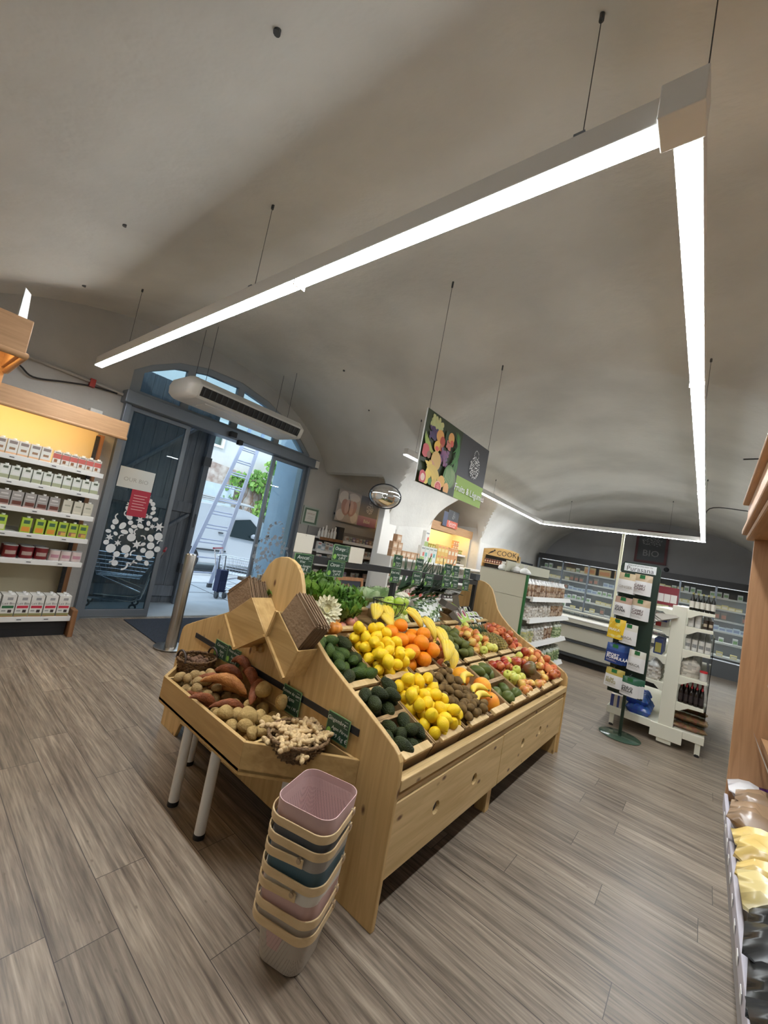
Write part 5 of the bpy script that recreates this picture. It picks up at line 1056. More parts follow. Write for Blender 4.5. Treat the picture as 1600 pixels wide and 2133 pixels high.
def bottle(name, r, h_, glassc, lab, capc, rough=.12):
    b = B(vc=True); b.col = glassc; b.lathe([(r*.9, 0), (r, .006), (r, h_*.6), (r*.75, h_*.70), (r*.36, h_*.80), (r*.34, h_*.92)], 14); o = b.done(name, vcol('bottle_glass', .12), smooth=True, ang=50)
    b = B(vc=True); b.col = lab; b.lathe([(r*1.015, h_*.15), (r*1.015, h_*.52)], 14); b.done('paper_label', PRINT, o, smooth=True)
    b = B(vc=True); b.col = capc; b.lathe([(r*.4, h_*.90), (r*.4, h_), (.001, h_)], 12); b.done('bottle_cap', PRINT, o, smooth=True, ang=50); return Proto(o)
W1, G1, BR, RD, GN, OR = (.72, .71, .66), (.42, .41, .38), (.16, .07, .04), (.52, .04, .05), (.36, .52, .05), (.75, .28, .04)
c_red = carton('oat_cream_carton', .062, .045, .125, W1, [(-.5, .5, .42, .80, (.55, .12, .10)), (-.5, .5, .0, .12, (.65, .6, .5)), (-.3, .1, .12, .36, (.30, .12, .05)), (-.35, .4, .85, .92, (.2, .15, .12))], (.8, .8, .76))
c_brn = carton('rice_cream_carton', .075, .05, .135, W1, [(-.35, .4, .70, .90, (.25, .2, .18)), (-.25, .3, .30, .46, (.32, .18, .10)), (-.5, .5, 0, .12, (.75, .45, .25))], (.8, .8, .76))
c_wht = carton('almond_cream_carton', .07, .05, .125, (.66, .68, .62), [(-.2, .3, .74, .90, (.1, .12, .08)), (-.5, .5, .04, .30, (.38, .40, .25)), (-.3, .35, .36, .6, (.74, .74, .7))], (.75, .77, .72))
c_gry = carton('chocolate_drink_carton', .082, .06, .135, (.33, .31, .29), [(-.3, .3, .70, .80, (.6, .58, .55)), (-.35, .45, .10, .36, (.14, .04, .025)), (-.5, .5, 0, .06, (.5, .3, .25)), (-.38, .38, .5, .55, (.55, .52, .5))], (.78, .77, .74))
c_crm = carton('cream_carton', .075, .05, .13, (.55, .52, .42), [(-.3, .3, .55, .65, (.3, .3, .22)), (-.4, .4, .1, .22, (.66, .62, .5))], (.78, .77, .70))
c_grn = carton('soup_carton', .075, .06, .14, (.40, .55, .06), [(-.30, .30, .60, .84, (.05, .12, .06)), (-.4, .4, .08, .40, (.72, .70, .48))], (.74, .76, .70))
c_gro = carton('soup_carton', .075, .06, .14, (.38, .52, .05), [(-.30, .30, .60, .84, (.05, .12, .06)), (-.4, .4, .08, .40, (.70, .28, .04))], (.74, .76, .70))
c_grb = carton('soup_carton', .075, .06, .14, (.38, .50, .05), [(-.30, .30, .60, .84, (.05, .12, .06)), (-.4, .4, .08, .36, (.30, .12, .10)), (-.1, .4, .08, .3, (.65, .4, .1))], (.74, .76, .70))
t_red = tin('cocoa_tin', .052, .115, (.16, .012, .015), (.40, .30, .26)); t_wht = tin('sugar_tin', .044, .105, (.66, .55, .52), (.50, .25, .30)); t_yel = tin('yellow_tin', .045, .105, (.55, .35, .06), (.7, .6, .3))
c_mlk = carton('milk_carton', .098, .075, .20, (.70, .69, .64), [(-.5, .5, 0, .16, (.26, .25, .10)), (-.5, .5, 0, .06, (.35, .20, .09)), (-.42, .42, .40, .52, (.55, .03, .06)), (-.15, .25, .78, .90, (.30, .30, .30)), (.05, .32, .20, .33, (.04, .03, .03)), (-.4, -.1, .25, .32, (.35, .35, .33))], (.8, .8, .78), txt=('Lait Bio', .62, (.12, .11, .1), .30))
c_mlg = carton('milk_carton', .098, .075, .20, (.70, .69, .64), [(-.5, .5, 0, .16, (.26, .25, .10)), (-.5, .5, 0, .06, (.35, .20, .09)), (-.42, .42, .40, .52, (.03, .13, .05)), (-.15, .25, .78, .90, (.30, .30, .30)), (.05, .32, .20, .33, (.04, .03, .03)), (-.4, -.1, .25, .32, (.35, .35, .33))], (.8, .8, .78), txt=('Lait Bio', .62, (.12, .11, .1), .30))
def FX(x, y, z, a=0): return T(x, y, z) @ R(PI/2+a)
def row(xf, z, ys, protos, dep, group, lab, depth2=1, dx=.07):
    for n, y in enumerate(ys):
        p = protos[n % len(protos)] if not isinstance(protos, dict) else protos[n]
        for k in range(depth2): p.put(FX(xf-dep-dx*k, y, z, rnd.uniform(-.05, .05)), lab, 'carton' if 'tin' not in lab else 'tin', group)
def seq(y0, y1, st): 
    o = []; y = y0
    while y <= y1: o.append(y); y += st
    return o
row(-5.0, 1.679, seq(.42, .98, .082), [c_brn], .035, 'small cartons on the top shelf', 'cream carton with brown print on the top shelf under the lit canopy'); row(-5.0, 1.679, seq(1.0, 1.37, .068), [c_red], .035, 'red and white cartons on the top shelf', 'red and white carton at the right end of the top shelf')
row(-4.98, 1.454, seq(.42, 1.36, .078), [c_wht], .035, 'white cartons on the second shelf', 'small white and green carton on the second shelf')
row(-4.98, 1.219, seq(.42, 1.10, .092), [c_gry], .04, 'grey cartons on the third shelf', 'grey chocolate coloured drink carton on the third shelf'); row(-4.98, 1.219, (1.17, 1.26, 1.345), [c_crm], .035, 'cream cartons on the third shelf', 'plain cream carton at the right end of the third shelf')
row(-4.98, .984, seq(.42, .80, .10), [c_grn], .04, 'green cartons with pale picture', 'lime green soup carton with pale soup picture on the fourth shelf'); row(-4.98, .984, (.90, 1.0, 1.09), [c_gro], .04, 'green cartons with orange picture', 'lime green soup carton with orange soup picture on the fourth shelf'); row(-4.98, .984, (1.18, 1.265, 1.35), [c_grb], .04, 'green cartons with brown picture', 'lime green soup carton with brown vegetable picture at the right end of the fourth shelf')
row(-4.98, .739, (.50, .60, .72), [t_yel], .055, 'yellow tins', 'yellow tin at the left edge of the fifth shelf'); row(-4.98, .739, (.84, .96, 1.07), [t_red], .06, 'dark red tins', 'dark red cocoa tin on the fifth shelf', 2, .115); row(-4.98, .739, (1.175, 1.265, 1.355), [t_wht], .05, 'white and pink tins', 'white and pink tin at the right end of the fifth shelf')
row(-4.93, .204, (.50, .60, .70, .80, .91), [c_mlg], .045, 'milk cartons with green band', 'tall white milk carton with a green band on the bottom shelf', 2, .082); row(-4.93, .204, (1.015, 1.12, 1.225, 1.335), [c_mlk], .045, 'milk cartons with red band', 'tall white milk carton with a red band on the bottom shelf', 2, .082)
# ================================================================ LEFT FAR SIDE: baby shelves, white end, mirror
ft = thing('certificate', 'framed certificate on the wall right of the door', 'frame', (-5.58, 4.78, 1.75))
b = B(); b.prism([(4.60, 1.60), (4.98, 1.60), (4.98, 1.93), (4.60, 1.93)], 'X', -5.6, -5.575, [[(4.63, 1.63), (4.95, 1.63), (4.95, 1.90), (4.63, 1.90)]]); b.done('frame_border', mat('pale_frame', (.40, .46, .42), .5), ft)
b = B(vc=True); MC = frame((-5.585, 4.79, 1.765), (0, 1, 0), (0, 0, 1), (1, 0, 0)); b.col = (.12, .20, .14); b.rect(-.16, .16, -.135, .135, 0, MC); b.col = (.72, .73, .68); b.rect(-.115, .115, -.105, .105, .001, MC); b.col = (.35, .2, .15); b.text('CERTIFICAT', .035, MC @ T(0, .04, .002)); b.col = (.2, .2, .2); b.rect(-.06, .06, -.02, -.017, .002, MC); b.rect(-.07, .07, -.05, -.047, .002, MC); b.done('certificate_sheet', PRINT, ft)
t = thing('wall_shelf', 'baby care shelving on the wall between the door and the white shelf end', 'shelf', (-5.4, 5.6, 0))
b = B(); b.box(-5.59, -5.57, 4.78, 6.9, .05, 1.6); b.done('back_panel', mat('dim_back', (.28, .27, .26), .7), t)
for z in (1.44, 1.21, .99, .77, .42):
    b = B(); b.box(-5.57, -5.24, 4.78, 6.9, z-.03, z); b.done('shelf_board', WHITEM if z < 1.4 else WHITEM, t); b = B(); b.box(-5.24, -5.225, 4.78, 6.9, z-.045, z+.004); b.done('price_rail', WHITEM, t)
b = B(); b.box(-5.225, -5.215, 4.78, 5.35, 1.395, 1.445); b.done('wooden_edge', DWOOD, t)
p_vial = Proto((lambda b: (setattr(b, 'col', (.70, .68, .64)), b.lathe([(.02, 0), (.022, .01), (.022, .08), (.010, .10), (.010, .14), (.001, .145)], 10), b.done('lotion_bottle', PRINT, smooth=True, ang=50))[-1])(B(vc=True)))
jar_cols = [((.50, .45, .38), (.35, .20, .15)), ((.45, .28, .20), (.6, .5, .4)), ((.28, .22, .32), (.6, .55, .5)), ((.40, .42, .36), (.2, .2, .2))]
jars = [tin('baby_food_jar', .04, .085, a, c) for a, c in jar_cols]
bx = [carton(n_, .075, .05, h_, a, [(-.4, .4, .15, .5, c), (-.4, .4, .7, .85, d)]) for n_, h_, a, c, d in (('care_box', .13, (.66, .66, .64), (.25, .35, .4), (.5, .2, .2)), ('care_box', .11, (.40, .50, .54), (.7, .7, .7), (.2, .2, .25)), ('care_box', .14, (.62, .58, .50), (.35, .25, .2), (.2, .2, .2)))]
for n, y in enumerate(seq(4.84, 5.22, .075)): p_vial.put(FX(-5.33, y, 1.445) @ S(1+.25*(n % 3)), 'white lotion bottle on top of the baby care shelf', 'bottle', 'lotion bottles on the baby shelf')
b = B(); b.box(-5.42, -5.30, 5.28, 5.42, 1.44, 1.68); tag(b.done('black_box', BLACK, bevel=.01), 'black box standing between the lotion bottles and the jars', 'box')
for z, ys, pr_, lb, gp in ((1.445, seq(5.5, 6.85, .095), jars, 'small jar of baby food on the top baby shelf', 'jars on the top baby shelf'), (1.215, seq(4.85, 5.6, .09), bx, 'small care box on the second baby shelf', 'care boxes on the second baby shelf'), (1.215, seq(5.7, 6.85, .10), jars, 'small jar on the second baby shelf', 'jars on the second baby shelf'), (.995, seq(4.9, 6.85, .13), bx, 'small pack on the third baby shelf', 'packs on the third baby shelf'), (.775, seq(4.9, 6.85, .12), jars, 'jar on the fourth baby shelf', 'jars on the fourth baby shelf'), (.425, seq(4.9, 6.8, .16), bx, 'pack on the lowest baby shelf', 'packs on the lowest baby shelf')):
    for n, y in enumerate(ys):
        if rnd.random() < .88: pr_[n*7 % len(pr_)].put(FX(-5.29, y, z, rnd.uniform(-.1, .1)) @ S(1.1), lb, 'jar' if 'jar' in lb else 'box', gp)
BS = thing('baby_sign', 'wall sign reading Bébé with a photo of a baby\'s feet held in hands', 'sign', (-5.5, 6.0, 2.1)); M = frame((-5.50, 5.30, 1.80), (0, 1, 0), (0, 0, 1), (1, 0, 0))
b = B(vc=True); b.col = (.5, .5, .5); b.box(0, 1.2, 0, .6, -.012, 0, M); b.col = (.42, .38, .37); b.rect(0, .62, 0, .6, .001, M); b.col = (.62, .58, .55); b.disc((.15, .45, .0015), .14, .13, M); b.disc((.42, .5, .0015), .17, .08, M); b.disc((.12, .12, .0016), .11, .11, M); b.disc((.5, .12, .0016), .1, .11, M)
b.col = (.40, .20, .17); b.disc((.22, .28, .002), .11, .16, M, 20, .35); b.disc((.42, .28, .002), .11, .16, M, 20, -.35); b.col = (.52, .32, .28); b.disc((.27, .30, .003), .065, .14, M, 20, -.15); b.disc((.38, .30, .003), .065, .14, M, 20, .15)
b.col = (.022, .025, .045); b.rect(.62, 1.2, .2, .6, .002, M); b.col = (.27, .10, .22); b.rect(.62, 1.2, 0, .2, .002, M); b.done('board', PRINT, BS)
b = B(vc=True); b.col = (.6, .6, .6); emblem(b, M @ T(.93, .37, .004), .10, 60, 14); b.text('Bébé', .10, M @ T(.90, .10, .004)); b.done('lettering', PRINT, BS, raw=True)
b = B(); b.box(-5.6, -5.5, 5.35, 5.38, 1.9, 1.94); b.box(-5.6, -5.5, 6.4, 6.43, 1.9, 1.94); b.done('bracket', DARK, BS)
# white shelf end with the convex mirror in front of it
b = B(); b.box(-4.26, -4.14, 5.06, 5.44, 0, 2.12); tag(b.done('shelf_end', WHITE, bevel=.01), 'tall white shelf end beside the bright plaster pier', 'shelf end')
t = thing('convex_mirror', 'round convex security mirror above the baby shelves', 'mirror', (-4.05, 4.88, 2.26)); zf = Vector((.62, -.78, -.10)).normalized(); xf_ = Vector((0, 0, 1)).cross(zf).normalized(); Mm = frame((-4.05, 4.88, 2.26), xf_, zf.cross(xf_), zf)
b = B(); b.lathe([(.235*math.sin(a), .07*math.cos(a)) for a in [PI/2*(1-k/8) for k in range(9)]][::1], 32, Mm @ S((1.05, .80, 1))); b.done('mirror_dome', mat('mirror_silver', (.85, .86, .87), .03, metal=1), t, smooth=True, ang=180)
b = B(); b.tube([Mm @ Vector((.25*math.cos(a), .19*math.sin(a), 0)) for a in [2*PI*k/32 for k in range(32)]], .012, 8, close=True); b.done('rim', BLACK, t, smooth=True)
b = B(); b.tube([Mm @ Vector((0, 0, -.01)), (-4.2, 5.06, 2.1)], .014, 8); b.done('arm', DARK, t)
# ---- low white shelving along the pier with stacked boxes
t = thing('low_shelf', 'low white shelving running along the pier, loaded with boxes', 'shelf', (-3.9, 6.7, 0))
b = B(); b.box(-4.10, -4.08, 4.95, 8.5, 0, 1.3); b.box(-4.08, -3.75, 4.93, 4.96, 0, 1.36); b.box(-4.08, -3.75, 8.47, 8.5, 0, 1.36); b.box(-4.08, -3.8, 4.96, 8.47, 0, .1); b.done('carcass', WHITE, t)
for z in (1.36, 1.05, .74, .40): b = B(); b.box(-4.08, -3.72, 4.96, 8.47, z-.03, z); b.done('shelf_board', WHITE, t)
jb = carton('baby_food_box', .12, .08, .115, (.46, .27, .15), [(-.38, .38, .2, .8, (.62, .45, .32)), (-.25, .25, .35, .6, (.72, .62, .5))]); yb_ = carton('cereal_box', .12, .06, .17, (.70, .45, .14), [(-.4, .4, .3, .6, (.75, .62, .3)), (-.3, .3, .7, .85, (.7, .25, .15))]); ob = carton('biscuit_box', .12, .06, .15, (.62, .30, .14), [(-.3, .3, .3, .75, (.72, .66, .5))]); wb = carton('tall_milk_box', .12, .07, .26, (.66, .65, .60), [(-.5, .5, 0, .3, (.35, .45, .18)), (0, .4, .35, .6, (.62, .15, .12)), (-.4, .4, .8, .9, (.3, .3, .3))]); wg = carton('tall_milk_box', .12, .07, .26, (.64, .66, .62), [(-.4, .1, .35, .6, (.15, .45, .42)), (-.4, .4, .8, .9, (.3, .35, .3))]); pk = carton('pink_bottle_pack', .10, .07, .17, (.66, .55, .5), [(-.4, .4, .1, .45, (.62, .12, .10)), (-.1, .2, .5, .9, (.12, .05, .05))])
for n, (y, z) in enumerate([(5.0, 1.361), (5.0, 1.478), (5.13, 1.361), (5.13, 1.478), (5.07, 1.595)]): jb.put(FX(-3.80, y, z), 'brown baby food box in the small pyramid at the left end of the low shelf', 'box', 'brown boxes in the pyramid')
for y in seq(5.27, 5.75, .125): jb.put(FX(-3.80, y, 1.361), 'brown baby food box in the row right of the pyramid', 'box', 'brown boxes in the row')
for n, (y, z) in enumerate([(5.80, 1.361), (5.93, 1.361), (6.06, 1.361), (6.19, 1.361), (5.86, 1.622)]): (wb if n % 2 == 0 else wg).put(FX(-3.80, y, z), ['tall white box, first of four in the row on the low shelf', 'tall white and teal box, second of four on the low shelf', 'tall white box, third of four on the low shelf', 'tall white and teal box, last of four on the low shelf', 'tall white box standing alone on top of the others'][n], 'box')
for n, y in enumerate(seq(6.34, 7.0, .125)):
    for k in range(2): (yb_ if n < 3 else ob).put(FX(-3.80, y, 1.361+.172*k*(1 if n < 3 else .88)), 'yellow cereal box on the low shelf' if n < 3 else 'orange biscuit box at the right on the low shelf', 'box', 'yellow boxes' if n < 3 else 'orange boxes')
for y in seq(5.05, 8.4, .115):
    if rnd.random() < .8: jars[rnd.randrange(4)].put(FX(-3.80, y, 1.051), 'small jar on the second level of the low shelf', 'jar', 'jars on the second level')
for y in seq(5.03, 6.6, .115): pk.put(FX(-3.79, y, .741), 'pink and white bottle pack on the third level of the low shelf', 'pack', 'pink packs')
lidj = tin('white_lid_jar', .045, .09, (.10, .08, .08), (.6, .6, .58))
for y in seq(6.8, 8.35, .12): lidj.put(FX(-3.79, y, .741), 'dark jar on the third level of the low shelf', 'jar', 'dark jars')
# ---- warm lit grocery niche
t = thing('wall_shelf', 'warmly lit grocery shelving inside the arched niche', 'shelf', (-4.6, 7.7, 0))
b = B(); b.box(-4.85, -4.82, 6.55, 8.62, .1, 2.05); b.box(-4.82, -4.36, 8.60, 8.62, .1, 2.05); b.done('back_panel', mat('warm_cream', (.66, .60, .45), .6), t)
b = B(); b.box(-4.36, -4.33, 6.52, 8.63, 2.02, 2.19); b.box(-4.83, -4.36, 6.52, 8.63, 2.17, 2.19); cn = b.done('canopy', BEECH_Y, t); b = B(); b.box(-4.6, -4.52, 6.6, 8.5, 2.12, 2.15); b.done('canopy_tube', WARMM, cn)
for z in (1.62, 1.40, 1.18, .96): b = B(); b.box(-4.82, -4.42, 6.55, 8.6, z-.025, z); b.box(-4.42, -4.41, 6.55, 8.6, z-.04, z+.003); b.done('shelf_board', WHITEM, t)
gj = tin('olive_jar', .038, .10, (.35, .30, .05), (.6, .58, .3)); dj = tin('pickle_jar', .036, .11, (.06, .05, .03), (.5, .45, .3)); oj = tin('orange_tin', .036, .09, (.60, .28, .10), (.7, .62, .4))
for z in (1.62, 1.40, 1.18, .96):
    for n, y in enumerate(seq(6.62, 8.55, .088)):
        (gj if z > 1.6 and n < 14 else [dj, oj, gj][(n//5+int(z*10)) % 3]).put(FX(-4.48, y, z+.001), f'small jar on the {"top" if z > 1.6 else "second" if z > 1.3 else "third" if z > 1.1 else "fourth"} shelf of the lit niche', 'jar', f'jars in the lit niche, level {z:.1f}')
for n in range(6): oj.put(FX(-4.47, 8.05+.09*(n % 3), 1.721+.091*(n//3)), 'orange tin stacked on the top shelf at the right end of the niche', 'tin', 'orange tins stacked in the niche')
t = thing('grocery_sign', 'small hanging sign reading Épicerie above the lit niche', 'sign', (-4.3, 7.5, 2.3)); M = frame((-4.30, 7.2, 2.13), (0, 1, 0), (0, 0, 1), (1, 0, 0)); b = B(vc=True)
b.col = (.03, .03, .035); b.box(.12, .58, 0, .36, -.01, 0, M); b.col = (.05, .06, .12); b.rect(-.05, .12, 0, .3, .0005, M); b.col = (.58, .10, .05); b.rect(.12, .58, 0, .14, .001, M); b.done('board', PRINT, t)
b = B(vc=True); b.col = (.75, .74, .72); b.text('Épicerie', .10, M @ T(.35, .085, .002)); b.text('sucrée & salée', .045, M @ T(.35, .03, .002)); emblem(b, M @ T(.36, .24, .002), .055, 30, 15); b.done('lettering', PRINT, t, raw=True)
# spice stand reading COOK
t = thing('spice_stand', 'wooden spice stand with an arched top board reading COOK', 'display stand', (-3.5, 8.55, 0)); b = B()
b.prism([(-3.94, 1.74), (-3.14, 1.70), (-3.14, 1.86), (-3.3, 1.90), (-3.5, 1.915), (-3.72, 1.90), (-3.94, 1.86)], 'Y', 8.5, 8.52); b.box(-3.94, -3.92, 8.5, 8.64, .0, 1.8); b.box(-3.16, -3.14, 8.5, 8.64, .0, 1.8); b.done('stand_frame', PINE_X, t)
b = B(); b.box(-3.92, -3.16, 8.62, 8.64, 0, 1.78); b.done('back_board', BLACK, t)
for z in (1.56, 1.36, 1.16, .96): b = B(); b.box(-3.92, -3.16, 8.5, 8.62, z-.012, z); b.done('tier', PINE_X, t)
b = B(vc=True); b.col = (.02, .02, .02); b.text('COOK', .15, frame((-3.40, 8.498, 1.80), (1, 0, 0), (0, 0, 1), (0, -1, 0))); M = frame((-3.74, 8.497, 1.80), (1, 0, 0), (0, 0, 1), (0, -1, 0)); b.disc((0, .01, 0), .06, .018, M, 16, .5); b.disc((.06, .05, .0001), .02, .02, M); b.disc((-.06, -.03, .0002), .03, .008, M, 12, .3); b.done('lettering', PRINT, t, raw=True)
spj = tin('spice_jar', .022, .09, (.22, .07, .04), (.65, .6, .5))
for z in (1.561, 1.361): 
    for x in seq(-3.88, -3.19, .055): spj.put(T(x, 8.56, z), 'small brown spice jar on the spice stand', 'jar', 'spice jars')
# ================================================================ BEIGE AISLE END WITH FRESH BREAD AND SALAD BAGS
t = thing('aisle_shelf', 'shelving with a beige end panel and green edge behind the produce stand', 'shelf', (-2.2, 6.5, 0))
b = B(); b.box(-2.55, -1.885, 5.5, 5.52, .03, 1.16); b.box(-2.55, -1.885, 5.5, 5.52, 1.165, 1.47); b.done('end_panel', BEIGE, t, bevel=.002)
b = B(); b.box(-1.885, -1.855, 5.495, 5.53, .03, 1.475); b.done('green_edge', mat('green_edge', (.02, .13, .035), .4), t)
b = B(); b.box(-2.55, -2.2, 5.52, 7.55, 0, 1.40); b.box(-2.2, -2.18, 5.52, 7.5, .1, 1.62); b.done('carcass', BEIGE, t); b = B(); b.box(-2.55, -1.86, 5.49, 7.6, 1.47, 1.478); b.done('glass_top', CLEAR, t)
for z in (1.19, .90, .56, .17):
    b = B(); b.box(-2.18, -1.80, 5.54, 7.55, z-.02, z); s_ = b.done('shelf_board', WHITEM, t); b = B(); b.face([(-1.80, 5.54, z+.01), (-1.80, 7.55, z+.01), (-1.765, 7.55, z-.05), (-1.765, 5.54, z-.05)]); b.box(-1.80, -1.765, 5.54, 5.545, z-.05, z+.01); b.done('price_rail', WHITEM, s_)
for y in (5.6, 7.5): b = B(); b.box(-1.84, -1.82, y-.01, y+.01, 0, .17); b.done('shelf_foot', DARK, t)
for n, x in enumerate((-2.3, -2.1, -1.98)): b = B(); b.lathe([(.06, 0), (.07, .02), (.05, .06), (.015, .08), (.03, .12)], 10, T(x, 5.7, 1.479), .2, n); tag(b.done('paper_bundle', WHITE, smooth=True), ['crumpled white bag on the cabinet top, left one', 'crumpled white bag on the cabinet top, middle one', 'crumpled white bag on the cabinet top, right one'][n], 'bag')
def bagproto(name, w_, h_, cols, sd): 
    b = B(vc=True); q = random.Random(sd); n = 14; R_ = []
    for j in range(11):
        f = j/10; rr = []
        for k in range(n):
            a = 2*PI*k/n; s_ = (1-.10*abs(2*f-.8)) if f < .82 else (.62-.22*(f-.82)/.18 if f < .93 else .9*(.5+.5*math.sin(a*5)*.3)); rr.append(b.bm.verts.new((w_/2*math.cos(a)*s_*(1+.12*q.uniform(-1, 1)), w_*.36*math.sin(a)*s_*(1+.15*q.uniform(-1, 1)), h_*f)))
        R_.append(rr)
    for j in range(10):
        for k in range(n):
            f = b.bm.faces.new((R_[j][k], R_[j][(k+1) % n], R_[j+1][(k+1) % n], R_[j+1][k])); c = cols[0][q.randrange(len(cols[0]))] if j < 7 else cols[1]; m_ = q.uniform(.7, 1.2); b.col = tuple(min(.95, v*m_) for v in c); b._c([f])
    return Proto(b.done(name, GLOSSP, smooth=True, ang=180))
bread = bagproto('bread_bag', .15, .24, ([(.30, .18, .10), (.20, .11, .07), (.45, .33, .24)], (.75, .74, .72)), 1); mush = bagproto('mushroom_bag', .15, .22, ([(.55, .50, .42), (.42, .36, .30), (.68, .64, .58)], (.6, .6, .58)), 2); yel = bagproto('pasta_bag', .17, .22, ([(.50, .46, .18), (.40, .42, .22), (.58, .54, .34)], (.55, .57, .5)), 3); sal = bagproto('lettuce_bag', .19, .24, ([(.30, .36, .16), (.42, .48, .28), (.16, .22, .10)], (.5, .53, .45)), 4)
for z, pr_, lb, gp, st in ((1.19, [bread], 'clear bag of bread with white twisted top on the highest shelf', 'bread bags', .13), (.90, [mush, mush, bread], 'clear bag of pale produce on the second shelf', 'bags on the second shelf', .14), (.56, [yel, mush, bread, sal], 'clear bag of mixed produce on the third shelf', 'bags on the third shelf', .16), (.17, [sal, sal, sal], 'clear bag of pale green salad on the lowest shelf', 'salad bags on the lowest shelf', .18)):
    for n, y in enumerate(seq(5.64, 7.45, st)):
        pr_[min(len(pr_)-1, int(n*len(pr_)/12))].put(T(-1.90, y, z+.001) @ R(rnd.uniform(0, 3)), lb, 'bag', gp)
# ================================================================ CHEST FREEZER
t = thing('chest_freezer', 'long beige open chest freezer with glass front edge', 'freezer', (-1.5, 9.0, 0)); x0, x1 = -2.75, -.30
b = B(); b.prism([(8.5, .12), (8.5, .80), (8.6, .86), (8.6, .55), (9.45, .55), (9.45, .9), (9.55, .9), (9.55, .12)], 'X', x0, x1); b.box(x0, x0+.06, 8.5, 9.55, .12, .86); b.box(x1-.06, x1, 8.5, 9.55, .12, .86); b.done('tub', mat('freezer_beige', (.52, .50, .42), .5), t, bevel=.006)
for z in (.70, .40, .14): b = B(); b.box(x0, x1, 8.47, 8.5, z-.02, z+.02); b.box(x0, x1, 8.475, 8.5, z+.028, z+.036); b.done('bumper_strip', DARK, t)
b = B(); b.box(x0+.05, x1-.05, 8.58, 9.5, 0, .12); b.done('plinth', BLACK, t)
b = B(); b.box(x0, x1, 8.49, 8.60, .80, .83); b.done('rim', WHITEM, t, bevel=.01); b = B(); b.box(x0+.1, x1-.1, 8.60, 8.62, .80, .83); b.done('rim_light', mat('rim_light', (1, 1, 1), .5, emit=(.9, .95, 1), es=4), t)
b = B(); b.box(x0+.06, x1-.06, 8.62, 9.45, .875, .882); b.done('glass_lid', CLEAR, t)
fz = carton('frozen_pack', .16, .12, .20, (.50, .50, .50), [(-.4, .4, .3, .8, (.3, .4, .5))]); fz2 = carton('frozen_pack', .16, .12, .18, (.45, .12, .08), [(-.4, .4, .3, .8, (.6, .5, .3))])
for x in seq(x0+.2, x1-.15, .19):
    for y in (8.8, 9.05, 9.3): (fz if rnd.random() < .75 else fz2).put(T(x, y, .56), 'frozen food pack inside the chest freezer', 'pack', 'packs in the freezer')
b = B(); b.cyl((-1.46, 9.7, 0), (-1.46, 9.7, 2.69), .028, 14); tag(b.done('power_pole', mat('cream_pole', (.60, .58, .42), .5), smooth=True), 'cream power pole rising from behind the freezer to the LED strip', 'pole')
# ================================================================ WALL FRIDGES
t = thing('wall_fridge', 'long lit multi-deck fridge along the grey back wall with a black header', 'fridge', (-1.2, 12.8, 0)); x0, x1 = -3.98, 1.55
b = B(); b.box(x0, x1, 12.38, 13.15, 2.02, 2.17); b.done('header', BLACK, t); b = B(); b.box(x0, x1, 13.0, 13.15, .1, 2.02); b.box(x0, x0+.06, 12.4, 13.0, .1, 2.02); b.box(x1-.06, x1, 12.4, 13.0, .1, 2.02); b.box(x0, x1, 12.36, 13.15, 0, .36); b.done('cabinet', mat('fridge_inner', (.09, .095, .10), .5), t)
for z in (1.78, 1.52, 1.27, 1.02, .76, .45):
    b = B(); b.box(x0+.06, x1-.06, 12.55, 13.0, z-.02, z); s_ = b.done('shelf_board', WHITEM, t); b = B(); b.box(x0+.06, x1-.06, 12.535, 12.55, z-.035, z+.005); b.done('price_rail', WHITEM, s_)
    b = B(); b.box(x0+.1, x1-.1, 12.57, 12.59, z-.03, z-.022); b.done('shelf_light', mat('fridge_light', (1, 1, 1), .5, emit=(.9, .97, 1), es=20), s_)
b = B(); b.box(x0+.1, x1-.1, 12.44, 12.46, 2.005, 2.018); b.done('added_header_glow', mat('added_header_glow', (1, 1, 1), .5, emit=(.9, .97, 1), es=.6), t)  # added glow strip under the header; the fridge shows no lamp there
for k in range(9):
    xx_ = x0+.03+(x1-x0-.06)*k/8; b = B(); b.box(xx_-.02, xx_+.02, 12.38, 12.41, .36, 2.02); b.done('door_frame', ALU, t)
    if k < 8: b = B(); b.box(xx_+.02, xx_+(x1-x0-.06)/8-.02, 12.392, 12.396, .38, 2.0); b.done('door_pane', CLEAR, t)
pc = [carton(n_, w_, .09, h_, a, [(-.4, .4, .2, .7, c)]) for n_, w_, h_, a, c in (('yoghurt_pot', .09, .10, (.70, .70, .68), (.25, .4, .2)), ('cheese_pack', .12, .07, (.66, .55, .25), (.75, .7, .6)), ('dessert_tub', .10, .12, (.20, .19, .17), (.5, .25, .2)), ('butter_pack', .12, .08, (.55, .62, .68), (.3, .35, .5)), ('juice_carton', .16, .17, (.72, .50, .22), (.72, .30, .12)))]
LV = ['top', 'second', 'third', 'fourth', 'fifth', 'lowest']
for li, z in enumerate((1.78, 1.52, 1.27, 1.02, .76, .45)):
    n = 0
    for x in seq(x0+.2, x1-.15, .125):
        n += 1
        if rnd.random() < .12 or (li > 3 and n % 2): continue
        if li == 0 and -2.75 < x < -1.55: k = 4
        elif li == 0: k = (0, 1)[rnd.randrange(2)]
        else: k = (li+int(x*1.3)) % 4
        pc[k].put(T(x, 12.62, z+.001) @ S((1, 1, rnd.uniform(1.0, 1.45))), f'small chilled pack on the {LV[li]} shelf of the wall fridge' if k < 4 else 'orange juice carton on the top shelf of the wall fridge', 'pack' if k < 4 else 'carton', f'chilled packs on the {LV[li]} fridge shelf' if k < 4 else 'juice cartons in the fridge')
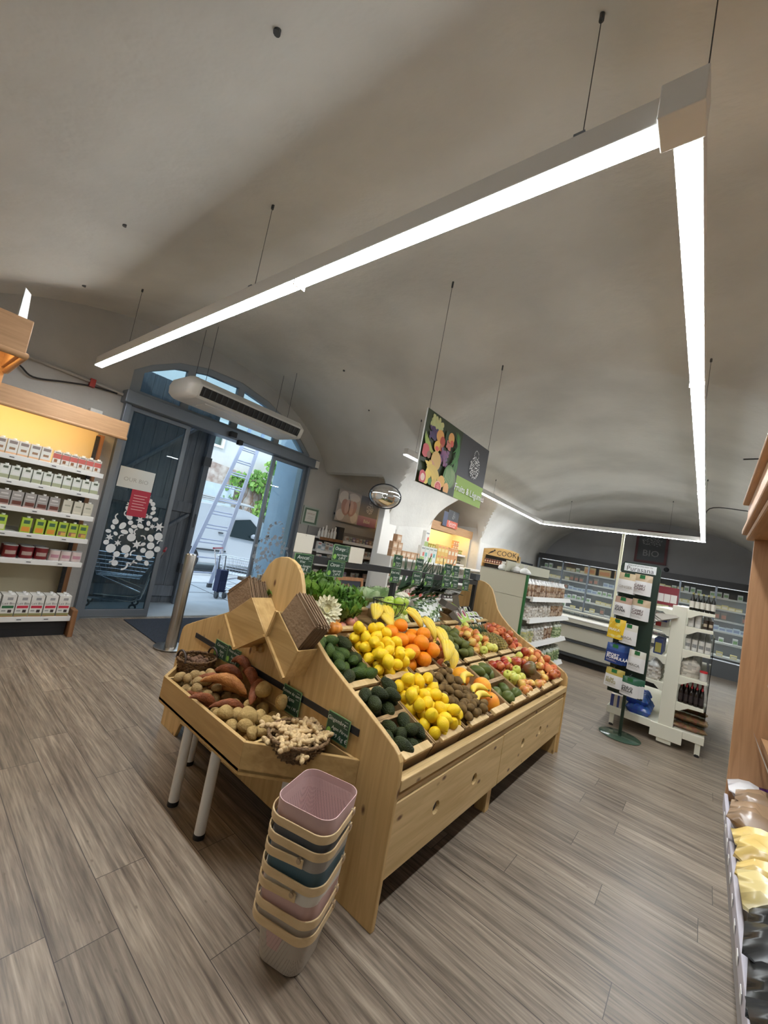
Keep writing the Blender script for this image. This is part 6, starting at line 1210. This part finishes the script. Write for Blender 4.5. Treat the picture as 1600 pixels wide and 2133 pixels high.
t = thing('chalkboard', 'framed chalkboard reading BIO high on the grey back wall', 'chalkboard', (-1.28, 13.15, 2.8)); b = B(); b.prism([(-1.66, 2.38), (-.92, 2.38), (-.92, 3.27), (-1.66, 3.27)], 'Y', 13.13, 13.2, [[(-1.60, 2.44), (-.98, 2.44), (-.98, 3.21), (-1.60, 3.21)]]); b.done('frame_border', mat('dark_red_frame', (.10, .03, .035), .6), t)
b = B(vc=True); M = frame((-1.29, 13.15, 2.82), (1, 0, 0), (0, 0, 1), (0, -1, 0)); b.col = (.03, .035, .04); b.rect(-.32, .32, -.40, .40, 0, M); b.col = (.22, .22, .22); b.text('BIO', .24, M @ T(0, -.18, .002)); emblem(b, M @ T(0, .16, .002) @ S((1.6, 1, 1)), .14, 50, 17, handle=False); b.done('chalk_face', PRINT, t, raw=True)
b = B(); b.lathe([(.06, 0), (.06, .02), (.04, .05), (.001, .06)], 16, T(-.90, 13.2, 2.28) @ R(PI/2, 'X')); tag(b.done('camera_dome', BLACK, smooth=True), 'small round black camera on the grey wall right of the chalkboard', 'camera')
b = B(); b.box(-4.11, -4.08, 11.4, 12.3, .0, 1.78); tag(b.done('side_door', mat('dark_door', (.03, .035, .05), .4)), 'dark narrow door left of the wall fridge', 'door')
# ================================================================ POUCH STAND
t = thing('pouch_stand', 'dark green floor stand with hooks of hanging pouches and a white header', 'display stand', (-.57, 5.23, 0)); GRN = mat('stand_green', (.008, .025, .015), .4)
b = B(); b.lathe([(.001, 0), (.19, 0), (.195, .006), (.18, .012), (.02, .018), (.001, .018)], 40, T(-.57, 5.23, 0)); b.done('base_disc', mat('green_glass_base', (.05, .09, .06), .15), t, smooth=True, ang=40)
b = B(); b.cyl((-.57, 5.23, .015), (-.57, 5.23, .5), .016, 12); b.done('pole', GRN, t)
b = B(); o = [(-.74, .42), (-.415, .42), (-.40, 1.79), (-.42, 1.83), (-.74, 1.83), (-.765, 1.80)]; b.prism(o, 'Y', 5.22, 5.30); b.done('panel', GRN, t, bevel=.006)
b = B(vc=True); M = frame((-.588, 5.217, 1.775), (1, 0, 0), (0, 0, 1), (0, -1, 0)); b.col = (.74, .76, .76); b.box(-.148, .148, -.042, .042, 0, .003, M); b.col = (.05, .05, .05); b.text('Purasana', .072, M @ T(0, -.014, .004)); b.text('Natural protection by', .026, M @ T(0, .026, .004)); b.done('header_sign', PRINT, t, raw=True)
def pouchp(name, w_, h_, body, topc, txt, tc, hd=(.02, .16, .05), blot=None):
    b = B(vc=True); n, m_ = 8, 12; GR = []
    for sgn in (-1, 1):
        G = []
        for j in range(m_+1):
            f = j/m_; G.append([b.bm.verts.new((w_*(-.5+i/n)*(1+.06*(1-f)), sgn*.028*(1-(2*i/n-1)**2)**.6*(1-f**2.2)**.7 if 0 < i < n and j < m_ else 0, h_*f)) for i in range(n+1)])
        for j in range(m_):
            for i in range(n):
                q_ = (G[j][i], G[j][i+1], G[j+1][i+1], G[j+1][i]); f = b.bm.faces.new(q_ if sgn < 0 else q_[::-1]); c = topc if j/m_ > .66 else body
                b.col = c; b._c([f])
        if sgn < 0: GF = G
    bmesh.ops.remove_doubles(b.bm, verts=b.bm.verts, dist=.0001)
    M = frame((0, -.031, 0), (1, 0, 0), (0, 0, 1), (0, -1, 0)); b.col = hd; b.rect(-w_*.16, w_*.16, h_*.80, h_*.985, 0, M @ T(0, 0, -.012))
    if blot:
        q = random.Random(3)
        for k in range(14): b.col = blot[k % len(blot)]; b.disc((q.uniform(-.33, .33)*w_, h_*q.uniform(.1, .78), .0005*k/14), w_*.14, w_*.10, M, 10, q.uniform(0, 3))
    b.col = tc
    for i, l in enumerate(txt): b.text(l, w_*.235, M @ T(-w_*.40, h_*(.44-.145*i), .003), align='LEFT', bold=.0015)
    b.rect(-w_*.4, w_*.1, h_*.16, h_*.17, .001, M); b.rect(-w_*.4, w_*.2, h_*.11, h_*.12, .001, M)
    return Proto(b.done(name, GLOSSP, smooth=True, ang=60))
PB = (.68, .67, .66); INK = (.12, .12, .12)
P_ = {'ginger': pouchp('pouch', .155, .215, PB, (.55, .44, .28), ['', 'GINGER'], (.45, .42, .38)), 'camu': pouchp('pouch', .15, .215, PB, (.50, .38, .25), ['CAMU', 'CAMU'], (.25, .2, .2)), 'gua': pouchp('pouch', .155, .20, PB, (.42, .27, .20), ['GUA', 'RANA'], INK), 'yel': pouchp('pouch', .155, .21, (.78, .52, .03), (.75, .50, .04), ['MAKA'], (.8, .7, .5), blot=[(.80, .66, .15), (.70, .45, .03)]), 'maca': pouchp('pouch', .15, .21, PB, (.62, .60, .52), ['', 'MACA'], (.30, .30, .28)), 'sport': pouchp('pouch', .165, .20, (.02, .05, .20), (.03, .08, .27), ['SPORT', 'FORMULA'], (.75, .76, .8)), 'slim': pouchp('pouch', .16, .19, PB, (.45, .36, .08), ['SLIM', 'MING'], (.42, .38, .22)), 'chl': pouchp('pouch', .155, .185, PB, (.03, .12, .07), ['CHLO', 'RELLA'], INK)}
rows_ = [('ginger', -.685, 1.485, 2, 'white and brown pouch reading GINGER, top left on the stand'), ('camu', -.545, 1.495, 2, 'white pouch reading CAMU CAMU, top right on the stand'), ('gua', -.69, 1.24, 2, 'white pouch reading GUARANA, second row left'), ('camu', -.535, 1.235, 2, 'white pouch reading CAMU CAMU, second row right'), ('yel', -.715, .99, 1, 'bright yellow pouch, third row left'), ('maca', -.60, .965, 1, 'white pouch reading MACA, third row'), ('sport', -.70, .735, 4, 'dark blue pouch reading SPORT FORMULA, fourth row left'), ('maca', -.50, .715, 1, 'white pouch reading MACA, fourth row right'), ('slim', -.68, .49, 2, 'white and yellow pouch reading SLIMMING, fifth row left'), ('chl', -.53, .455, 3, 'white and dark green pouch reading CHLORELLA, fifth row right')]
for k, x, z, n, lb in rows_:
    for i in range(n):
        P_[k].put(T(x+.022*i*(1 if k in ('sport', 'chl') else .5), 5.10+.036*i, z) @ R(-.10) @ R(.03, 'Y'), lb if i == 0 else lb.replace(' on the stand', '')+', hanging behind the first', 'pouch', None if n < 3 or i == 0 else lb)
    b = B(); zz = z+.205; b.tube([(x, 5.22, zz), (x, 5.04, zz), (x, 5.03, zz+.012)], .003, 6); b.done('hook', DARK, t)
# ================================================================ WHITE GONDOLA
t = thing('gondola', 'double sided cream metal shelving unit seen from its end', 'shelf', (-.2, 6.3, 0)); G0, G1 = 5.50, 7.4
for y in (G0, (G0+G1)/2, G1):
    b = B(); b.box(-.275, -.145, y, y+.05, .02, 1.46); b.done('upright', CREAM, t, bevel=.006)
    b = B(); b.box(-.34, -.06, y-.01, y+.05, .06, .20); b.done('base_bracket', CREAM, t, bevel=.004)
b = B(); b.box(-.22, -.20, G0+.05, G1, .1, 1.44); b.done('back_panel', CREAM, t)
def gshelf(xa, xb, z):
    b = B(); b.box(min(xa, xb), max(xa, xb), G0+.01, G1+.03, z-.028, z); s_ = b.done('shelf_board', CREAM, t, bevel=.002)
    for y in (G0, G1+.02):
        b = B(); b.prism([(xa, z-.005), (xb, z-.005), (xb, z-.03), (xa+(xb-xa)*.45, z-.035), (xa+(xb-xa)*.12, z-.085), (xa, z-.085)], 'Y', y, y+.012); b.done('shelf_bracket', CREAM, s_)
for z in (1.44, 1.265, 1.02, .745, .475): gshelf(-.145, .085, z)
for z in (1.40, 1.20, .90, .62): gshelf(-.275, -.45, z)
for xa, xb in ((-.14, .115), (-.275, -.76)):
    b = B(); b.box(min(xa, xb), max(xa, xb), G0+.0, G1+.03, .13, .205); b.done('base_deck', CREAM, t, bevel=.004)
for x in (.07, -.70):
    for y in (G0+.03, G1-.02): b = B(); b.box(x-.022, x+.022, y-.015, y+.015, .02, .14); f_ = b.done('leg', CREAM, t); b = B(); b.cyl((x, y, 0), (x, y, .025), .022, 12); b.done('foot_pad', BLACK, f_)
b = B(); b.box(.10, .106, G0+.1, G1, .2, 1.2); b.done('side_net', CLEAR, t)
wine = bottle('wine_bottle', .038, .27, (.012, .012, .010), (.66, .62, .54), (.35, .32, .12)); cola = bottle('dark_bottle', .035, .22, (.015, .008, .006), (.03, .02, .02), (.45, .03, .04))
can = tin('white_canister', .052, .155, (.62, .60, .57), (.5, .48, .46)); can2 = tin('white_canister', .048, .15, (.66, .64, .60), (.25, .25, .25)); drk = tin('brown_jar', .04, .12, (.05, .03, .02), (.5, .42, .3))
for i, y in enumerate(seq(5.54, 5.95, .06)):
    for x in seq(-.115, .065, .044): wine.put(T(x, y, 1.441) @ S((.54, .54, .70)), 'dark wine bottle with pale label standing on top of the gondola', 'bottle', 'wine bottles on the gondola')
for i, y in enumerate(seq(5.58, 7.3, .14)):
    for j_, x in enumerate((-.105, -.045, .015, .06)): (can if j_ < 2 else drk).put(T(x, y, 1.266) @ S((.52, .52, .85)), 'white canister on the upper tier of the gondola' if j_ < 2 else 'brown jar on the upper tier of the gondola', 'tin', 'canisters on the upper tier' if j_ < 2 else 'brown jars on the upper tier')
    for x in (-.11, -.053, .004, .06): can2.put(T(x, y, 1.021) @ S((.55, .55, .8)), 'white canister with round mark on the middle tier of the gondola', 'tin', 'canisters on the middle tier')
whb = bagproto('sugar_bag', .16, .20, ([(.62, .58, .50), (.55, .50, .42)], (.6, .57, .5)), 11); brb = pouch('date_bag', .10, .22, .045, lambda u, v, q: (.26*q.uniform(.7, 1.2), .15*q.uniform(.7, 1.2), .07), 5); brb = Proto(brb)
for i, y in enumerate(seq(5.60, 7.3, .16)): whb.put(T(-.06, y, .746) @ R(.5) @ S((1.2, 1, .9)), 'pale paper sugar bag on the lower middle tier of the gondola', 'bag', 'sugar bags on the gondola')
b = B(vc=True); b.col = (.60, .58, .54); b.lathe([(.03, 0), (.032, .08)], 14, T(.05, 5.55, .747)); b.col = (.55, .03, .04); b.lathe([(.034, .08), (.034, .10), (.001, .10)], 14, T(.05, 5.55, .747)); tag(b.done('red_lid_jar', PRINT, smooth=True, ang=40), 'white jar with a red lid beside the sugar bags', 'jar')
for i, y in enumerate(seq(5.54, 5.95, .06)):
    for x in seq(-.115, .06, .043): cola.put(T(x, y, .476) @ S((.58, .58, .85)), 'dark bottle with red cap on the low tier of the gondola', 'bottle', 'red capped bottles on the gondola')
for i in range(12):
    brb.put(T(-.085+.11*(i % 2), 5.62+.14*((i//2) % 2)+.3*(i//6), .23+.045*((i % 6)//2)) @ R(PI/2+rnd.uniform(-.15, .15)) @ R(.0, 'X'), 'brown bag of grain lying on the base deck of the gondola', 'bag', 'brown bags on the base deck')
# left side goods
bl2 = Proto(pouch('blue_roll_pack', .11, .24, .10, lambda u, v, q: (.03, .08*q.uniform(.8, 1.3), .36*q.uniform(.7, 1.2)), 6)); box1 = carton('striped_box', .11, .08, .13, (.55, .50, .42), [(-.5, -.2, 0, 1, (.04, .06, .22)), (.1, .3, 0, 1, (.04, .06, .22))]); redb = carton('red_blue_box', .10, .07, .09, (.60, .58, .55), [(-.5, .5, .6, 1, (.03, .06, .35)), (-.5, 0, 0, .5, (.55, .05, .05))]); olv = carton('yellow_label_tin', .08, .06, .16, (.03, .05, .16), [(-.35, .35, .1, .75, (.40, .35, .08))])
for i, y in enumerate((5.57, 5.70, 5.84, 5.98)):
    bl2.put(T(-.47, y+.02, .25) @ R(PI/2) @ S(1), 'blue wrapped pack lying on the left base deck of the gondola', 'pack', 'blue packs on the base deck'); bl2.put(T(-.50, y+.05, .34) @ R(PI/2+.1) @ S(.95), 'blue wrapped pack on the second layer of the left base deck', 'pack', 'blue packs on the second layer'); box1.put(T(-.68, y, .206), 'striped blue and cream box on the left base deck of the gondola', 'box', 'striped boxes on the base deck')
    redb.put(T(-.36, y, 1.201), 'small red white and blue box on the left upper shelf of the gondola', 'box', 'red white and blue boxes'); olv.put(T(-.36, y, .901), 'dark tin with yellow label on the left middle shelf of the gondola', 'tin', 'tins with yellow label'); mush.put(T(-.37, y, .621) @ S(.9), 'clear bag of grain on the left lower shelf of the gondola', 'bag', 'grain bags on the left')
b = B(vc=True)
for k in range(5): b.col = (.45-.04*k, .42-.04*k, .38-.04*k); M = T(-.40+.02*k, 5.47, 1.28+.012*k) @ Euler((.35, -.35, .4+.05*k)).to_matrix().to_4x4(); b.box(-.09, .09, -.07, .07, 0, .002, M)
tag(b.done('leaflets', PRINT), 'tilted bundle of leaflets at the left top of the gondola', 'leaflets')
redbtl = carton('red_label_pack', .07, .06, .20, (.20, .02, .03), [(-.4, .4, .15, .6, (.66, .62, .58))])
for i in range(6): redbtl.put(T(-.40+.06*(i % 3), 5.60+.12*(i//3), 1.441+.0), 'red and white pack on top of the gondola left of the wine bottles', 'pack', 'red and white packs on the gondola')
# ================================================================ TIMBER CRATES AND CHALKBOARD BEHIND THE STAND
GW_ = wood('grey_slats', (.30, .27, .24), (.20, .18, .16), 'Y', knots=False)
def slatbox(x0, x1, y0, y1, z0, z1, label, m):
    t = thing('slatted_crate', label, 'crate', ((x0+x1)/2, (y0+y1)/2, z0)); n = max(2, int((z1-z0)/.075))
    for k in range(n):
        a = z0+(z1-z0)*k/n; c = a+(z1-z0)/n*.72; b = B(); b.box(x0, x1, y0, y0+.012, a, c); b.box(x0, x1, y1-.012, y1, a, c); b.box(x0, x0+.012, y0, y1, a, c); b.box(x1-.012, x1, y0, y1, a, c); b.done('slat_course', m, t)
    b = B()
    for x in (x0+.012, x1-.035):
        for y in (y0+.012, y1-.035): b.box(x, x+.023, y, y+.023, z0, z1)
    b.done('corner_posts', m, t); b = B(); b.box(x0+.01, x1-.01, y0+.01, y1-.01, z0, z0+.01); b.done('crate_bottom', m, t)
slatbox(-4.05, -3.75, 3.70, 4.15, .0, .90, 'tall brown slatted crate left of the A-frame chalkboard', wood('brown_slats', (.34, .21, .12), (.24, .14, .08), 'Y', knots=False)); slatbox(-4.25, -3.8, 3.05, 3.62, .0, .88, 'grey slatted crate left of the brown one', GW_)
b = B(); b.box(-4.8, -4.3, 3.1, 4.4, .70, .74); b.box(-4.75, -4.70, 3.15, 3.2, 0, .7); b.box(-4.4, -4.35, 3.15, 3.2, 0, .7); b.box(-4.75, -4.7, 4.3, 4.35, 0, .7); b.box(-4.4, -4.35, 4.3, 4.35, 0, .7); tag(b.done('side_table', GW_), 'grey side table behind the slatted crates', 'table')
juice = bottle('juice_bottle', .04, .24, (.40, .14, .08), (.45, .5, .55), (.6, .5, .4))
for n, y in enumerate(seq(3.55, 4.3, .09)): juice.put(T(-4.36, y, .741) @ S(.9), 'red juice bottle on the side table behind the slatted crates', 'bottle', 'juice bottles on the side table')
for n, y in enumerate(seq(3.14, 3.5, .10)): jars[3].put(T(-4.36, y, .741) @ S(1.2), 'grey jar on the left of the side table', 'jar', 'grey jars on the side table')
t = thing('menu_board', 'A-frame chalkboard with an orange wooden frame behind the lettuces', 'chalkboard', (-3.8, 4.3, 0)); Mb = frame((-3.78, 4.05, .0), (0, 1, 0), Vector((-.16, 0, 1)).normalized(), Vector((1, 0, .16)).normalized())
b = B(); b.prism([(0, 0), (.55, 0), (.55, .98), (0, .98)], 'Z', -.012, .012, [[(.05, .15), (.50, .15), (.50, .93), (.05, .93)]]); b.bm.transform(Mb); b.done('wooden_frame', wood('orange_frame', (.36, .16, .06), (.26, .11, .04), 'Z', knots=False), t)
b = B(vc=True); b.col = (.015, .02, .035); b.rect(.05, .50, .15, .93, 0, Mb); b.col = (.25, .28, .30); b.text('Bio légumes', .07, Mb @ T(.27, .72, .002)); b.text('du moment', .06, Mb @ T(.27, .58, .002)); b.done('chalk_face', PRINT, t, raw=True)
b = B(); b.box(-4.16, -4.13, 4.07, 4.10, 0, .9); b.box(-4.16, -4.13, 4.55, 4.58, 0, .9); b.done('rear_leg', DWOOD, t)
# ================================================================ RIGHT SHELF UNIT
t = thing('tall_shelf', 'tall beech shelving unit along the right edge with a stepped crown', 'shelf', (.5, 2.0, 0)); x0 = .165
b = B(); b.box(x0, .95, 2.88, 2.91, .56, 1.90); b.box(.30, .95, 2.88, 2.91, 0, .56); b.done('side_panel', BEECH, t, bevel=.002)
b = B(); b.box(.93, .95, .0, 2.88, 0, 1.9); b.done('back_panel', BEECH, t)
for (za, zb, xo) in ((1.90, 1.93, .135), (1.93, 1.965, .115), (1.965, 2.10, .13), (2.10, 2.12, .105)): b = B(); b.box(xo, .95, 1.2, 2.93+(.165-xo), za, zb); b.done('crown_moulding', BEECH_Y, t, bevel=.008)
for z, xs in ((1.16, .30), (.92, .27), (1.42, .33)):
    b = B(); b.box(xs, .93, .6, 2.87, z-.03, z); s_ = b.done('shelf_board', BEECH_Y, t); b = B(); b.face([(xs-.005, .6, z-.05), (xs-.005, 2.86, z-.05), (xs-.03, 2.86, z+.02), (xs-.03, .6, z+.02)]); b.done('price_rail', WHITEM, s_)
b = B(); b.box(x0+.01, .93, .2, 2.87, .40, .575); b.box(.3, .93, .2, 2.87, 0, .40); b.done('base_deck', mat('deck_grey', (.30, .28, .27), .6), t)
b = B(); b.box(x0-.004, x0+.012, .2, 2.33, .54, .605); b.box(x0-.006, x0+.010, 2.35, 2.87, .54, .605); b.done('price_rail', mat('lilac_rail', (.48, .45, .50), .35), t, bevel=.003)
for k in range(12): b = B(); y = 1.1+.14*k; b.box(x0-.0075, x0-.006, y, y+.035, .56, .585); b.done('price_label', WHITE, t)
LB = [('bread_bag', (.34, .22, .13), (.45, .38, .30), 'brown sliced loaf in a clear bag on the right deck'), ('yellow_bag', (.70, .50, .16), (.74, .62, .34), 'yellow bag of rolls on the right deck'), ('crisp_bag', (.62, .50, .22), (.55, .45, .22), 'pale yellow bag of crisps on the right deck'), ('black_bag', (.02, .02, .02), (.66, .66, .64), 'black and silver pack on the right deck')]
def prt(base, lab):
    def f(u, v, q):
        k = .72+.5*abs(math.sin(7.3*int(u*3)+3.1*int(v*4)))
        return lab if (.30 < v < .52 and .2 < u < .8) else tuple(min(.9, c*k) for c in base)
    return f
LP_ = [Proto(pouch(n_, .17, .36, .085, prt(a, c), 20+i)) for i, (n_, a, c, l_) in enumerate(LB)]
pur = Proto(pouch('purple_bag', .17, .36, .085, lambda u, v, q: (.72, .70, .70) if (v > .65 or (.4 < u < .5)) else (.07, .02, .11), 31))
ordn = ['nearest', 'second', 'third', 'fourth', 'fifth', 'sixth', 'seventh', 'eighth', 'ninth', 'tenth', 'eleventh', 'twelfth']
n = 0
for y in seq(1.15, 2.70, .135):
    k = 3 if y < 1.75 else (2 if y < 1.95 else (1 if y < 2.3 else 0)); p = LP_[k]
    p.put(T(.345+rnd.uniform(-.02, .02), y, .645+.02*(n % 2)) @ R(PI/2+rnd.uniform(-.2, .2)) @ R(.12, 'X') @ R(rnd.uniform(-.25, .25), 'Y') @ S((1, 1, 1.25)), LB[k][3]+f', {ordn[n]} from the camera', 'bag'); n += 1
pur.put(T(.345, 2.79, .655) @ R(PI/2) @ R(.1, 'X'), 'purple and white bag against the beech side panel', 'bag')
for i, y in enumerate(seq(1.2, 2.75, .19)):
    LP_[i % 3].put(T(.52, y, .945) @ R(PI/2) @ S(.8), 'packet on the first shelf above the right deck', 'bag', 'packets on the first right shelf'); LP_[(i+1) % 3].put(T(.55, y, 1.185) @ R(PI/2) @ S(.8), 'packet on the second shelf above the right deck', 'bag', 'packets on the second right shelf')
# ================================================================ LABELS: tell apart the members of short rows
ORN = ['leftmost', 'second from left', 'third from left', 'fourth from left', 'fifth from left', 'sixth from left', 'seventh from left', 'eighth from left', 'ninth from left', 'tenth from left', 'eleventh from left', 'twelfth from left', 'thirteenth from left', 'fourteenth from left', 'fifteenth from left', 'sixteenth from left', 'seventeenth from left', 'eighteenth from left', 'nineteenth from left', 'twentieth from left']
inv = cam.matrix_world.inverted(); by = {}
for o in C.objects:
    if o.parent is None and 'label' in o and 'group' in o and o.matrix_basis.translation.length > .01: by.setdefault((o['group'], o['label']), []).append(o)
for (g_, l_), os_ in by.items():
    if not 2 <= len(os_) <= 20: continue
    P = []
    for o in os_:
        c = inv @ o.matrix_basis.translation; P.append((800+844*c.x/-c.z, o))
    P.sort(key=lambda t: t[0]); gap = min(b_[0]-a_[0] for a_, b_ in zip(P, P[1:]))
    if gap < 3 or len(l_.split()) > 12: continue
    if len(os_) > 9 and os_[0]['category'] in ('lemon', 'orange', 'kiwi', 'avocado', 'apple', 'peach', 'pear', 'onion', 'potato', 'ginger', 'leek', 'salad bag', 'vegetable'): continue
    for k, (_, o) in enumerate(P): o['label'] = l_+', '+ORN[k]
